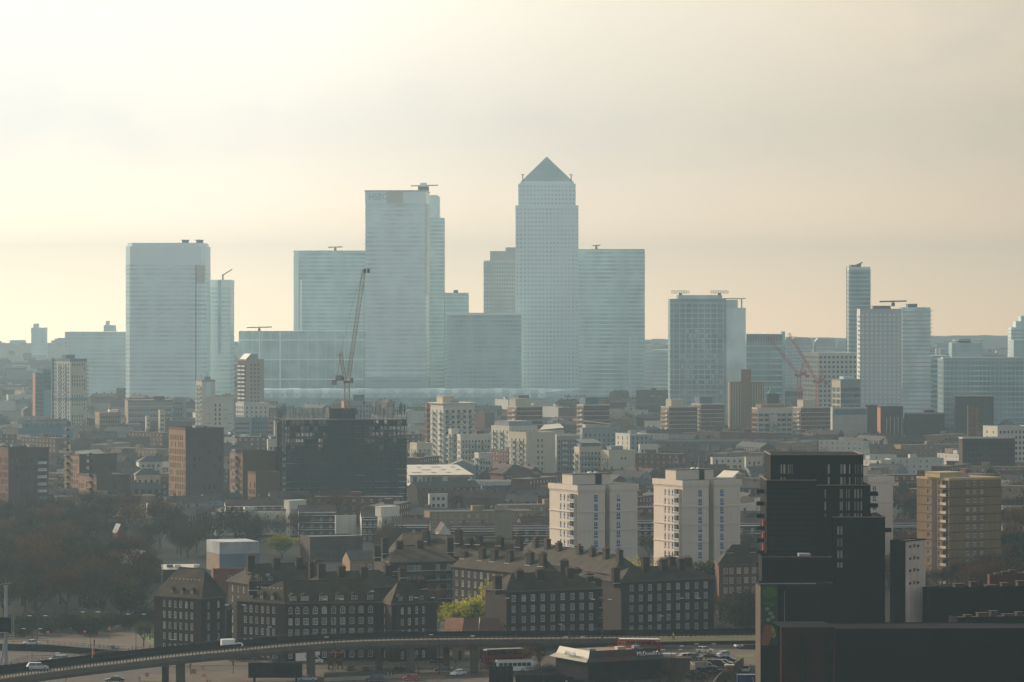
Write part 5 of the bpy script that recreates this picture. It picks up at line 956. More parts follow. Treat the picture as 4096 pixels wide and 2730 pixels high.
for (dx, dz, rx) in ((-.6,-4.0,.55),(.5,-4.2,.6),(.2,-6.2,.55),(-.5,-5.2,.5),(.7,-7.0,.5),(-.3,-7.6,.55)): blob((x0+x1)/2+dx, zb+dz, rx, rx*.8, FR if dz < -5 else GP, 'printed_fruit', -.24-abs(dx)*.01)
blob((x0+x1)/2+.6, zb-10.2, .7, 1.5, mat('poster_lime', (.20,.22,.03)), 'printed_fruit', -.235, 10, .3); hx, hz = x0+1.25, za+1.4
hb = MB(); hb.quad([(hx-1.2,-.26,za+.05),(hx+.3,-.26,za+.05),(hx+1.1,-.26,hz+.9),(hx+.9,-.26,hz+2.2),(hx-.7,-.26,hz+2.0),(hx-1.2,-.26,hz+.8)], SK)
for k in range(4): bx = hx-.75+k*.42; hb.quad([(bx,-.27,hz+1.7),(bx+.36,-.27,hz+1.7),(bx+.52,-.27,hz+2.9+.25*math.sin(k*1.3)),(bx+.22,-.27,hz+3.1+.25*math.sin(k*1.3)),(bx+.02,-.27,hz+2.8)], SK)
hb.quad([(hx+.7,-.27,hz+.7),(hx+1.0,-.27,hz+.4),(hx+2.0,-.27,hz+1.7),(hx+1.75,-.27,hz+1.9)], SK); hb.obj('printed_hand', pz)
mb = MB(); mb.box(q.lx(3137), q.lx(3138.5), -.1, -.02, q.z(2495), q.z(2365), GREYW); q.part('downpipe', mb)
q = B('long_black_block', 'long low black block with thin coping, bottom right corner', 'building', None, 3338, 4300, 806, 2516, 2, 16); block(q, BLK, mroof=BLK2, mpar=BLK2, par=.3); mb = MB(); mb.box(0, q.W, -.1, .2, q.H+.01, q.H+.1, mat('maroon_coping', (.05,.018,.012))); q.part('coping', mb)
q = B('maroon_block', 'low maroon brick block with two dark upright slots under the poster', 'building', 3120, 3126, 3336, 800, 2512, 4); mb = MB(); MA = [(q.lx(a), q.lx(b_), 1.5, q.z(2540)) for a, b_ in ((3197,3223),(3294,3322))]
facade(q, mb, (0,0), (q.W,0), 0, q.H, MA, MAROON, 'plain', .3, put=False); [mb.quad([(a,.3,z0_),(b__,.3,z0_),(b__,.3,z1_),(a,.3,z1_)], BLK) for a, b__, z0_, z1_ in MA]; facade(q, mb, (0,q.D), (0,0), 0, q.H, [], MAROON); mb.quad([(0,0,q.H),(q.W,0,q.H),(q.W,16,q.H),(0,16,q.H)], BLK2); q.part('wall', mb); mb = MB(); mb.box(-.1, q.W, -.12, .2, q.H+.01, q.H+.14, mat('maroon_coping', (.05,.018,.012))); q.part('coping', mb); q.finish()
q = B('white_ended_block', 'dark block with bare white end wall and paired small windows beside the black tower', 'building', 3560, 3622, 3702, 905, 2163, 52); wy = [(y5(a), y5(b_)) for a, b_ in ((737,752),(811,826),(885,900),(962,977))]
fr = []
for a, b_ in ((1120,1138),(1167,1185)): fr += wcol(q, *z5(a,b_), wy)
block(q, mat('chalk_white_wall', (.50,.40,.33), .85, .08, .2, streak=.25), fr, [], mroof=mat('rust_roof', (.10,.03,.015)), mpar=BLK2, par=.3, mleft=BLK, style='plain'); mb = MB(); mb.box(.25,1.35,-.06,-.01,0,.9,OCH); me_ = mb.mesh('ochre_panel')
for (a, b_) in wy: link('ochre_panel', me_, q.root, (q.lx(z5(1143)[0])-.1, 0, q.z(b_)))
q.finish()
for (lab, xl, xm, xr, Y, yt, mw, mr, name) in (
  ('flat brown gravel roofed shed with roof humps beside the white ended block', 3690, 3710, 4160, 905, 2352, BLK, mat('brown_gravel', (.09,.052,.03)), 'dark_shed'),
  ('rust red rooftop block with a white dome light at the right border', 3950, 3958, 4170, 960, 2300, mat('rust_red_wall', (.085,.022,.012)), BLK2, 'rust_block'),
  ('dark shed with brown flat roof and stub pipes on the right border, lowest one', 3795, 3830, 4200, 868, 2470, BLK, mat('brown_gravel', (.09,.052,.03)), 'dark_shed'),
  ('dark low building with thin lit roof edge just above the maroon block', 3560, 3570, 4060, 850, 2540, BLK, BLK2, 'dark_shed')):
    q = B(name, lab, 'building', xl, xm, xr, Y, yt, 14 if name != 'rust_block' else 5, depth=None); block(q, mw, [], [], mroof=mr, mpar=mw if name != 'dark_shed' else BLK2, par=.35)
    for k in range(6): hut(q, q.W*(.12+.14*k), q.W*(.12+.14*k)+1.5+k%2, q.D*.35, q.D*.35+1.6, q.H-.35, q.H+.15+.4*(k%3), BRN2, 'roof_hump')
mb = MB(); mb.dome((q.W*.4,2,q.H), 1.2, .8, WHITE); q.part('roof_dome', mb)
# ------------------------------------------------------------------ roads and paving (thin sheets)
PAVE = mat('tan_paving', (0.095, 0.067, 0.047), 0.9, .18, .2); ASPH = mat('worn_asphalt', (0.055, 0.042, 0.033), 0.85, .2, .12); KERB = mat('kerb_stone', (0.34, 0.29, 0.24), 0.8); GRS = mat('grass', (0.10, 0.14, 0.012), 0.95, .35, .8); LINE = mat('road_paint', (0.6,0.56,0.5), .7)  # paving in its own light tan
def gp(px, py, z): Y = YB(py, z); return (GX(px, Y), Y, z)
def sheet(name, pts, z, m, kind='structure'):
    mb = MB(); P = [gp(x, y, z) for x, y in pts]
    a = sum(P[i][0]*P[(i+1)%len(P)][1]-P[(i+1)%len(P)][0]*P[i][1] for i in range(len(P)))
    mb.quad(P if a > 0 else P[::-1], m); o = mb.obj(name); o['kind'] = kind; return o
def slab(name, pts, h, m):
    P = [gp(x, y, h) for x, y in pts]; a = sum(P[i][0]*P[(i+1)%len(P)][1]-P[(i+1)%len(P)][0]*P[i][1] for i in range(len(P)))
    if a < 0: P = P[::-1]
    mb = MB(); mb.prism([(p[0], p[1]) for p in P], 0.0, h, KERB, m); return structure(mb.obj(name))
sheet('road', [(-200,2960),(3300,2960),(3300,2590),(2600,2600),(1900,2640),(1000,2640),(560,2590),(560,2500),(330,2500),(-200,2560)], .004, ASPH)
sheet('side_road', [(300,2566),(560,2590),(640,2500),(560,2440),(610,2400),(520,2400),(470,2500)], .008, ASPH)
sheet('estate_road', [(1745,2620),(1960,2620),(1960,2480),(1790,2420),(1760,2500)], .008, ASPH)
slab('pavement', [(-200,2573),(250,2578),(560,2600),(640,2596),(540,2535),(470,2530),(330,2555),(120,2560),(-200,2562)], .12, PAVE)
slab('pavement', [(560,2700),(1100,2680),(1240,2700),(1240,2720),(900,2730),(560,2726)], .12, PAVE)
slab('traffic_island', [(885,2690),(930,2682),(1300,2680),(1800,2690),(1780,2712),(1300,2704),(960,2706)], .14, PAVE)
slab('pavement', [(560,2655),(900,2642),(1700,2645),(2000,2655),(2000,2668),(1300,2668),(900,2660),(560,2668)], .12, PAVE)
slab('pavement', [(1840,2725),(1980,2700),(2100,2740),(1840,2760)], .12, PAVE)
sheet('car_park', [(2480,2720),(2700,2730),(3040,2700),(3040,2600),(2700,2600),(2560,2640)], .010, mat('car_park_surface', (0.10,0.068,0.05), .85, .2, .15))
for i in range(9):
    x = 2700+i*30; mb = MB(); a = Vector(gp(x, 2646, .016)); b_ = Vector(gp(x+14, 2662, .016)); d = (b_-a).normalized(); n = Vector((-d.y, d.x, 0))*.06; mb.quad([a-n, b_-n, b_+n, a+n], LINE); structure(mb.obj('bay_line'))
sheet('lawn', [(590,2548),(640,2560),(700,2600),(600,2600),(563,2570)], .02, GRS)
sheet('lawn', [(2940,2622),(3020,2620),(3022,2627),(2945,2628)], .02, GRS)
# underpass wall and railings on the left
def rail(label, pts, z, h=1.0, step=2.0, m=None, name='railing', cat='railing', solid=None):
    P = [Vector(gp(x, y, z)) for x, y in pts]; r = thing(name, label, cat, tuple(P[0])); m = m or BLACKF
    P = [p-P[0] for p in P]
    for a, b_ in zip(P, P[1:]):
        mb = MB(); mb.bar(a+Vector((0,0,h)), b_+Vector((0,0,h)), .05, m); mb.obj('top_rail', r); mb = MB(); mb.bar(a+Vector((0,0,h*.5)), b_+Vector((0,0,h*.5)), .035, m); mb.obj('mid_rail', r)
    pm = MB(); pm.bar((0,0,0),(0,0,h),.045,m); me = pm.mesh('post')
    for a, b_ in zip(P, P[1:]):
        n = max(1, int((b_-a).length/step))
        for k in range(n): p = a+(b_-a)*k/n; link('post', me, r, tuple(p))
    return r
def wall(label, pts, z0, h, t, m, name='retaining_wall', cat='wall'):
    P = [Vector(gp(x, y, z0)) for x, y in pts]; r = thing(name, label, cat, tuple(P[0])); mb = MB()
    for a, b_ in zip(P, P[1:]):
        a = a-P[0]; b_ = b_-P[0]; d = (b_-a).normalized(); n = Vector((-d.y, d.x, 0))*t/2
        if n.y < 0: n = -n
        mb.prism([tuple((a-n).xy), tuple((b_-n).xy), tuple((b_+n).xy), tuple((a+n).xy)], 0, h, m)
    mb.obj('wall', r); return r
wall('long black retaining wall beside the sunken slip road, bottom left', [(-150,2598),(190,2606),(330,2618),(500,2632)], 0, 1.7, .4, BLK2)
rail('railing along the top of the black retaining wall, bottom left', [(-150,2570),(190,2577),(330,2589),(500,2603)], 1.7, .9, 2.2)
rail('curved metal barrier beside the slip road below the billboard mast', [(40,2662),(75,2652),(110,2642),(200,2640),(262,2636)], 0, 1.1, 1.6)
# ------------------------------------------------------------------ flyover
FCON = mat('flyover_concrete', (0.11, 0.088, 0.072), 0.85, .15, .25, streak=.15)
ne = [(-260,797),(0,822),(250,842),(500,860),(750,878),(1000,893),(1200,905),(1400,914),(1650,919),(1900,921),(2300,923),(2700,926),(3100,930)]
fy = thing('flyover', 'curving concrete flyover on square piers sweeping across the bottom of the picture', 'flyover', (0,900,0))
def edge(off, z):
    out = []
    for i, (px, Y) in enumerate(ne):
        p = Vector((GX(px,Y), Y-900)); a = Vector((GX(*ne[max(0,i-1)]), ne[max(0,i-1)][1])); b_ = Vector((GX(*ne[min(len(ne)-1,i+1)]), ne[min(len(ne)-1,i+1)][1])); d = (b_-a).normalized(); n = Vector((-d.y, d.x))
        out.append(Vector((p.x+n.x*off, p.y+n.y*off, z)))
    # finer, smooth
    fine = []
    for i in range(len(out)-1):
        p0 = out[max(0,i-1)]; p1 = out[i]; p2 = out[i+1]; p3 = out[min(len(out)-1,i+2)]
        for k in range(6):
            t = k/6; fine.append(.5*((2*p1)+(-p0+p2)*t+(2*p0-5*p1+4*p2-p3)*t*t+(-p0+3*p1-3*p2+p3)*t**3))
    fine.append(out[-1]); return fine
def strip(name, prof, m, parent=fy):     # prof: list of (offset, z); closed ring swept along the edge
    E = [edge(o, z) for o, z in prof]; mb = MB(); n = len(prof)
    for i in range(len(E[0])-1):
        for j in range(n): k = (j+1)%n; mb.quad([E[j][i], E[k][i], E[k][i+1], E[j][i+1]], m)
    return mb.obj(name, parent)
W_F = 13.2
strip('deck', [(.5,6.2),(0,7.0),(0,8.15),(.35,8.15),(.35,8.0),(W_F,8.0),(W_F,7.0),(W_F-3,6.2)][::-1], FCON)
strip('road_surface', [(.5,8.01),(.5,8.02),(6.0,8.02),(6.0,8.01)], mat('flyover_asphalt', (.13,.10,.078), .8, .15, .2)); strip('far_parapet', [(W_F,8.0),(W_F-.25,8.0),(W_F-.25,9.0),(W_F,9.0)][::-1], BLK2)  # far parapet is concrete, its shaded inner face painted charcoal
strip('central_barrier', [(6.2,8.01),(6.2,8.95),(6.4,8.95),(6.4,8.01)][::-1], BLK2)
strip('guard_rail', [(.12,8.72),(.12,8.86),(.2,8.86),(.2,8.72)][::-1], FCON); strip('guard_rail', [(W_F-.1,9.35),(W_F-.1,9.42),(W_F-.03,9.42),(W_F-.03,9.35)][::-1], GREYF)
def along(off, z, step):
    E = edge(off, z); out = []; acc = 0
    for a, b_ in zip(E, E[1:]):
        d = b_-a; L_ = d.length; t = acc
        while t < L_: out.append((a+d*(t/L_), math.atan2(d.y, d.x))); t += step
        acc = t-L_
    return out
pm = MB(); pm.box(-.06,.06,-.06,.06,0,.72,BLK2); me_ = pm.mesh('rail_post'); E = along(.16, 8.15, 1.15)
for p, a in E[:300]: link('rail_post', me_, fy, tuple(p), a)
pm = MB(); pm.box(-.05,.05,-.05,.05,0,.4,BLK2); me_ = pm.mesh('rail_post')
for p, a in along(W_F-.08, 9.0, 2.4)[:120]: link('rail_post', me_, fy, tuple(p), a)
pm = MB(); pm.box(-1.0,1.0,-.12,-.03,.0,.16,mat('drip_panel',(.20,.16,.12))); me_ = pm.mesh('edge_panel')
for p, a in along(0, 7.96, 2.3): link('edge_panel', me_, fy, tuple(p), a)
for px, off in ((735,2.2),(653,10.5),(1234,2.2),(1140,10.5),(1622,2.2),(1533,10.5),(1876,2.2),(1800,10.5),(2320,3.5),(2600,3.5)):
    k = (px-CX)/F; best = min(edge(off, 0), key=lambda p: abs(p.x-k*(p.y+900))); mb = MB(); w = 1.0 if off < 5 else .75; mb.box(best.x-w, best.x+w, best.y-w, best.y+w, 0, 6.3, mat('pier_concrete', (.10,.078,.06), .85, .15, .3, streak=.25)); mb.obj('pier', fy)
wall('dark embankment wall carrying the right end of the flyover towards the lorry', [(2650,2574),(3120,2572)], 5.2, 2.6, .5, BLK2, 'embankment_wall')
o = sheet('verge', [(2620,2568),(3060,2562),(3060,2540),(2640,2552)], 8.3, mat('rough_grass', (.05,.055,.012), .95, .5, .9)); o['kind'] = 'stuff'
# ------------------------------------------------------------------ vehicles
GLS = mat('vehicle_glass', (0.02, 0.024, 0.028), 0.08, .1, .5, spec=.8); TYR = mat('tyre_rubber', (0.01,.01,.01), .9); RIMM = mat('wheel_rim', (.35,.35,.35), .4, metal=.6); LAMPG = mat('lamp_lens', (.7,.68,.6), .2, spec=.8); TAIL = mat('tail_lamp', (.35,.02,.02), .3)
def paint(name, c): return mat('paint_'+name, c, 0.28, .04, .5, spec=.6)
PC = {'white': paint('white', (.75,.74,.72)), 'silver': paint('silver', (.42,.43,.44)), 'black': paint('black', (.012,.012,.014)), 'blue': paint('blue', (.02,.05,.14)), 'red': paint('red', (.42,.02,.015)), 'grey': paint('grey', (.10,.105,.11)), 'green': paint('green', (.02,.06,.03)), 'busred': paint('bus_red', (.34,.015,.012))}
PROF = {  # x from the nose backwards: lower body outline and glasshouse
 'saloon': (4.5, 1.75, [(0,.35),(0,.62),(.15,.75),(1.25,.92),(3.75,.96),(4.4,.92),(4.5,.7),(4.5,.35)], [(1.15,.92),(1.95,1.42),(3.1,1.44),(3.95,.96)]),
 'hatch': (4.0, 1.75, [(0,.35),(0,.65),(.12,.8),(1.05,.98),(3.9,1.0),(4.0,.8),(4.0,.35)], [(.95,.96),(1.65,1.48),(3.3,1.5),(3.88,1.0)]),
 'estate': (4.6, 1.8, [(0,.35),(0,.65),(.12,.8),(1.2,.96),(4.5,1.0),(4.6,.8),(4.6,.35)], [(1.1,.95),(1.9,1.48),(4.0,1.5),(4.5,1.0)]),
 'suv': (4.5, 1.85, [(0,.42),(0,.85),(.1,1.0),(1.15,1.12),(4.4,1.15),(4.5,.9),(4.5,.42)], [(1.05,1.1),(1.7,1.72),(3.9,1.74),(4.4,1.15)]),
 'minivan': (4.7, 1.85, [(0,.38),(0,.7),(.1,.85),(.8,1.05),(4.6,1.1),(4.7,.85),(4.7,.38)], [(.7,1.02),(1.6,1.68),(4.2,1.72),(4.62,1.1)]),
}
VPROTO = {}
def wheel(r, x, y, rad=.32):
    wm = VPROTO.get(('w', rad))
    if not wm:
        t = MB(); t.bar((0,-.1,0),(0,.1,0),rad,TYR,12); rm = MB(); rm.bar((0,-.115,0),(0,.115,0),rad*.6,RIMM,10); wm = VPROTO[('w', rad)] = (t.mesh('tyre'), rm.mesh('rim'))
    w = link('wheel', wm[0], r, (x, y, rad)); link('rim', wm[1], w)
def make_vehicle(kind, col, label):
    m = PC[col]; r = thing({'saloon':'parked_car','hatch':'parked_car','estate':'parked_car','suv':'parked_car','minivan':'parked_car'}.get(kind, kind), label, 'car')
    if kind in PROF:
        Ln, wd, low, gh = PROF[kind]; a = wd/2; mb = MB()
        L0 = [(x, z) for x, z in low]
        mb.quad([(x,-a,z) for x, z in L0], m); mb.quad([(x,a,z) for x, z in reversed(L0)], m)
        for (x0,z0),(x1,z1) in zip(L0, L0[1:]+L0[:1]): mb.quad([(x0,-a,z0),(x0,a,z0),(x1,a,z1),(x1,-a,z1)], m)
        b_ = a*.78; mb.quad([(gh[1][0],-b_,gh[1][1]+.02),(gh[2][0],-b_,gh[2][1]+.02),(gh[2][0],b_,gh[2][1]+.02),(gh[1][0],b_,gh[1][1]+.02)], m)
        for xx in (gh[1][0]+ (gh[2][0]-gh[1][0])*.48,): 
            for s in (-1, 1): mb.bar((xx,s*(a-.02),gh[0][1]+.04),(xx,s*(b_+.02),gh[1][1]),.05,m)
        mb.obj('body', r); g = MB(); G0 = [(gh[0][0],-a+.06,gh[0][1]),(gh[3][0],-a+.06,gh[3][1]),(gh[3][0],a-.06,gh[3][1]),(gh[0][0],a-.06,gh[0][1])]; G1 = [(gh[1][0],-b_,gh[1][1]),(gh[2][0],-b_,gh[2][1]),(gh[2][0],b_,gh[2][1]),(gh[1][0],b_,gh[1][1])]
        for k in range(4): g.quad([G0[k], G0[(k+1)%4], G1[(k+1)%4], G1[k]], GLS)
        g.obj('glasshouse', r)
        for s in (-1, 1):
            for x in (Ln*.18, Ln*.81): wheel(r, x, s*(a-.06))
            h = MB(); h.box(-.03, .12, s*a*.62-.2, s*a*.62+.2, .62, .76, LAMPG); h.obj('headlight', r); h = MB(); h.box(Ln-.1, Ln+.03, s*a*.7-.15, s*a*.7+.15, .68, .86, TAIL); h.obj('tail_light', r); h = MB(); h.box(gh[0][0]+.35, gh[0][0]+.5, s*(a+.16)-.08, s*(a+.16)+.08, .98, 1.1, m); h.obj('wing_mirror', r)
        return r, Ln
    r['category'] = {'van':'van','lorry':'lorry','double_deck_bus':'bus','coach':'bus','box_van':'van','motorbike':'motorbike'}[kind]
    if kind in ('van', 'box_van'):
        Ln, a = (5.1, .97) if kind == 'van' else (6.8, 1.05); H = 2.0 if kind == 'van' else 2.9; mb = MB()
        L0 = [(0,.35),(0,.75),(.1,.95),(1.0,1.2),(1.65,H-.15 if kind == 'van' else 2.0),(2.0,H if kind == 'van' else 2.05),(Ln,H if kind == 'van' else 2.05),(Ln,.4)]
        if kind == 'box_van': L0 = [(0,.35),(0,.75),(.1,.95),(.9,1.2),(1.6,2.0),(2.0,2.05),(2.0,.4)]
        mb.quad([(x,-a,z) for x, z in L0], m); mb.quad([(x,a,z) for x, z in reversed(L0)], m)
        for (x0,z0),(x1,z1) in zip(L0, L0[1:]+L0[:1]): mb.quad([(x0,-a,z0),(x0,a,z0),(x1,a,z1),(x1,-a,z1)], m)
        mb.obj('body', r)
        if kind == 'box_van': mb = MB(); mb.box(2.05, Ln, -a-.08, a+.08, .75, H+.1, m); mb.box(.9, 2.05, -a, a, 2.2, H, m); mb.obj('box_body', r)
        g = MB(); zt = 1.85; g.quad([(.98,-a+.12,1.22),(1.62,-a+.15,zt),(1.62,a-.15,zt),(.98,a-.12,1.22)][::-1], GLS)
        for s in (-1, 1): g.quad([(x, s*(a+.012), z) for x, z in ((1.1,1.22),(1.95,1.22),(1.95,1.8),(1.65,1.8))][::s], GLS)
        for v in range(4): g.v[v] = (g.v[v][0]-.03, g.v[v][1], g.v[v][2]+.03)
        g.obj('cab_glass', r)
        for s in (-1, 1):
            for x in (.9, Ln*.8): wheel(r, x, s*(a-.06), .34)
            h = MB(); h.box(-.03,.12,s*.7-.16,s*.7+.16,.78,.95,LAMPG); h.obj('headlight', r); h = MB(); h.box(1.15,1.3,s*(a+.2)-.08,s*(a+.2)+.08,1.25,1.5,BLACKF); h.obj('wing_mirror', r)
        return r, Ln
    if kind == 'lorry':
        Ln = 8.0; a = 1.22; mb = MB(); L0 = [(0,.5),(0,1.3),(.35,2.5),(.9,2.75),(1.9,2.8),(1.9,.5)]; mb.quad([(x,-a,z) for x, z in L0], m); mb.quad([(x,a,z) for x, z in reversed(L0)], m)
        for (x0,z0),(x1,z1) in zip(L0, L0[1:]+L0[:1]): mb.quad([(x0,-a,z0),(x0,a,z0),(x1,a,z1),(x1,-a,z1)], m)
        mb.obj('cab', r); mb = MB(); mb.box(2.05, Ln, -a-.05, a+.05, 1.0, 3.5, m); mb.obj('cargo_box', r); mb = MB(); mb.box(.4, Ln-.3, -.5, .5, .55, .98, BLACKF); mb.obj('chassis', r)
        g = MB(); g.quad([(-.02+.05,-a+.1,1.4),(.33,-a+.1,2.35),(.33,a-.1,2.35),(.03,a-.1,1.4)][::-1], GLS)
        for s in (-1,1): g.quad([(x, s*(a+.012), z) for x, z in ((.2,1.4),(1.3,1.4),(1.3,2.2),(.45,2.2))][::s], GLS)
        for v in range(4): g.v[v] = (g.v[v][0]-.04, *g.v[v][1:])
        g.obj('cab_glass', r)
        for s in (-1, 1):
            for x in (1.0, 5.6, 6.8): wheel(r, x, s*(a-.1), .48)
        return r, Ln
    if kind in ('double_deck_bus', 'coach'):
        Ln, a, H = (10.6, 1.25, 4.35) if kind[0] == 'd' else (9.5, 1.2, 2.9); mb = MB(); L0 = [(0,.4),(-.0,1.4),(.22,H-.25),(.5,H),(Ln-.3,H),(Ln,H-.3),(Ln,.4)]
        mb.quad([(x,-a,z) for x, z in L0], m); mb.quad([(x,a,z) for x, z in reversed(L0)], m)
        for (x0,z0),(x1,z1) in zip(L0, L0[1:]+L0[:1]): mb.quad([(x0,-a,z0),(x0,a,z0),(x1,a,z1),(x1,-a,z1)], m)
        mb.obj('body', r); rf = MB(); rf.box(.6, Ln-.4, -a+.12, a-.12, H+.01, H+.06, WHITER); rf.obj('roof', r); n = 7; wl = (Ln-1.4)/n
        g = MB(); g.quad([(0,-.01,0),(wl-.14,-.01,0),(wl-.14,-.01,.85),(0,-.01,.85)], GLS); gm = g.mesh('side_window'); g2 = MB(); g2.quad([(0,.01,0),(0,.01,.85),(wl-.14,.01,.85),(wl-.14,.01,0)], GLS); gm2 = g2.mesh('side_window')
        for z in ((1.3, 3.05) if H > 4 else (1.5,)):
            for k in range(n): link('side_window', gm, r, (.7+k*wl, -a, z)); link('side_window', gm2, r, (.7+k*wl, a, z))
        g = MB(); g.quad([(-.03,a-.12,1.2),(-.03,-a+.12,1.2),(.05,-a+.12,2.3),(.05,a-.12,2.3)], GLS); g.obj('windscreen', r)
        if H > 4: g = MB(); g.quad([(.08,a-.12,3.0),(.08,-a+.12,3.0),(.17,-a+.12,4.0),(.17,a-.12,4.0)], GLS); g.obj('upper_windscreen', r)
        for s in (-1, 1):
            for x in (2.2, Ln-2.9): wheel(r, x, s*(a-.1), .48)
            h = MB(); h.box(-.05,.05,s*.85-.15,s*.85+.15,.7,.9,LAMPG); h.obj('headlight', r)
        return r, Ln
    if kind == 'motorbike':
        for x in (.35, 1.65): wheel(r, x, 0, .3)
        mb = MB(); mb.bar((.35,0,.3),(.6,0,1.0),.05,BLACKF); mb.bar((.6,-.35,1.0),(.6,.35,1.0),.03,BLACKF); mb.box(.5,1.3,-.15,.15,.5,.85,m); mb.box(1.0,1.8,-.14,.14,.75,.88,BLACKF); mb.box(1.55,1.95,-.22,.22,.85,1.2,BLACKF); mb.obj('body', r); return r, 2.0
def vehicle(kind, col, label, px, py, head, z=.02, group=None, name=None):
    """head: compass of the nose in degrees, 0 = nose to the left, 90 = nose towards the viewer, 180 = nose to the right"""
    r, Ln = make_vehicle(kind, col, label); Y = YB(py, z); a = math.radians(head); c = Vector((GX(px,Y), Y+.9)); o = Vector((math.cos(a), math.sin(a)))*(-Ln/2)
    r.location = (c.x+o.x, c.y+o.y, z); r.rotation_euler = (0,0,a)
    if group: r['group'] = group
    if name: r.name = name
    return r
FL = 8.03
vehicle('van', 'white', 'white panel van driving on the flyover in front of the dormered flats', 926, 2592, 193, FL); vehicle('minivan', 'silver', 'silver people carrier driving on the flyover at the far left', 148, 2683, 197, FL, name='moving_car')
vehicle('minivan', 'silver', 'silver minivan on the sunken slip road behind the flyover, beside the orange flag', 232, 2650, 8); vehicle('saloon', 'white', 'white car on the upper junction above the black retaining wall', 122, 2583, 5)
vehicle('saloon', 'black', 'black saloon car under the flyover, lowest car on the left', 458, 2731, 5); vehicle('saloon', 'silver', 'silver saloon beside the black billboard', 1229, 2727, 178)
vehicle('estate', 'blue', 'dark blue estate car behind the arrow sign', 1498, 2728, 4); vehicle('hatch', 'red', 'bright red car on the roundabout', 1645, 2724, 6); vehicle('hatch', 'white', 'white car turning at the junction left of the dark hoardings', 1832, 2705, 50)
b_ = vehicle('box_van', 'white', 'white removal van with red house mark behind a flyover pier', 1238, 2657, 178)
mb = MB(); RL = mat('red_lettering', (.5,.03,.03))
for (p, q_) in (((3.0,2.2),(3.8,2.75)),((3.8,2.75),(4.6,2.2)),((3.3,2.2),(3.3,1.7)),((4.3,2.2),(4.3,1.7)),((3.3,1.7),(4.3,1.7))): mb.bar((p[0],1.16,p[1]),(q_[0],1.16,q_[1]),.05,RL)
mb.obj('house_mark', b_)
vehicle('hatch', 'blue', 'dark car parked under the flyover near the removal van', 1107, 2650, 0); vehicle('hatch', 'green', 'dark green car waiting in the shade below the flyover, left of the pier', 945, 2648, 0); vehicle('saloon', 'black', 'black car queuing in the shade below the flyover, left of the sculpture', 990, 2648, 0)
vehicle('suv', 'black', 'black four wheel drive car under the flyover beside the pale kiosk wall', 1756, 2660, 0); vehicle('saloon', 'black', 'black saloon in the shade under the flyover, in front of the four wheel drive', 1775, 2690, 4)
vehicle('double_deck_bus', 'busred', 'red double deck bus with pale roof turning below the flyover', 2014, 2668, 22); vehicle('double_deck_bus', 'busred', 'red double deck bus rising behind the restaurant roof', 2556, 2630, -6, 4.2)
mb = MB(); mb.prism([(GX(2380,914.5),914.5),(GX(2760,914.5),914.5),(GX(2760,920.3),920.3),(GX(2380,920.3),920.3)], 0, 4.18, FCON); structure(mb.obj('bus_ramp'))
vehicle('coach', 'white', 'white roofed minibus half hidden behind the dark hoarding, below the red bus', 2056, 2690, 14)
CPK = 'vehicles in the restaurant car park'
for kind, col, lab, px, py, hd in (('van','white','white high backed van at the left end of the car park row',2664,2647,-8), ('suv','white','white off road car with its nose to the left in the car park row',2735,2643,28), ('suv','grey','grey off road car with sunlit bonnet beside the white one',2779,2642,130),
  ('estate','white','white people carrier parked highest in the car park',2820,2612,178), ('saloon','black','black saloon with glinting windscreen in the second row',2852,2637,150), ('hatch','silver','silver hatchback at the right end of the row',2890,2630,30),
  ('hatch','blue','small blue hatchback behind the long dark blue car',2915,2650,165), ('estate','blue','long dark blue car parked by the ticket post',2898,2664,160), ('van','white','white panel van parked lower in the car park',2825,2682,172), ('van','blue','blue van squeezed between white van and dark blue car',2872,2672,170),
  ('saloon','black','black car parked behind the hedge, uppermost of the dark four',2850,2692,150), ('hatch','grey','grey hatchback in the dark row by the hedge',2815,2698,150), ('saloon','black','black car lowest in the dark row by the hedge',2765,2716,160), ('hatch','black','black hatchback between grey hatchback and lowest black car',2790,2708,155),
  ('hatch','white','white hatchback by the brick gate on the far right of the car park',2984,2690,80), ('suv','white','white car behind the restaurant drive lane',2500,2692,12), ('hatch','silver','silver car under the restaurant roof edge on the right',2636,2690,60)):
    vehicle(kind, col, lab, px, py, hd, .02, CPK)
vehicle('lorry', 'white', 'white lorry with its cab in the sun beside the poster block', 3000, 2594, 12)
b_ = vehicle('lorry', 'blue', 'blue box lorry with a pale swirl mark in the bottom right', 3018, 2760, 182)
mb = MB(); SW = mat('pale_mark', (.5,.55,.65))
for k in range(10): t0, t1 = 2.2+k*.28, 2.2+(k+1)*.28; mb.bar((5.2+.9*math.cos(t0),1.32,2.2+.9*math.sin(t0)),(5.2+.9*math.cos(t1),1.32,2.2+.9*math.sin(t1)),.09,SW)
mb.obj('swirl_mark', b_)
vehicle('motorbike', 'black', 'motorbike and rider waiting beside the railing near the leafy junction', 455, 2604, 170)
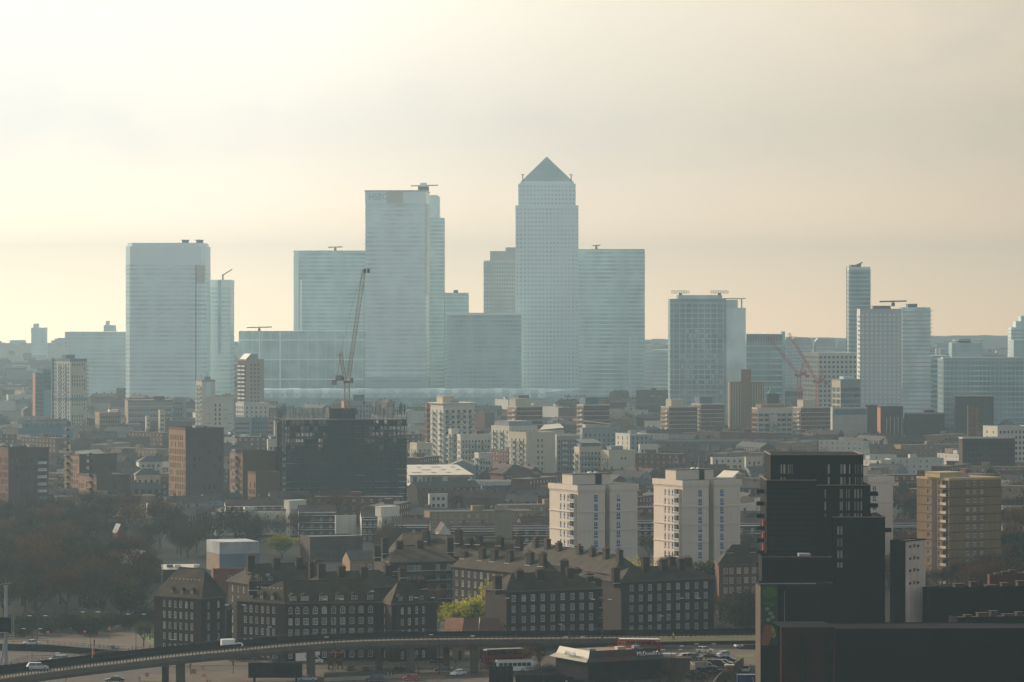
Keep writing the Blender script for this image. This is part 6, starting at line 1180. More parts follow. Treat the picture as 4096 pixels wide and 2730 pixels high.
# ------------------------------------------------------------------ people (small)
CLO = {'dark': mat('dark_clothes', (.02,.02,.025)), 'vis': mat('high_visibility_yellow', (.45,.6,.04)), 'skin': mat('skin', (.35,.2,.14)), 'jean': mat('blue_trousers', (.04,.06,.12))}
def person(label, px, py, z, top='dark', legs='jean', stride=.22, head=0, sit=False):
    Y = YB(py, z); r = thing('person', label, 'person', (GX(px,Y), Y, z), math.radians(head)); J = []
    me = bpy.data.meshes.new('body'); hip = .95 if not sit else .8
    V = [(0,0,hip),(0,0,1.2 if not sit else 1.1),(0,0,1.42 if not sit else 1.35),(0,0,1.55 if not sit else 1.45),(.12,0,hip-.05),(.14,stride,.5 if not sit else .75),(.14,stride*1.2,.08 if not sit else .3),(-.12,0,hip-.05),(-.14,-stride if not sit else stride*1.3,.5 if not sit else .75),(-.14,-stride*1.3 if not sit else stride,.08 if not sit else .3),(.22,0,1.38),(.26,-.1,1.1),(.24,.12 if not sit else .4,.86),(-.22,0,1.38),(-.26,.1,1.1),(-.24,-.12 if not sit else .4,.86)]
    if not sit: V[12] = (.24,.05,.86); V[15] = (-.24,.05,.86)
    Ed = [(0,1),(1,2),(2,3),(0,4),(4,5),(5,6),(0,7),(7,8),(8,9),(2,10),(10,11),(11,12),(2,13),(13,14),(14,15)]; R_ = [.16,.15,.15,.06,.11,.075,.06,.11,.075,.06,.075,.05,.04,.075,.05,.04]
    me.from_pydata(V, Ed, []); o = link('body', me, r); sk = o.modifiers.new('skin', 'SKIN')
    lay = me.skin_vertices[0].data if me.skin_vertices else None
    if lay is None: o.modifiers.remove(sk); bm_ = None
    return r, o, V, Ed, R_
def person2(label, px, py, z, top='dark', legs='jean', stride=.2, head=0, sit=False):
    Y = YB(py, z); r = thing('person', label, 'person', (GX(px,Y), Y, z), math.radians(head)); h0 = 0 if not sit else -.12
    mb = MB(); T_, Lg = CLO[top], CLO[legs]; K = 6
    def limb(p, q_, a, b_, m): mb.bar(p, q_, (a, b_), m, K)
    if sit:
        for s in (-1,1): limb((s*.1,0,.82),(s*.16,-.42,.78),.11,.09,Lg); limb((s*.16,-.42,.8),(s*.17,-.3,.35),.085,.06,Lg); limb((s*.2,0,1.3),(s*.26,-.25,1.12),.07,.055,T_); limb((s*.26,-.25,1.12),(s*.24,-.5,1.05),.055,.04,T_)
    else:
        for s in (-1,1): limb((s*.09,0,.95),(s*.11,s*stride*.6,.5),.11,.08,Lg); limb((s*.11,s*stride*.6,.52),(s*.11,s*stride,.06),.08,.05,Lg); mb.box(s*.11-.05,s*.11+.05,s*stride-.18,s*stride+.07,0,.09,CLO['dark']); limb((s*.2,0,1.4),(s*.26,-s*.08,1.12),.07,.05,T_); limb((s*.26,-s*.08,1.14),(s*.25,-s*.16,.88),.05,.035,T_)
    limb((0,0,.85),(0,0,1.25),.17,.19,T_); limb((0,0,1.22),(0,0,1.47),.19,.1,T_); limb((0,0,1.45),(0,0,1.56),.06,.055,CLO['skin'])
    mb.obj('body', r); hb = MB(); hb.dome((0,0,1.64), .095, .13, CLO['dark'] if sit else CLO['skin'], 8, 3); hb.bar((0,0,1.53),(0,0,1.64),(.06,.095),CLO['skin'],8); hb.obj('head', r); return r
person2('person in a yellow high visibility jacket walking on the flyover verge', 2694, 2559, 8.3, 'vis', 'dark', .2, 90)
person2('person in dark clothes walking past the bollards on the left junction', 377, 2583, .12, 'dark', 'dark', .22, 80)
person2('rider in black sitting on the motorbike by the railing', 452, 2604, .12, 'dark', 'dark', 0, 170-90, True)
person2('person in dark clothes on the footpath beside the lawn and brick flats', 590, 2547, .05, 'dark', 'dark', .18, 30)
person2('person beside the railing on the far side of the flyover, left of the hi-vis walker', 2410, 2553, 8.3, 'dark', 'jean', .15, 60)
# ------------------------------------------------------------------ restaurant
SGN = mat('white_sign', (.8,.8,.8), .3); CRF = mat('cream_metal_roof', (.26,.225,.16), .5, .06, .3, spec=.4); DGR = mat('dark_green_roof', (.03,.035,.028), .5, .1, .3); RBR = mat('red_brown_roof', (.065,.028,.017), .6)
q = B('restaurant', 'single storey restaurant with cream and dark sloping roof and white roof lettering', 'restaurant', 2196, 2345, 2672, 896, None, 26, ztop=7.3); DZ = 1.7; q.root.location.z = 0
mb = MB(); mb.box(1.2, q.W-1.2, 1.2, q.D-1.2, 0, 3.1+DZ, BLK2); q.part('wall', mb)
def skirt(p, q2, n, segs):    # two pitched sloping roof faces along one side
    for (u0, u1, m) in segs:
        d = Vector(q2)-Vector(p); a = Vector(p)+d*u0; b_ = Vector(p)+d*u1; N_ = Vector(n); e = d.normalized()
        i0 = e*(1.3 if u0 == 0 else 0); i1 = e*(-1.3 if u1 == 1 else 0); j0 = e*(1.9 if u0 == 0 else 0); j1 = e*(-1.9 if u1 == 1 else 0)
        mb = MB(); v = lambda r, z: (r.x, r.y, z+DZ)
        A0, B0 = a, b_; A1, B1 = a+i0-N_*1.3, b_+i1-N_*1.3; A2, B2 = a+j0-N_*1.9, b_+j1-N_*1.9
        mb.quad([v(A0,3.1),v(B0,3.1),v(B1,4.0),v(A1,4.0)], m); mb.quad([v(A1,4.0),v(B1,4.0),v(B2,5.6),v(A2,5.6)], m); q.part('sloping_roof', mb)
skirt((0,q.D), (0,0), (-1,0), [(0,1,CRF)]); skirt((0,0), (q.W,0), (0,-1), [(0,.22,DGR),(.22,.6,RBR),(.6,1,DGR)]); skirt((q.W,0), (q.W,q.D), (1,0), [(0,1,DGR)]); skirt((q.W,q.D), (0,q.D), (0,1), [(0,1,DGR)])  # cream left slope has its sunlight put into the roof colour
mb = MB(); mb.quad([(2,2,4.9+DZ),(q.W-2,2,4.9+DZ),(q.W-2,q.D-2,4.9+DZ),(2,q.D-2,4.9+DZ)], mat('pale_flat_roof', (.22,.165,.12))); q.part('flat_roof', mb)
for (x, y, w, d, h, m) in ((4,6,1.6,1.6,.8,GREYW),(8,4,3,.7,.5,REDP),(12,7,2.2,1.6,.9,CREAM),(15,4.5,1.2,1,.6,BLACKF),(17,8,1.6,1.4,.9,GREYW)): mb = MB(); mb.box(x,x+w,y,y+d,4.91+DZ,4.91+DZ+h,m); q.part('roof_plant', mb)
mb = MB(); mb.bar((q.W-8,q.D*.8,5.2+DZ),(q.W-1,q.D*.4,5.1+DZ),.12,REDP); q.part('red_roof_edge', mb)
L1 = text("McDonald's", q.root, 1.15, (-.55, q.D*.62, 4.15), SGN, .12, sx=1.0, rot=(math.pi/2, 0, -math.pi/2)); L1.location = (.35, q.D*.60, 4.2+DZ)
L2_ = text("McDonald's", q.root, 1.3, (q.W*.63, .55, 4.15+DZ), SGN, .12, sx=1.0)
mb = MB(); mb.box(.3,.5,q.D*.12,q.D*.62,4.1+DZ,4.2+DZ,BLACKF); mb.box(q.W*.62,q.W*.9,.7,.9,4.02+DZ,4.12+DZ,BLACKF); q.part('sign_bracket', mb)
r = thing('drive_sign', 'dark sign board with yellow arches and a white arrow panel left of the restaurant', 'sign', (GX(2252,886), 886, 0)); mb = MB(); mb.box(-2.2, 2.6, 0, .2, 0, 2.4, BLK2); mb.obj('board', r)
text('M', r, 1.5, (-1.9,-.03,.9), mat('yellow_sign', (.5,.28,.02)), .02, name='arches', sx=.9); mb = MB(); mb.quad([(-.5,-.04,.8),(1.7,-.04,.7),(1.7,-.04,.5),(2.2,-.04,1.1),(1.7,-.04,1.7),(1.7,-.04,1.5),(-.5,-.04,1.6)], SGN); mb.obj('arrow_panel', r)
text('DRIVE-THRU', r, .42, (-.42,-.06,.98), BLACKF, .01, sx=.86)
# dark hoardings in front, hedge of bare shrubs handled with the trees
for lab, a, b_, Yh, h in (('black timber hoarding in front of the white minibus', 1956, 2052, 893, 4.2), ('long black hoarding below the restaurant arrow sign', 2062, 2262, 885, 2.9), ('low black wall under the restaurant drive lane', 2270, 2470, 880, 2.4)):
    q = B('hoarding', lab, 'fence', None, a, b_, Yh, None, 0, .3, ztop=h); n = max(4, int(q.W/1.2)); w = q.W/n; mb = MB(); mb.box(0.01, w-.01, 0, .08, 0, h, BLK); me_ = mb.mesh('board')
    for k in range(n): link('board', me_, q.root, (k*w, 0.012*(k%2), 0))
    mb = MB(); mb.box(0, q.W, .1, .2, h-.4, h-.2, BLK2); q.part('rail', mb)
# pale kiosk walls under the flyover
for a, b_, Yk in ((1749, 1798, 958), (1810, 1858, 956), (1893, 1946, 960), (2010, 2030, 960)):
    q = B('kiosk', {1749:'pale kiosk wall with scribbled dark patch under the flyover', 1810:'pale wall panel between two piers under the flyover', 1893:'pale shopfront glimpsed left of the red bus under the flyover', 2010:'narrow pale wall above the red bus under the flyover'}[a], 'building', None, a, b_, Yk, None, 0, 4, ztop=4.6); mb = MB(); mb.box(0, q.W, 0, 4, 0, 4.6, mat('pale_kiosk_wall', (.22,.15,.10), .85, .15, .6)); q.part('wall', mb); mb = MB(); mb.box(q.W*.5, q.W*.75, -.08, -.02, 0, 2.2, BLK2); q.part('door', mb); mb = MB(); mb.box(-.2,q.W+.2,-.6,4.2,4.6,4.8,BLK2); q.part('roof', mb)
# rusty sculpture
r = thing('sculpture', 'rust coloured metal sculpture of two drum topped frames standing on the roundabout', 'sculpture', (GX(1345,930), 930, 0)); RU = mat('rusty_iron', (.10,.035,.018), .85, .3, .8); 
for s, w in ((-1.35, .85), (.95, .95)):
    mb = MB(); mb.bar((s-w,0,3.3),(s+w,0,3.3),1.05,RU,10); mb.box(s-w,s+w,-.9,.9,3.2,4.1,RU); mb.obj('drum', r); mb = MB(); mb.box(s-.6,s+.6,-.6,.6,1.0,2.4,RU); mb.box(s-.95,s-.7,-.2,.2,1.4,2.8,RU); mb.obj('frame', r)
    for d in (-.45, .45): mb = MB(); mb.bar((s+d,0,1.1),(s+d*1.3,0,0),.17,RU,6); mb.obj('leg', r)
slab('planter', [(1296,2688),(1640,2680),(1640,2696),(1296,2712)], .9, mat('planter_soil', (.02,.025,.012))); o = None
# black billboard and yellow hoardings
r = thing('billboard', 'wide black backed billboard on two legs in front of the roundabout', 'billboard', (GX(993,880), 880, 0)); wB = (1209-993)/F*880; mb = MB(); mb.box(0, wB, 0, .5, GZ(2712,880), GZ(2651,880), BLK); mb.obj('panel', r)
mb = MB()
for k in range(7): mb.box(.1+k*wB/7, .25+k*wB/7, -.08, 0-.01, GZ(2712,880), GZ(2651,880), BLK2)
mb.obj('stiffener', r)
for x in (1.4, wB-1.4): mb = MB(); mb.box(x-.25, x+.25, .1, .5, 0, GZ(2712,880), BLK); mb.obj('leg', r)
YH = mat('yellow_hoarding', (.16,.10,.03), .8, .3, .8, objvar=.4); mb = MB(); mb.box(.02,1.18,0,.06,0,2.2,YH); me_ = mb.mesh('hoarding_board'); r = thing('yellow_hoarding', 'row of dirty yellow hoarding boards under the black billboard', 'fence', (GX(975,874), 874, 0))
for k in range(12): link('hoarding_board', me_, r, (k*1.2, 0, 0))
# advertising mast on the left edge
r = thing('billboard_mast', 'tall grey advertising mast with a dark screen and a spiked crown, left edge', 'billboard', (GX(24,862), 862, 0)); mb = MB(); mb.bar((0,0,0),(0,0,GZ(2345,862)),.42,GREYW,8); mb.obj('mast', r)
mb = MB(); mb.bar((-1.9,0,GZ(2340,862)),(1.2,0,GZ(2333,862)),.09,GREYW); mb.bar((0,0,GZ(2350,862)),(0,0,GZ(2315,862)),.05,GREYF); mb.bar((-.6,0,GZ(2347,862)),(.5,0,GZ(2345,862)),.25,GREYW); mb.obj('crown_spike', r)
mb = MB(); mb.box(-3.4, 1.2, -.6, -.1, GZ(2533,862), GZ(2470,862), BLK); mb.obj('screen', r); mb = MB(); mb.box(-3.3, .6, -.66, -.61, GZ(2531,862), GZ(2529.5,862), WHITE); mb.box(-2.6,.1,-.66,-.61,GZ(2512,862),GZ(2509.5,862),mat('purple_print',(.05,.02,.25))); mb.obj('screen_print', r)
mb = MB(); lattice(mb, (1.55,0,GZ(2533,862)), (1.55,0,GZ(2468,862)), .5, GREYW, r=.05); mb.obj('ladder', r)
mb = MB()
for k in range(3): mb.box(.4, 1.9, -.9, .4, GZ(2534+k*9,862), GZ(2533+k*9,862), GREYW)
mb.obj('platform', r)
for s in (-1,): mb = MB(); mb.bar((-.2,0,GZ(2545,862)),(-2.3,0,.2),.22,GREYW,6); mb.obj('brace', r)
r = thing('flag', 'orange feather flag on a thin pole beside the flyover', 'flag', (GX(369,868), 868, GZ(2634,868))); mb = MB(); mb.bar((0,0,0),(0,0,2.7),.04,WHITE); mb.obj('pole', r); mb = MB(); mb.quad([(.04,0,2.7),(.1,.02,2.6),(.35,.06,1.9),(.65,.05,1.0),(.45,.03,.75),(.05,0,.8)], mat('orange_cloth', (.6,.10,.01))); mb.obj('flag_cloth', r)
# ------------------------------------------------------------------ lamp posts, traffic lights, signs, bollards, cones
HEADM = mat('lamp_head', (.75,.74,.7), .25, spec=.8); LP = {}
def lamp(label, px, ytop, ybase, z=0.0, double=True, dirs=(-1,1)):
    Y = YB(ybase, z); h = GZ(ytop, Y)-z; r = thing('street_lamp', label, 'street lamp', (GX(px,Y), Y, z), 0, 'street lamps'); mb = MB(); mb.bar((0,0,0),(0,0,1.4),.11,BLACKF,6); mb.bar((0,0,1.4),(0,0,h-.1),(.075,.05),BLACKF,6); mb.obj('pole', r)
    for s in (dirs if double else dirs[:1]): mb = MB(); mb.bar((0,0,h-.25),(s*1.7,0,h),.035,BLACKF,5); mb.obj('arm', r); mb = MB(); mb.box(s*1.55, s*2.5, -.16, .16, h-.04, h+.1, HEADM); mb.obj('lamp_head', r)
    return r
for a in (('double headed lamp before the dark hedge, left of the no entry signs', 150, 2464, 2600), ('double headed lamp in the middle of the left junction', 362, 2449, 2594), ('double headed lamp beside the lawn and brick flats', 544, 2458, 2612), ('double headed lamp over the sunken slip road, lowest on the left', 128, 2516, 2690),
  ('double headed lamp on the flyover edge behind the white van', 941, 2421, 2592, 8.0), ('double headed lamp against the corner brick flats', 741, 2474, 2600), ('double headed lamp in front of the long dormered flats', 1333, 2398, 2560, 8.0), ('double headed lamp at the right end of the dormered flats', 1698, 2392, 2556, 8.0), ('double headed lamp before the near centre flats, left one', 2063, 2394, 2556, 8.0),
  ('double headed lamp in the gap between the two near flats', 2406, 2399, 2556, 8.0), ('double headed lamp before the nine column flats', 2761, 2394, 2554, 8.0), ('double headed lamp rising behind the restaurant sign', 2297, 2549, 2700), ('double headed lamp behind the red bus by the russet trees', 2149, 2566, 2680), ('double headed lamp at the left end of the car park', 2687, 2600, 2735), ('double headed lamp in the middle of the car park', 2821, 2577, 2720)): lamp(*a)
for a in (('single headed lamp rising from the flyover before the cross gable', 1522, 2366, 2550, 8.0), ('single headed lamp beside the black billboard', 1121, 2572, 2712), ('single headed lamp in front of the far flats corner wing', 1112, 2509, 2572, 8.0), ('single headed lamp before the near centre flats, right one', 2276, 2498, 2556, 8.0), ('single headed lamp before the nine column flats, shorter', 2679, 2465, 2556, 8.0), ('thick dark post rising above the flyover left of the white van', 722, 2560, 2720), ('tall dark post in front of the slip road minivan', 264, 2613, 2725), ('single headed lamp at the right of the black billboard', 1340, 2550, 2722), ('tall post lamp before the flyover right of centre', 1758, 2540, 2700), ('tall post lamp left of the red bus', 1924, 2545, 2712)): lamp(*a, double=False)
def traffic_light(label, px, py, z=.12, h=3.2):
    Y = YB(py, z); r = thing('traffic_light', label, 'traffic light', (GX(px,Y), Y, z), 0, 'traffic lights'); mb = MB(); mb.bar((0,0,0),(0,0,h),.07,BLACKF,6); mb.obj('pole', r); mb = MB(); mb.box(-.18,.18,-.15,.15,h-1.0,h,BLACKF); mb.obj('signal_head', r)
    for k in range(3): mb = MB(); mb.bar((0,-.16,h-.2-k*.3),(0,-.19,h-.2-k*.3),.1,[TAIL,mat('amber_lens',(.2,.1,.01)),mat('green_lens',(.01,.08,.04))][k],8); mb.obj('lens', r)
for a in (('traffic light between the pier and the amber bollard', 762, 2700), ('traffic light at the tip of the traffic island', 933, 2697), ('traffic light left of the tall pole under the flyover', 1668, 2672), ('traffic light beside the red car', 1674, 2716), ('traffic light in front of the dark saloon under the flyover', 1823, 2690), ('traffic light beside the planter hedge', 1503, 2674)): traffic_light(*a)
def sign(label, px, ytop, ybase, shape, m, z=.05, w=.45):
    Y = YB(ybase, z); h = GZ(ytop, Y)-z; r = thing('road_sign', label, 'road sign', (GX(px,Y), Y, z)); mb = MB(); mb.bar((0,0,0),(0,0,h-w),.05,GREYF,6); mb.obj('pole', r); mb = MB()
    if shape == 'disc': mb.bar((0,-.08,h-w),(0,-.04,h-w),w,m,14); mb.obj('sign_plate', r); mb = MB(); mb.box(-w*.7,w*.7,-.1,-.085,h-w-.07,h-w+.07,WHITE); mb.obj('white_bar', r)
    else: mb.box(-w,w,-.08,-.04,h-w*2.4,h,m); mb.obj('sign_plate', r)
for a in (('round red no entry sign before the hedge, left one', 192, 2522, 2578, 'disc', REDP), ('round red no entry sign before the hedge, right one', 339, 2520, 2590, 'disc', REDP), ('small pink and white parking sign at the road bend', 438, 2507, 2560, 'plate', mat('pink_plate', (.4,.2,.15))), ('small white sign on a pole by the car park kerb', 2727, 2570, 2612, 'plate', WHITE), ('red warning plate on a thin pole under the flyover', 588, 2692, 2718, 'disc', REDP)): sign(*a)
r = thing('chevron_sign', 'black and white chevron board on two posts behind the estate car', 'sign', (GX(1558,905), 905, .1)); mb = MB(); mb.box(-.9,.9,-.05,.05,.9,1.5,BLACKF); mb.obj('board', r)
for k in (-1,0): mb = MB(); x = k*.8+.25; mb.quad([(x+.4,-.07,.95),(x+.1,-.07,1.2),(x+.4,-.07,1.45),(x+.25,-.07,1.45),(x-.08,-.07,1.2),(x+.25,-.07,.95)][::-1], WHITE); mb.obj('chevron', r)
for x in (-.8,.8): mb = MB(); mb.bar((x,.03,0),(x,.03,.9),.04,GREYF); mb.obj('post', r)
bm_ = MB(); bm_.bar((0,0,0),(0,0,.95),(.09,.08),BLACKF,6); bme = bm_.mesh('bollard'); k = 0
for px, py in ((397,2592),(416,2594),(435,2595),(455,2597),(473,2598),(530,2600),(549,2602),(600,2595),(622,2594),(1700,2662),(1720,2662),(1742,2664),(2092,2636),(2105,2637),(2118,2638)):
    p = gp(px, py, .05); o = link('bollard', bme, None, p); tag(o, 'black bollard in the row on the left junction pavement' if px < 480 else 'black bollard beside the path to the brick flats' if px < 700 else 'black bollard under the flyover by the pale kiosk' if px < 1800 else 'black bollard right of the red bus', 'bollard', 'bollards '+('left junction' if px < 480 else 'flats path' if px < 700 else 'kiosk' if px < 1800 else 'bus'))
cm_ = MB(); cm_.bar((0,0,.05),(0,0,.75),(.2,.03),mat('cone_orange',(.5,.09,.02)),8); cm_.box(-.24,.24,-.24,.24,0,.05,BLACKF); cme = cm_.mesh('traffic_cone')
for px, py, lab in ((811,2706,'traffic cone on the pavement tip, left of the upper pair'), (820,2706,'traffic cone on the pavement tip, right of the upper pair'), (829,2728,'traffic cone on the kerb below, left of the lower pair'), (839,2726,'traffic cone on the kerb below, right of the lower pair'), (1730,2712,'lone traffic cone between the red car and the white car')): tag(link('traffic_cone', cme, None, gp(px, py, .125)), lab, 'traffic cone')
am = MB(); am.box(-.18,.18,-.18,.18,0,1.0,mat('amber_bollard',(.55,.22,.03),.5)); am.box(-.14,.14,-.14,.14,1.0,1.15,WHITE); ame = am.mesh('lit_bollard')
for px, py, lab in ((758,2675,'amber topped keep left bollard beside the second pier'), (809,2677,'amber keep left bollard on the kerb line of the side road'), (558,2724,'amber keep left bollard in front of the lower kerb on the left')): tag(link('keep_left_bollard', ame, None, gp(px, py, .125)), lab, 'bollard')
r = thing('works_sign', 'small orange road works board leaning beside the amber bollard', 'sign', gp(774, 2700, .12)); mb = MB(); mb.quad([(-.6,0,.3),(.7,0,.3),(.6,.15,1.25),(-.5,.15,1.3)], mat('works_orange',(.4,.17,.04))); mb.quad([(-.6,.02,.3),(-.5,.17,1.3),(.6,.17,1.25),(.7,.02,.3)], BLACKF); mb.obj('board', r)
for x in (-.5,.5): mb = MB(); mb.bar((x,.02,0),(x,.05,.5),.04,BLACKF); mb.obj('leg', r)
# copper roofed building left of the near flats
q = B('copper_roofed_hall', 'low hall with glowing copper coloured steep roof, behind the flyover by the bright green tree', 'building', None, 1745, 2035, 985, None, 0, 10, ztop=3.6); COP = mat('glowing_copper_roof', (.55,.27,.15), .4, .15, .5, metal=.3); mb = MB(); mb.box(0, q.W, 0, 10, 0, 3.4, mat('pinkish_wall', (.16,.09,.07))); q.part('wall', mb)  # glow of the roof's left part is put into the copper colour
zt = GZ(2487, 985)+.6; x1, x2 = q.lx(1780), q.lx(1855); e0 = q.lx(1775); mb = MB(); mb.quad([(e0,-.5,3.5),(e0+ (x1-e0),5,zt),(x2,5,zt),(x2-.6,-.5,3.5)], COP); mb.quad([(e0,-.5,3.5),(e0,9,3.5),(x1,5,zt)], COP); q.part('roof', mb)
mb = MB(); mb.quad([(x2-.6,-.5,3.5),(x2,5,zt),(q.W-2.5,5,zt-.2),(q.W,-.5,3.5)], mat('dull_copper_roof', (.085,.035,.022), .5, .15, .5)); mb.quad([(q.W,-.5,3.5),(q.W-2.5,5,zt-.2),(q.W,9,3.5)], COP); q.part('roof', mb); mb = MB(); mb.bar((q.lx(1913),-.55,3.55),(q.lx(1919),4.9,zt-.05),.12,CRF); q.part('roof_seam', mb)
# ------------------------------------------------------------------ low buildings between the towers
def pitched(b, x0, x1, y0, y1, ze, h, m, mg, axis='x', over=.3): mb = MB(); gable_roof(mb, x0, x1, y0, y1, ze, h, m, mg, over, axis); b.part('roof', mb)
# retail shed with bright roof
q = B('retail_shed', 'big retail shed with bright cream sloping roof and pale oval sign, right of the scaffolding', 'shop', 1600, 1640, 1887, 1862, None, 8, None, ztop=7.6); q.D = 55
mb = MB(); facade(q, mb, (0,0), (q.W,0), 0, q.H-.6, [(q.lx(a), q.lx(b_), 1.2, 6.0) for a, b_ in ((1652,1668),(1690,1702),(1706,1722),(1724,1770),(1790,1880))], CREAM2, 'mid', .3); facade(q, mb, (0,q.D), (0,0), 0, q.H-.6, [], CREAM2); facade(q, mb, (q.W,0), (q.W,q.D), 0, q.H-.6, [], CREAM2); q.part('wall', mb)
mb = MB(); h = 3.4; mb.quad([(-1,-1,q.H-.6),(q.W+1,-1,q.H-.6),(q.W-4,26,q.H+h),(-1,26,q.H+h)], METALR); mb.quad([(q.W+1,-1,q.H-.6),(q.W+1,56,q.H-.6),(q.W-4,26,q.H+h)], METALR); mb.quad([(-1,26,q.H+h),(q.W-4,26,q.H+h),(q.W+1,56,q.H-.6),(-1,56,q.H-.6)], METALR); q.part('roof', mb)
mb = MB(); mb.box(-.03,2.2,0,.9,0,.05,GREYF); me_ = mb.mesh('roof_light')
for k in range(12): o = link('roof_light', me_, q.root, (1.5+(k*5.7)%(q.W-6), 5+(k%3)*7, q.H-.55+(6+(k%3)*7)*4/27+.12))
mb = MB(); mb.box(-1,q.W+1,-1.1,-1.02,q.H-.9,q.H-.55,REDP); q.part('red_fascia', mb)
mb = MB(); n = 20; cx, cz = q.lx(1747), q.z(1943); mb.quad([(cx+2.1*math.cos(2*math.pi*k/n), -.35, cz+1.5*math.sin(2*math.pi*k/n)) for k in range(n)], WHITE); q.part('oval_sign', mb); mb = MB(); mb.box(cx-1.2,cx+1.2,-.42,-.37,cz-.35,cz+.4,mat('blue_print',(.02,.05,.25))); q.part('sign_print', mb); q.finish()
q = B('retail_shed', 'lower shed with pale shallow roof in front of the bright roofed shed', 'warehouse', 1590, 1620, 1830, 1790, None, 8, None, ztop=5.2); q.D = 30; block(q, CREAM2, [], [], mroof=METALR, mpar=CREAM2, par=.3)
q = B('retail_shed', 'grey gabled shed beyond the bright roofed shed', 'warehouse', None, 1790, 1905, 1990, None, 0, 40, ztop=6); q.D = 30; block(q, GREYW, [], [], par=.3); pitched(q, 0, q.W, 0, q.D, q.H, 3, GREYR, GREYW, 'y')
q = B('depot', 'long pale depot wall with a dark strip behind the pavilion', 'warehouse', None, 1880, 2200, 1800, None, 4, 16, ztop=6.8); block(q, CREAM2, [], mroof=GREYR, par=.5); mb = MB(); mb.box(1, q.W-1, -.1, -.02, 3.2, 4.8, DARKR); q.part('dark_strip', mb)
q = B('pavilion', 'square brick pavilion with brown pyramid roof and small lantern, centre', 'pavilion', 1962, 2015, 2152, 1850, None, 28, None, ztop=8.2); facade(q, (mb := MB()), (0,0), (q.W,0), 0, 8.2, [(q.W*t, q.W*t+1.1, 5.2, 7.2) for t in (.1,.25,.4,.55,.7,.82)], REDB, 'casement', .2); facade(q, mb, (0,q.D), (0,0), 0, 8.2, [], REDB); facade(q, mb, (q.W,0), (q.W,q.D), 0, 8.2, [], REDB); q.part('wall', mb)
mb = MB(); c = [(-1.2,-1.2,8.2),(q.W+1.2,-1.2,8.2),(q.W+1.2,q.D+1.2,8.2),(-1.2,q.D+1.2,8.2)]; ap = (q.W/2,q.D/2,q.z(1872)+1.5)
for k in range(4): mb.quad([c[k], c[(k+1)%4], ap], TILE)
q.part('roof', mb); hut(q, q.W/2-.8, q.W/2+.8, q.D/2-.8, q.D/2+.8, ap[2]-1, ap[2]+.8, GREYW, 'lantern'); q.finish()
q = B('site_hut', 'blue cabin with white lettering like windows, below the pavilion', 'building', 1923, 1928, 1967, 1740, 1945, 15); block(q, BLUEW, [(q.W*.5,q.W*.5+1.4,2.8,4.6)], [], par=.3, style='casement'); q.finish()
# car park glints
cp = MB(); cp.box(0,4,0,1.7,.3,.9,PC['silver']); cp.box(.9,3.2,.1,1.6,.9,1.4,GLS); cp.box(1.2,2.9,.15,1.55,1.4,1.46,WHITE); cpm = cp.mesh('distant_car'); r_ = random.Random(4)
for i in range(26): px, py = 2158+r_.random()*135, 1922+r_.choice((0,7,14))+r_.random()*2; Y = YB(py); tag(link('distant_car', cpm, None, (GX(px,Y), Y, 0), r_.uniform(-.4,.6)), 'tiny parked car glinting in the rows beyond the left white tower', 'car', 'tiny cars parked beyond the white tower')
r = thing('cement_mixer', 'white mixer drum lorry behind the roof of the left white tower', 'lorry', (GX(2462,1900), 1900, 0)); mb = MB(); mb.bar((-2.6,0,2.6),(.4,0,3.6),(1.1,1.5),WHITE,10); mb.bar((.4,0,3.6),(2.6,0,4.4),(1.5,.6),WHITE,10); mb.obj('drum', r); mb = MB(); mb.box(-4.2,-2.7,-1.1,1.1,.6,2.9,WHITE); mb.obj('cab', r); mb = MB(); mb.box(-2.7,3,-1,1,.6,1.2,BLACKF); mb.obj('chassis', r)
for x in (-3.4,0,1.6): wheel(r, x, -1, .5)
# deck access flats with white stair towers
DKM = mat('deck_shadow_wall', (.06,.05,.05), .9, .2, .3); MAUVE = mat('mauve_tile_roof', (.062,.043,.040), .85, .25, .4)
def deck_range(label, xl, xr, Y, nst, ang, zt, depth=9, mroof=MAUVE, wallm=None):
    q = B('deck_flats', label, 'flats', None, xl, xr, Y, None, ang, depth, ztop=zt, group='deck access flats'); fh = 2.75; n = max(3, int(q.W/3.2)); mb = MB()
    rc = [(q.W*(i+.25)/n, q.W*(i+.25)/n+1.0, k*fh+.7, k*fh+2.0) for i in range(n) for k in range(nst)]; facade(q, mb, (0,0), (q.W,0), 0, zt-.02, [r for r in rc if r[3] < zt-.3], wallm or BRN2, 'casement', .12); facade(q, mb, (q.W,0), (q.W,depth), 0, zt-.02, [], CREAM2); facade(q, mb, (q.W,depth), (0,depth), 0, zt-.02, [], BRN2); facade(q, mb, (0,depth), (0,0), 0, zt-.02, [], CREAM2); q.part('wall', mb)
    dm = MB(); dm.box(.3, q.W-.3, -1.3, -.03, 0, .15, GREYW); dm.box(.3, q.W-.3, -1.34, -1.28, .15, .35, WHITE); dm.bar((.3,-1.3,1.15),(q.W-.3,-1.3,1.15),.05,WHITE); me = dm.mesh('access_deck')
    for k in range(1, nst): link('access_deck', me, q.root, (0,0,k*fh))
    mb = MB(); mb.box(.2,q.W-.2,-1.2,-.02,zt-.35,zt-.2,WHITE); q.part('top_rail', mb); mb = MB(); gable_roof(mb, 0, q.W, 0, depth, zt, 2.4, mroof, CREAM2, .4); q.part('roof', mb)
    for k in range(2): x = q.W*(.3+.4*k); mb = MB(); mb.box(x-.6,x+.6,depth/2-.4,depth/2+.4,zt+1,zt+3.6,REDB); q.part('chimney', mb)
    q.finish(); return q
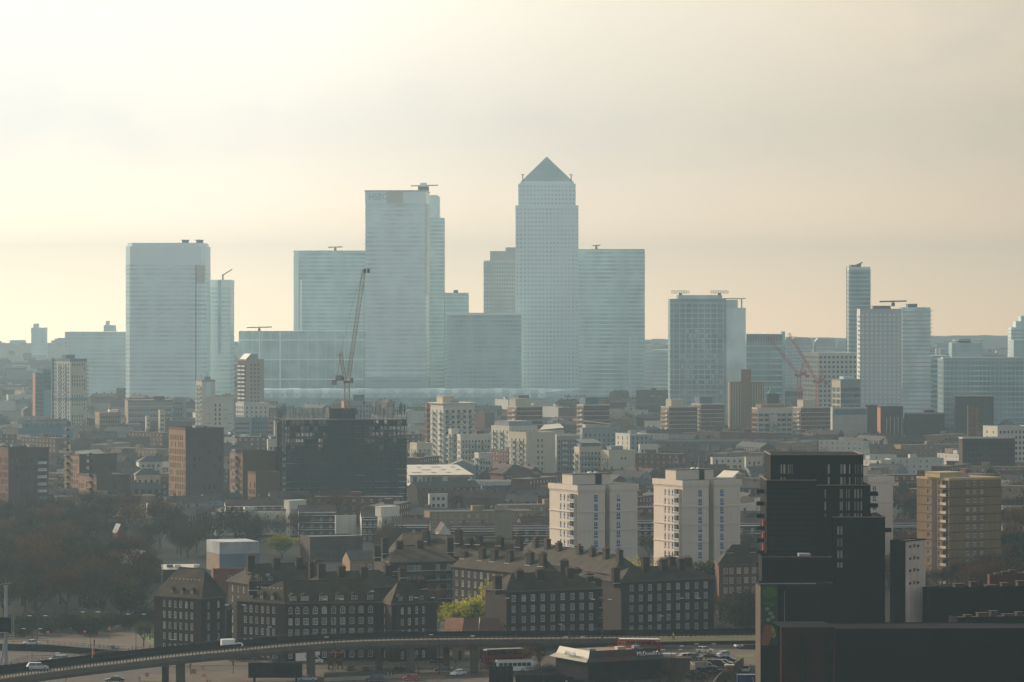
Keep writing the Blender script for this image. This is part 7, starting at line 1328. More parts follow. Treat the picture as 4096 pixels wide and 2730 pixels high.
def stair(label, xl, xm, xr, Y, yt, hutb=None, m=None):
    q = B('stair_tower', label, 'building', xl, xm, xr, Y, yt, 35); m = m or CREAM2; fr = [(q.W*.3,q.W*.3+.9,k*2.75+1,k*2.75+2.1) for k in range(4)]; lr = [(q.D*.4,q.D*.4+.8,k*2.75+1,k*2.75+2.1) for k in range(4)]
    block(q, mat('pale_grey_render', (.36,.34,.30), .85, .1, .1), [r for r in fr if r[3] < q.H-.8], [r for r in lr if r[3] < q.H-.8], mleft=m, par=.3)
    if hutb: hut(q, 0, q.lx(hutb[0]), .5, 4.5, q.H, q.z(hutb[1]), CREAM2, 'tank_room')
    q.finish(); return q
stair('tall white stair tower at the left end of the deck access flats', 861, 886, 903, 1510, 2034); deck_range('deck access flats behind the big bare tree, left range next to the tall stair tower', 903, 1150, 1500, 4, 8, 10.6)
stair('white stair tower with boxy tank room, middle of the deck access flats', 1144, 1160, 1196, 1478, 2038, (1228, 2005)); deck_range('deck access flats directly behind the big bare tree', 1196, 1345, 1470, 4, 6, 9.9); 
q = B('white_gable', 'blank white gable wall behind the big bare tree', 'building', 1340, 1342, 1425, 1450, None, 8, ztop=9.5); block(q, CREAM2, [], [], par=.3)
deck_range('short deck access range left of the second white stair tower', 1446, 1516, 1440, 4, 6, 9.6); stair('second white stair tower with boxy tank room, right of the big bare tree', 1510, 1527, 1566, 1400, 2067, (1600, 2030)); deck_range('deck access flats with white end wall, right of the second stair tower', 1565, 1716, 1390, 4, -3, 9.4)
q = B('white_gable_house', 'white rendered house with plain gable facing the camera, beside the deck access flats', 'house', 1752, 1757, 1803, 1370, None, 6, ztop=7.6); q.D = 18; block(q, CREAM2, [(1.6,2.2,3.4,5),(3.4,4,3.4,5)], [], par=.02); pitched(q, 0, q.W, 0, q.D, 7.6, 3.1, MAUVE, CREAM2, 'y'); q.finish()
deck_range('deck access flats with long mauve roof, right of the white gable', 1800, 1990, 1380, 4, 4, 7.8); q = B('stair_tower', 'olive grey stair tower with sloping sunlit cap between two mauve roofs', 'building', None, 1978, 2050, 1372, 2040, 0, 7); block(q, mat('olive_render', (.22,.19,.13)), [(q.W*.55,q.W*.55+1.4,3.4,4.9),(q.W*.55,q.W*.55+1.4,.4,1.9)], par=.2, style='casement'); mb = MB(); mb.quad([(-.3,-.4,q.H-.5),(q.W*.62,-.4,q.H-.5),(q.W*.8,6.8,q.H+1.4),(0,6.8,q.H+1.4)], mat('pinkish_cap_roof',(.30,.18,.12))); mb.quad([(-.3,-.4,q.H-.5),(0,6.8,q.H+1.4),(q.W*.8,6.8,q.H+1.4),(q.W*.62,-.4,q.H-.5)], GREYR); q.part('roof', mb); q.finish()  # stair tower cap plain pinkish above, grey below
deck_range('deck access flats between the olive stair tower and the left white tower', 2050, 2215, 1385, 4, 3, 7.9); deck_range('deck access flats seen between the left and middle white towers', 2545, 2625, 1420, 4, 5, 8.5); deck_range('deck access flats behind the middle white tower, right side', 2950, 3080, 1400, 4, 5, 8.8); deck_range('deck access flats between the black tower and the tan tower', 3560, 3680, 1400, 4, 5, 8.2)
for lab, xl, xm, xr, Y, zt in (('small white box house with dark slit, above the deck access roofs', 1713, 1718, 1790, 1620, 9.5), ('white boxy house low left of the cream roofed shed', 1835, 1838, 1896, 1700, 6.2), ('white terrace with orange doors beyond the masts', 2842, 2850, 2978, 2020, 9.5), ('beige block with small windows right of the orange door terrace', 2978, 2984, 3050, 2000, 10.5), ('pale stepped house with long windows left of the tan tower', 3560, 3572, 3668, 1600, 8.0), ('flat white roofed house behind the middle white tower', 2958, 2962, 3052, 1840, 4.5), ('white framed flats with balconies right of the tan tower', 4000, 4012, 4160, 1500, 10.5), ('bright sunlit shed behind the leftmost brick tower', 190, 192, 252, 1900, 6), ('pale house with red gable end near the tallest brown tower', 545, 556, 650, 1960, 9.5), ('cream house with dark hipped roof left of the tallest brown tower', 538, 542, 648, 1850, 7.5), ('yellow lit wall with three tall windows below the tallest brown tower', 585, 590, 730, 1600, 6.5)):
    q = B('house_block', lab, 'building', xl, xm, xr, Y, None, 14, ztop=zt); block(q, CREAM2 if 'white' in lab or 'pale' in lab else CREAM, G(q,'f',max(3,int(q.W/3)),2.9,1.2,1.4,top=.6), [], par=.35, mroof=METALR if 'sunlit' in lab or 'flat white' in lab else DARKR)
    if 'orange' in lab: mb = MB(); mb.box(-.5,.5,-.1,-.02,0,2.2,mat('orange_door',(.5,.12,.05))); me_ = mb.mesh('door'); [link('door', me_, q.root, (q.W*(.2+.27*k),0,3)) for k in range(3)]
    if 'dark hipped' in lab or 'red gable' in lab: mb = MB(); hip_roof(mb, 0, q.W, 0, q.D if q.D > 4 else 8, zt+.02, 3, SLATE); q.part('roof', mb)
    q.finish()
q = B('gabled_shed', 'white gable ended shed with sunlit ridged roof and round vent, behind the middle white tower', 'house', 2866, 2926, 2985, 1830, None, 40, ztop=7.0); block(q, WHITE, [(2,3,2,4),(5,6,2,4)], [], par=.02); mb = MB(); gable_roof(mb, 0, q.W, 0, q.D, 7.02, 3.2, METALR, WHITE, .3, 'y'); q.part('roof', mb); q.finish()
q = B('warehouse', 'long white roofed warehouse below the orange door terrace', 'warehouse', 2735, 2742, 2890, 1960, None, 12, ztop=5.0); q.D = 26; block(q, mat('pink_wall', (.22,.12,.11)), [], [], mroof=WHITER, mpar=METALR, par=.3)
# left park buildings
def hall(label, xl, xm, xr, Y, ze, h, m, mg, axis='y', D=None, ang=25, cat='building', name='hall'):
    q = B(name, label, cat, xl, xm, xr, Y, None, ang, ztop=ze)
    if D: q.D = D
    mb = MB(); facade(q, mb, (0,0), (q.W,0), 0, ze, [], mg); facade(q, mb, (0,q.D), (0,0), 0, ze, [], mg); facade(q, mb, (q.W,0), (q.W,q.D), 0, ze, [], mg); facade(q, mb, (q.W,q.D), (0,q.D), 0, ze, [], mg); q.part('wall', mb); pitched(q, 0, q.W, 0, q.D, ze+.01, h, m, mg, axis); return q
hall('school hall with bright white sloping roof and dark gable among the bare trees', 455, 530, 635, 1230, 5.2, 4.6, WHITER, BRN2); hall('grey pitched shed roof at the left edge among the trees', -60, -30, 90, 1220, 5.5, 4.0, SLATE, GREYW)
q = hall('red wall with slanted pale cap sticking up among the trees', 452, 470, 496, 1330, 10.5, 2.5, GREYW, mat('dull_red_wall', (.20,.045,.03)))
q = hall('long low school roof with tilted roof lights among the trees', 636, 650, 790, 1215, 5.0, 1.2, METALR, BRN2, 'x', 12, 8); mb = MB()
for px, py in ((681,2233),(713,2240),(788,2240)): x = q.lx(px); mb = MB(); mb.box(x-1,x+1,2,3.6,5.6,6.3,WHITER if px > 700 else BLUEW); q.part('roof_light', mb)
q = B('sports_hall', 'box shaped hall with silvery upper cladding behind the pollarded tree', 'building', 826, 878, 1037, 1275, None, 20, ztop=10.0); block(q, BLUEW, [], [], mleft=mat('tan_panel', (.20,.14,.09)), par=.2, H=6.0); mb = MB(); mb.box(0.01, q.W, 0.01, q.D, 6.02, q.H, mat('silvery_cladding', (.30,.31,.32), .4, .35, .15, spec=.5)); q.part('upper_cladding', mb)
q = B('flat_block', 'low red brick block with flat grey roof behind the corner brick flats', 'building', 845, 853, 990, 1140, None, 14, ztop=10.2); block(q, mat('rosy_brick', (.17,.05,.035), .9, .2, .3), [(q.lx(913), q.lx(913)+1.1, 6.3, 8.2)], [], par=.4, style='sash'); q.finish()
q = B('school_block', 'dark brick school range with flat roof right of the yellow green tree', 'building', 1200, 1240, 1450, 1330, None, 18, ztop=8.6); block(q, BRN2, G(q,'f',10,3.1,1.6,1.5), [], par=.5, mroof=GREYR); q.finish()
q = hall('house with tan brick walls and slate hipped roof left of the access deck flats', 1366, 1400, 1530, 1215, 8.0, 2.6, SLATE, TANB, 'x', 9, 18); q.wins = [('sash', 1.1, 1.6, (x, .02-.12, z), 0) for x in (1.5,4,6.5,9) for z in (1.2,4.8)]; q.finish()
q = B('small_red_block', 'small flat roofed red brick building with pale door, behind the dormered flats', 'building', 1293, 1300, 1400, 1170, None, 12, ztop=6.8); block(q, mat('rosy_brick', (.17,.05,.035)), [(q.W*.36,q.W*.36+.8,3.2,5.6)], [], par=.4, style='sash'); q.finish()
q = B('barrel_roofed_hall', 'low hall with glazed barrel roof behind the clustered chimneys', 'building', None, 1035, 1185, 1075, None, 0, 9, ztop=10.8); mb = MB(); mb.box(0,q.W,0,9,0,10.8,BRN2); q.part('wall', mb); mb = MB(); n = 6
for k in range(n): t0, t1 = math.pi*k/n, math.pi*(k+1)/n; mb.quad([(0,4.5-4.5*math.cos(t0),10.8+1.9*math.sin(t0)),(q.W,4.5-4.5*math.cos(t0),10.8+1.9*math.sin(t0)),(q.W,4.5-4.5*math.cos(t1),10.8+1.9*math.sin(t1)),(0,4.5-4.5*math.cos(t1),10.8+1.9*math.sin(t1))], GREYR)
q.part('roof', mb)

# ------------------------------------------------------------------ generic houses, terraces and blocks
rf = random.Random(77)
def inside(p, poly, m):
    s = 0
    for a, b_ in zip(poly, poly[1:]+poly[:1]):
        e = b_-a; L_ = e.length or 1; c = (e.x*(p.y-a.y)-e.y*(p.x-a.x))/L_
        if c < -m: return False
    return True
GRID = {}
def reg(poly): 
    xs = [p.x for p in poly]; ys = [p.y for p in poly]
    for i in range(int(min(xs)//60)-1, int(max(xs)//60)+2):
        for j in range(int(min(ys)//60)-1, int(max(ys)//60)+2): GRID.setdefault((i,j), []).append(poly)
for pl in REG: reg(pl)
def free(p, m): return not any(inside(p, pl, m) for pl in GRID.get((int(p.x//60), int(p.y//60)), ()))
def proto_house(i, windows=True):
    L_ = [34, 26, 42, 22, 30, 48, 18, 36][i % 8]; D_ = [9, 8, 10, 9][i % 4]; H = [5.6, 6.2, 8.6, 5.4, 8.4, 6.0, 5.8, 11.2][i % 8]
    wm = [BRN2, REDB, TANB, BRN, CREAM2, BRN2, GREYW, REDB][i % 8]; rm = [SLATE, TILE, SLATE, TILE, DARKR, MAUVE, SLATE, DARKR][i % 8]
    nm = ['terrace','house_row','terrace','house','flats','house_row','house','flats'][i % 8]
    r = link(nm, None); b = type('b', (), {})(); b.root = r; b.wins = []; mb = MB()
    fh = 2.8; n = max(3, int(L_/3.4)); rc = [(L_*(k+.5)/n-.55, L_*(k+.5)/n+.55, s*fh+.9, s*fh+2.2) for k in range(n) for s in range(int(H/fh))] if windows else []
    facade(b, mb, (-L_/2,-D_/2), (L_/2,-D_/2), 0, H, rc, wm, 'casement', .1); facade(b, mb, (L_/2,-D_/2), (L_/2,D_/2), 0, H, [], wm); facade(b, mb, (L_/2,D_/2), (-L_/2,D_/2), 0, H, [], wm); facade(b, mb, (-L_/2,D_/2), (-L_/2,-D_/2), 0, H, [], wm)
    mb.obj('wall', r)
    # facade measured u from p0: shift windows
    for (st, w, h, loc, rz) in b.wins: place_window('mid' if not windows else st, w, h, loc, rz, r)
    if H > 8: 
        mb = MB(); mb.box(-L_/2-.1,L_/2+.1,-D_/2-.1,D_/2+.1,H,H+.4,wm,rm); mb.obj('roof', r); mb = MB(); mb.box(-3,1,-1.5,1.5,H+.41,H+2.4,wm,GREYR); mb.obj('tank_room', r)
    else:
        mb = MB(); gable_roof(mb, -L_/2, L_/2, -D_/2, D_/2, H, 2.8, rm, wm, .3); mb.obj('roof', r); c = MB(); c.box(-.5,.5,-.35,.35,0,2.2,REDB); c.box(-.3,-.1,-.1,.1,2.2,2.6,POT); c.box(.1,.3,-.1,.1,2.2,2.6,POT); cm_ = c.mesh('chimney')
        for k in range(max(1, int(L_/9))): link('chimney', cm_, r, (-L_/2+4+k*9, 0, H+1.6))
    return r, L_, D_, ['dark brick terrace under slate','red brick house row under brown tiles','three storey tan terrace under slate','brown brick house under tiles','pale flat roofed flats','dark house row under mauve tiles','small grey house under slate','four storey red brick flats with flat roof'][i % 8], nm
PH = [proto_house(i) for i in range(8)]; PF = [proto_house(i, False) for i in range(8)]
LANDM = [(750,970,'the corner brick flats'),(1240,955,'the dormered flats'),(1700,1110,'the access deck brick flats'),(2200,995,'the near centre flats'),(2670,1035,'the nine column flats'),(2960,1095,'the reddish roofed flats'),
 (540,1230,'the white roofed school hall'),(470,1330,'the red slanted wall'),(950,1275,'the silvery clad hall'),(1130,1344,'the yellow green tree'),(880,1510,'the leftmost white stair tower'),(1170,1478,'the middle white stair tower'),(1540,1400,'the right white stair tower'),(1350,1480,'the big bare tree'),(1900,1380,'the long mauve roof'),
 (110,1637,'the leftmost dark brick tower'),(370,1680,'the stepped brown brick block'),(790,1655,'the tallest brown tower'),(1010,1690,'the blue balcony brick block'),(1380,1700,'the scaffolded block'),(1760,1860,'the bright roofed shed'),(2050,1850,'the brick pavilion'),(2380,1200,'the left white tower'),(2800,1233,'the middle white tower'),(3250,860,'the black tower'),(3520,1256,'the hidden white tower'),(3840,1210,'the tan tower'),
 (280,2860,'the pale gridded tower'),(150,3000,'the orange edged tower'),(600,2660,'the pink grey offices'),(430,2700,'the square chimney mill'),(850,2500,'the white notched tower'),(1010,2700,'the striped balcony tower'),(1050,2400,'the blue clad flats'),(1820,2100,'the tall cream tower'),(2080,2120,'the penthouse cream tower'),(2170,1985,'the blank end wall block'),(2490,1950,'the brick based cream flats'),(2100,2420,'the double hut point block'),(2370,2420,'the lone blue hut point block'),(2780,2650,'the touching point blocks'),(3250,2600,'the point block by the cranes'),(3090,2620,'the white building site'),(3400,2520,'the hoarded podium'),(3560,2480,'the orange edged dark block'),(3700,2480,'the long stepped dark block'),(4000,2050,'the white walled terrace'),(4000,2950,'the lone dark tower'),(2980,2740,'the ribbed orange block'),(2950,2000,'the orange door terrace'),(2900,1830,'the ridged white shed'),
 (650,3560,'the broad banded tower'),(380,3850,'the low ribbed slab'),(1590,3600,'the lettered tower'),(2190,3640,'the pyramid tower'),(2440,3820,'the plain dark slab'),(2800,2900,'the twin rig glass tower'),(3430,3000,'the slim latticed tower'),(3520,2750,'the gridded balcony tower'),(3900,2850,'the long office range'),(30,862,'the advertising mast')]
def near(px, Y):
    X = GX(px, Y); b_ = min(LANDM, key=lambda l: ((GX(l[0],l[1])-X)*1.6)**2+((l[1]-Y)*.6)**2); dx = X-GX(b_[0],b_[1]); dy = Y-b_[1]
    far_ = 'well ' if abs(dx) > 45 else 'just ' if abs(dx) < 22 else ''
    if abs(dx) > abs(dy)*.45: side = far_+('left of ' if dx < 0 else 'right of ')
    else: side = ('far ' if abs(dy) > 160 else 'close ' if abs(dy) < 60 else '')+('in front of ' if dy < 0 else 'behind ')
    return side+b_[2]
def zone(px, Y):
    if Y < 1500: d = 'just behind the brick estate'
    elif Y < 2000: d = 'level with the brown brick towers'
    elif Y < 2500: d = 'level with the cream flats'
    elif Y < 3300: d = 'below the giant towers'
    else: d = 'lost in haze at the foot of the giant towers'
    e = 'on the far left' if px < 600 else 'left of the scaffolding' if px < 1110 else 'around the scaffolded block' if px < 1750 else 'in the centre' if px < 2400 else 'right of the centre' if px < 3100 else 'towards the right' if px < 3700 else 'by the right border'
    return e+', '+d
used = set()
def put(P, px, Y, rz, sc=1.0):
    r, L_, D_, desc, nm = P; X = GX(px, Y); c, s = math.cos(rz), math.sin(rz); pts = [Vector((X+x*c-y*s, Y+x*s+y*c)) for x, y in ((-L_/2,-D_/2),(L_/2,-D_/2),(L_/2,D_/2),(-L_/2,D_/2))]
    for t in (0,.25,.5,.75,1):
        for a, b_ in ((pts[0],pts[1]),(pts[3],pts[2])):
            if not free(a+(b_-a)*t, 3.0): return False
    o = r if r.name not in used else copy_tree(r); used.add(r.name); o.location = (X, Y, 0); o.rotation_euler = (0,0,rz); z_ = near(px, Y); tag(o, desc+' '+z_, 'house' if 'house' in desc else 'terrace' if 'terrace' in desc else 'flats', desc.split(' under')[0]+'s '+z_); reg(pts); return True
def clear_of_open(px, py):     # the road area and the near estate courtyard stay open
    return not (py > 2150)
n = 0; tries = 0
while n < 230 and tries < 6000:
    tries += 1; py = 1700+450*rf.random()**.8; px = rf.uniform(-80, 4180); Y = YB(py)
    if Y > 2500: continue
    if px < 1100 and py > 2080 and rf.random() < .7: continue
    if px < 700 and py > 2010 and rf.random() < .5: continue
    base = .15 if px < 2000 else -.1; k = rf.randrange(8)
    if k in (4,7) and rf.random() < .4: continue
    if put(PH[k], px, Y, base+rf.choice((-.45,-.15,.1,.4,1.2,-1.0))+rf.uniform(-.08,.08)): n += 1
n = 0; tries = 0
while n < 260 and tries < 6000:
    tries += 1; Y = 2350+2400*rf.random()**1.15; px = rf.uniform(-80, 4180)
    if put(PF[rf.randrange(8)], px, Y, rf.uniform(-1.5,1.5)): n += 1
for P in PH+PF:
    if P[0] not in used:
        [bpy.data.objects.remove(g) for ch in KIDS.get(P[0].name, []) for g in KIDS.get(ch.name, [])]; [bpy.data.objects.remove(ch) for ch in KIDS.get(P[0].name, [])+[P[0]]]
# distant roofscape: too many to count
mb = MB(); r_ = random.Random(21)
for i in range(2600):
    Y = 4300+5200*r_.random(); X = GX(r_.uniform(-100,4200), Y); w, d, h = r_.uniform(8,40), r_.uniform(8,20), r_.choice((6,7,8,10,12,18)); mb.box(X-w/2, X+w/2, Y, Y+d, 0, h, r_.choice([BRN2, GREYW, CREAM2, REDB, GREYR]), r_.choice([SLATE, GREYR, METALR]), True)
o = mb.obj('distant_roofscape'); o['kind'] = 'stuff'; o['label'] = 'far off roofscape dissolving into the haze'

# ------------------------------------------------------------------ trees
BARK = mat('bark', (.022,.017,.013), .95, .3, 1.5)
def leafm(name, c): return leafy(name, c) if name.split('_')[1] == 'leaves' or 'buds' in name else mat(name, c, .9, .35, .35, objvar=.3, spec=.1)
LM = {'russet': leafm('russet_twigs', (.12,.052,.022)), 'bare': leafm('bare_twigs', (.045,.032,.022)), 'olive': leafm('olive_buds', (.050,.050,.014)), 'lime': leafm('lime_leaves', (.26,.25,.02)), 'green': leafm('dark_green_leaves', (.018,.026,.010)), 'blossom': leafm('pale_blossom', (.20,.15,.10)), 'ever': leafm('evergreen_leaves', (.008,.013,.006)), 'yell': leafm('yellow_leaves', (.42,.36,.02)), 'autumn': leafm('russet_leaves', (.30,.13,.03))}
def tree_proto(kind, shape, seed, H=12.0, n=1500):
    r_ = random.Random(seed); root = link({'bush':'bush'}.get(shape, 'tree'), None); mb = MB(); tips = []
    th = {'round':.28,'spread':.24,'column':.15,'bush':.05,'pollard':.35,'dome':.15}[shape]*H; R_ = {'round':.36,'spread':.5,'column':.2,'bush':.75,'pollard':.22,'dome':.55}[shape]*H
    mb.bar((0,0,-.2),(0,0,th),(.028*H,.02*H),BARK,6)
    def branch(p, d, L_, r, lev):
        q_ = p+d*L_; mb.bar(p, q_, (r, r*.6), BARK, 4 if lev < 2 else 3); tips.append(q_)
        if lev >= 3: return
        for k in range(3 if lev < 2 else 3):
            a = r_.uniform(0, 6.28); sp_ = r_.uniform(.35,.75); nd = (d+Vector((math.cos(a)*sp_, math.sin(a)*sp_, r_.uniform(-.05,.35)))).normalized()
            branch(q_ if k < 2 else p+d*L_*.6, nd, L_*r_.uniform(.6,.85), r*.58, lev+1)
    k0 = {'pollard':7,'column':4}.get(shape, 5)
    for k in range(k0):
        a = 6.28*k/k0+r_.uniform(-.4,.4); e = {'round':.75,'spread':1.0,'column':.25,'bush':1.1,'pollard':.35,'dome':.9}[shape]; d = Vector((math.cos(a)*e, math.sin(a)*e, 1)).normalized(); branch(Vector((0,0,th*r_.uniform(.7,1))), d, H*.24 if shape != 'pollard' else H*.3, .011*H, 0 if shape != 'pollard' else 1)
    mb.obj('trunk', root); cb = MB(); m = LM[kind]; zc = th+(H-th)*.5; rz_ = (H-th)*.52
    lobes = [(Vector((r_.gauss(0,.42)*R_, r_.gauss(0,.42)*R_, zc+r_.uniform(-.45,.45)*rz_)), r_.uniform(.3,.55)*R_) for _ in range(13)]+[(Vector((0,0,zc)), R_*.6)]
    twig = kind in ('russet','bare')
    for i in range(n):
        if shape == 'pollard' and r_.random() < .75: p = r_.choice(tips)+Vector([r_.gauss(0,.05)*H for _ in range(3)])
        elif r_.random() < .35 and shape != 'dome': p = r_.choice(tips)+Vector([r_.gauss(0,.055)*H for _ in range(3)])
        else:
            c, rr_ = r_.choice(lobes); v = Vector([r_.gauss(0,1) for _ in range(3)]).normalized()*rr_*(r_.random()**.4); v.z *= .85; p = c+v
        if p.z < th*.5: p.z = th*.5+r_.random()*th
        p.z = min(p.z, H*r_.uniform(.93,1.02))
        if twig:
            out = Vector((p.x, p.y, (p.z-th)*1.2+.3*H)).normalized(); d = (out+Vector([r_.gauss(0,.45) for _ in range(3)])).normalized(); L_ = H*r_.uniform(.04,.085); w = Vector([r_.gauss(0,1) for _ in range(3)]).cross(d).normalized()*H*.0045; cb.quad([p-w, p+w, p+d*L_], m)
            if i % 2: d2 = (d+Vector([r_.gauss(0,.6) for _ in range(3)])).normalized(); cb.quad([p+d*L_*.4-w*.7, p+d*L_*.4+w*.7, p+d*L_*.4+d2*L_*.8], m)
        else:
            s = H*r_.uniform(.010,.024)*(1.6 if shape in ('dome','bush') else 1.2); a = Vector([r_.gauss(0,1) for _ in range(3)]).normalized(); b_ = a.orthogonal().normalized(); c_ = a.cross(b_); cb.quad([p-b_*s, p-c_*s*.7, p+b_*s, p+c_*s*.7], m)
    o = cb.obj('crown', root); return root
TR = {}
def T_(kind, shape, nv=2, **k): TR[(kind,shape)] = [tree_proto(kind, shape, 100*len(TR)+i, **k) for i in range(nv)]
T_('russet','round',3,n=2300); T_('bare','spread',2,n=2300); T_('bare','round',2,n=2000); T_('olive','round',2,n=1500); T_('lime','round',1,n=3400); T_('lime','dome',1,n=3600); T_('green','round',2,n=1700); T_('blossom','bush',1,n=1200); T_('ever','bush',2,n=1500); T_('olive','bush',2,n=1300); T_('yell','bush',1,n=1800); T_('bare','pollard',1,n=260); T_('autumn','column',1,n=700); T_('olive','dome',1,n=3400); T_('bare','bush',1,n=900)
tused = set(); NAMES = {'russet':'bare tree with russet twigs','bare':'bare grey brown tree','olive':'tree in olive bud','lime':'bright yellow green tree','green':'dark green tree','blossom':'pale blossoming bush','ever':'dark evergreen shrub','yell':'bright yellow bush','autumn':'slim russet leaved tree'}
PLANTS = []
def plant(kind, shape, px, py, H, label=None, w=1.0, grp=None, Y=None):
    Y = Y or YB(py); PLANTS.append(((H/Y)*(9 if label else 1), kind, shape, px, Y, H, label, w))
def place_plants(cap=290):
    PLANTS.sort(key=lambda t: -t[0]); trees = [p for p in PLANTS if p[2] != 'bush']; bushes = [p for p in PLANTS if p[2] == 'bush']
    for (_, kind, shape, px, Y, H, label, w) in trees[:cap]+bushes[:200]:
        X = GX(px, Y); r = rf.choice(TR[(kind,shape)]); o = r if r.name not in tused else copy_tree(r); tused.add(r.name); s = H/12.0; o.location = (X, Y, 0); o.rotation_euler = (0,0,rf.uniform(0,6.28)); o.scale = (s*w, s*w, s)
        base = NAMES[kind] if shape != 'bush' or kind in ('blossom','ever','yell') else NAMES[kind].replace('tree','shrub'); z_ = near(px, Y)
        o['label'] = label or ('small ' if H < 8 else 'tall ' if H > 13.5 else '')+base+' '+z_; o['category'] = 'bush' if shape == 'bush' else 'tree'
        if not label: o['group'] = base+' group '+z_
    import numpy as np
    V, Fc, Mi, k, mats = [], [], [], 0, []
    for (_, kind, shape, px, Y, H, label, w) in trees[cap:]+bushes[200:]:
        if kind not in mats: mats.append(kind)
        n = 150; g = np.random.default_rng(int(px*7+Y)); s = H; d = g.normal(size=(n,3)); d /= np.linalg.norm(d,axis=1)[:,None]; c = d*(g.random(n)**.4)[:,None]*np.array([.42*w,.42*w,.34])*s+np.array([0,0,.62*s]); c[:,:2] += g.normal(size=(1,2))*.04*s
        a = g.normal(size=(n,3)); a /= np.linalg.norm(a,axis=1)[:,None]; b_ = np.cross(a, g.normal(size=(n,3))); b_ /= np.linalg.norm(b_,axis=1)[:,None]; q_ = s*.045
        P = np.stack([c-a*q_, c-b_*q_*.6, c+a*q_, c+b_*q_*.6], 1).reshape(-1,3)+np.array([GX(px,Y), Y, 0]); V.append(P); Fc.append(np.arange(k, k+4*n).reshape(-1,4)); k += 4*n; Mi += [mats.index(kind)]*n
    me = bpy.data.meshes.new('distant_trees'); me.from_pydata(np.concatenate(V).tolist(), [], np.concatenate(Fc).tolist())
    for m in mats: me.materials.append(LM[m])
    me.polygons.foreach_set('material_index', Mi); o = link('distant_trees', me); o['kind'] = 'stuff'; o['label'] = 'scattered distant trees between the far roofs'
# singled out trees
plant('lime','dome',1127,2236,9.6,'yellow green weeping tree beside the silvery clad hall',1.15); plant('lime','round',1870,0,12.5,'bright lime green tree beside the copper roofed hall',1.25, Y=1012); plant('lime','round',1812,0,10.4,'smaller lime green tree touching the left side of the bright one',1.2, Y=1016)
plant('russet','round',1350,2140,19,'big bare tree standing in front of the deck access flats',.95); plant('bare','pollard',868,2262,8.5,'cut back pollard tree in front of the silvery clad hall',1.4); plant('yell','bush',1985,0,17.5,'bright yellow tree rising behind the near centre flats',.5, Y=1024); plant('yell','bush',2550,0,15.5,'bright yellow tree behind the sunlit roof, left of the rounded green tree',.9, Y=1130); plant('olive','dome',2768,0,17,'rounded olive green tree in front of the middle white tower',1.1, Y=1115)
plant('autumn','column',2111,2672,7.2,'slim russet leaved tree right of the red bus'); plant('autumn','column',2158,2680,6.2,'second slim russet leaved tree near the restaurant roof'); plant('olive','round',575,2590,8,'small tree in fresh leaf on the lawn beside the corner flats',.8); plant('green','round',600,2560,10,'dark tree against the left wall of the corner flats',.6)
for i, (px, py, H, k, s) in enumerate(((60,2545,3.5,'blossom','bush'),(20,2500,4,'blossom','bush'),(632,2330,5,'blossom','bush'))): plant(k, s, px, py, H, ['pale blossoming bush beside the advertising mast','taller pale blossom behind the advertising mast','pale blossoming bush left of the corner flats roof'][i])
plant('bare','round',745,2600,9.5,'small bare tree in front of the corner brick flats'); plant('bare','round',1640,2500,9,'bare tree in the court below the access deck flats'); plant('russet','round',1715,2480,11,'russet bare tree in the court beside the lime green tree')
# park
for i in range(46):
    px, py = rf.uniform(-60, 600), rf.uniform(2300, 2500); 
    if px > 520 and py > 2440: continue
    plant(*rf.choice([('russet','round')]*5+[('bare','spread')]*3+[('bare','round')]*2+[('olive','round')]), px, py, rf.uniform(12,17.5))
for i in range(26): plant(*rf.choice([('bare','round'),('ever','bush'),('green','round'),('russet','round')]), rf.uniform(330,600), rf.uniform(2330,2470), rf.uniform(6,11))
for i in range(60): 
    px = -60+i*11+rf.uniform(-8,8); py = rf.uniform(2515, 2552)-max(0,(px-380))*.18; plant(*rf.choice([('ever','bush')]*3+[('olive','bush'),('green','round')]), px, py, rf.uniform(3.5,6))
n = 0
while n < 150:
    px, py = rf.uniform(-80, 1560), rf.uniform(2085, 2320); Y = YB(py)
    if px > 900 and py > 2260: continue
    if px > 1050 and rf.random() < .45: continue
    n += 1
    if not free(Vector((GX(px,Y),Y)), 1.5): continue
    if 400 < px < 1040 and 2240 < py: continue
    if (1040 < px < 1230 and py > 2190) or (1255 < px < 1450 and py > 2100): continue
    plant(*rf.choice([('bare','spread')]*4+[('russet','round')]*3+[('bare','round')]*4+[('green','round')]*2+[('olive','round')]), px, py, rf.uniform(9,15.5))
n = 0
while n < 330:      # everywhere in the middle distance
    n += 1; py = rf.uniform(1690, 2130); px = rf.uniform(-80, 4180); Y = YB(py)
    if not free(Vector((GX(px,Y),Y)), 1.5): continue
    plant(*rf.choice([('bare','spread')]*3+[('bare','round')]*4+[('green','round')]*3+[('olive','round')]*2+[('russet','round')]), px, py, rf.uniform(6,12)*(.8 if px > 1500 else 1))
n = 0
while n < 150:      # dark wooded slopes on the right
    n += 1; py = rf.uniform(1960, 2420); px = rf.uniform(3540, 4200); Y = YB(py)
    if not free(Vector((GX(px,Y),Y)), 1.5): continue
    plant(*rf.choice([('bare','round')]*3+[('green','round')]*4+[('russet','round')]*2+[('ever','bush')]), px, py, rf.uniform(9,15))
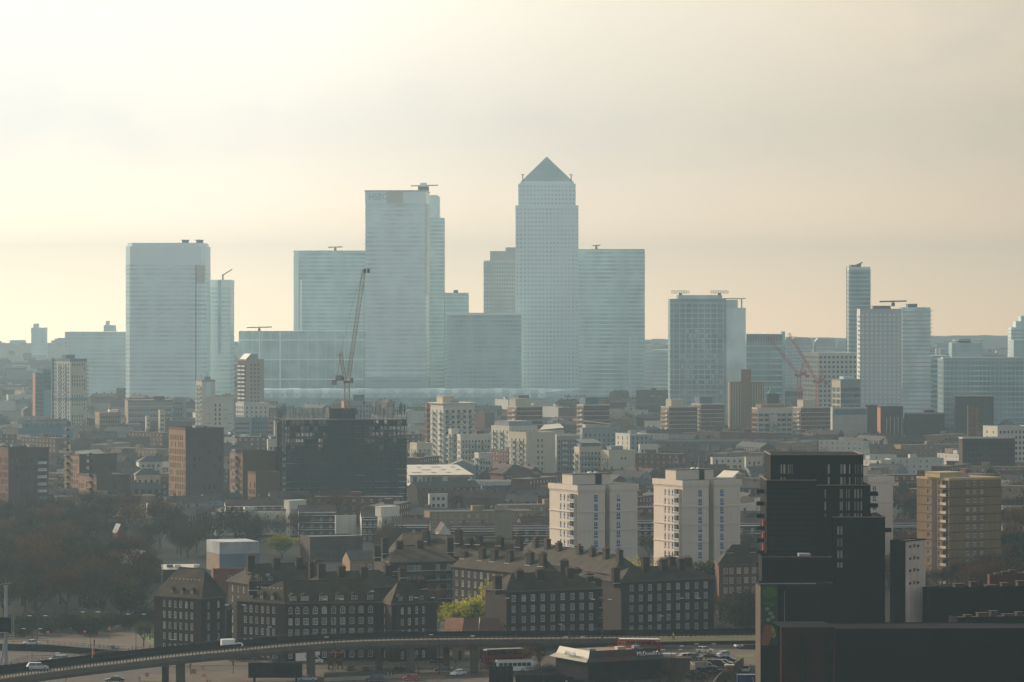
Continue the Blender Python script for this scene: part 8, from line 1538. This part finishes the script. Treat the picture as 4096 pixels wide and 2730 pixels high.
for i in range(40):
    px, py = rf.uniform(2560, 3060), rf.uniform(2130, 2330); Y = YB(py)
    if free(Vector((GX(px,Y),Y)), 2): plant(*rf.choice([('bare','round'),('olive','round'),('green','round')]), px, py, rf.uniform(7,11))
for i in range(26): px = rf.uniform(2860, 3050); plant(*rf.choice([('olive','round'),('olive','bush'),('green','round')]), px, rf.uniform(2470, 2540), rf.uniform(6,10))
for i in range(24):  # far tree belts
    pass
for i in range(140):
    px = rf.uniform(-60, 4150); py = rf.choice((1745, 1752, 1705, 1668))+rf.uniform(-6,6); Y = YB(py)
    if free(Vector((GX(px,Y),Y)), 1): plant(*rf.choice([('bare','round'),('green','round'),('olive','round')]), px, py, rf.uniform(8,13), w=1.3)
for i in range(34): plant('bare','bush', rf.uniform(2480, 3000), rf.uniform(2712, 2760), rf.uniform(2.2,4))
for i in range(16): plant(*rf.choice([('bare','bush'),('ever','bush')]), rf.uniform(1310, 1630), rf.uniform(2686, 2700), 1.8)
for i in range(14): plant('bare','bush', rf.uniform(2120, 2230), rf.uniform(2690, 2705), rf.uniform(2,3))
for i in range(10): plant('ever','bush', 2960+i*9, 2562, rf.uniform(2.5,3.5), Y=990)
place_plants()
for k, L_ in TR.items():
    for r in L_:
        if r.name not in tused:
            for ch in KIDS.get(r.name, [])+[r]: bpy.data.objects.remove(ch)
# curved brick garden wall at the bottom right and its gate pier
wall('curved pale coped brick wall sweeping through the hedge, bottom right', [(2835,2790),(2870,2735),(2905,2704),(2940,2686),(2972,2660)], 0, 1.8, .4, mat('mottled_brick', (.10,.06,.035), .9, .4, .9), 'garden_wall')
r = thing('gate_pier', 'stout pale capped brick gate pier at the end of the curved wall', 'gate pier', (GX(2918,905), 905, 0)); mb = MB(); mb.box(-1.0,1.0,-1,1,0,3.2,mat('mottled_pink_brick', (.20,.13,.10), .9, .3, .9)); mb.obj('pier', r); mb = MB(); mb.box(-1.15,1.15,-1.15,1.15,3.2,3.5,CREAM); mb.obj('cap', r)
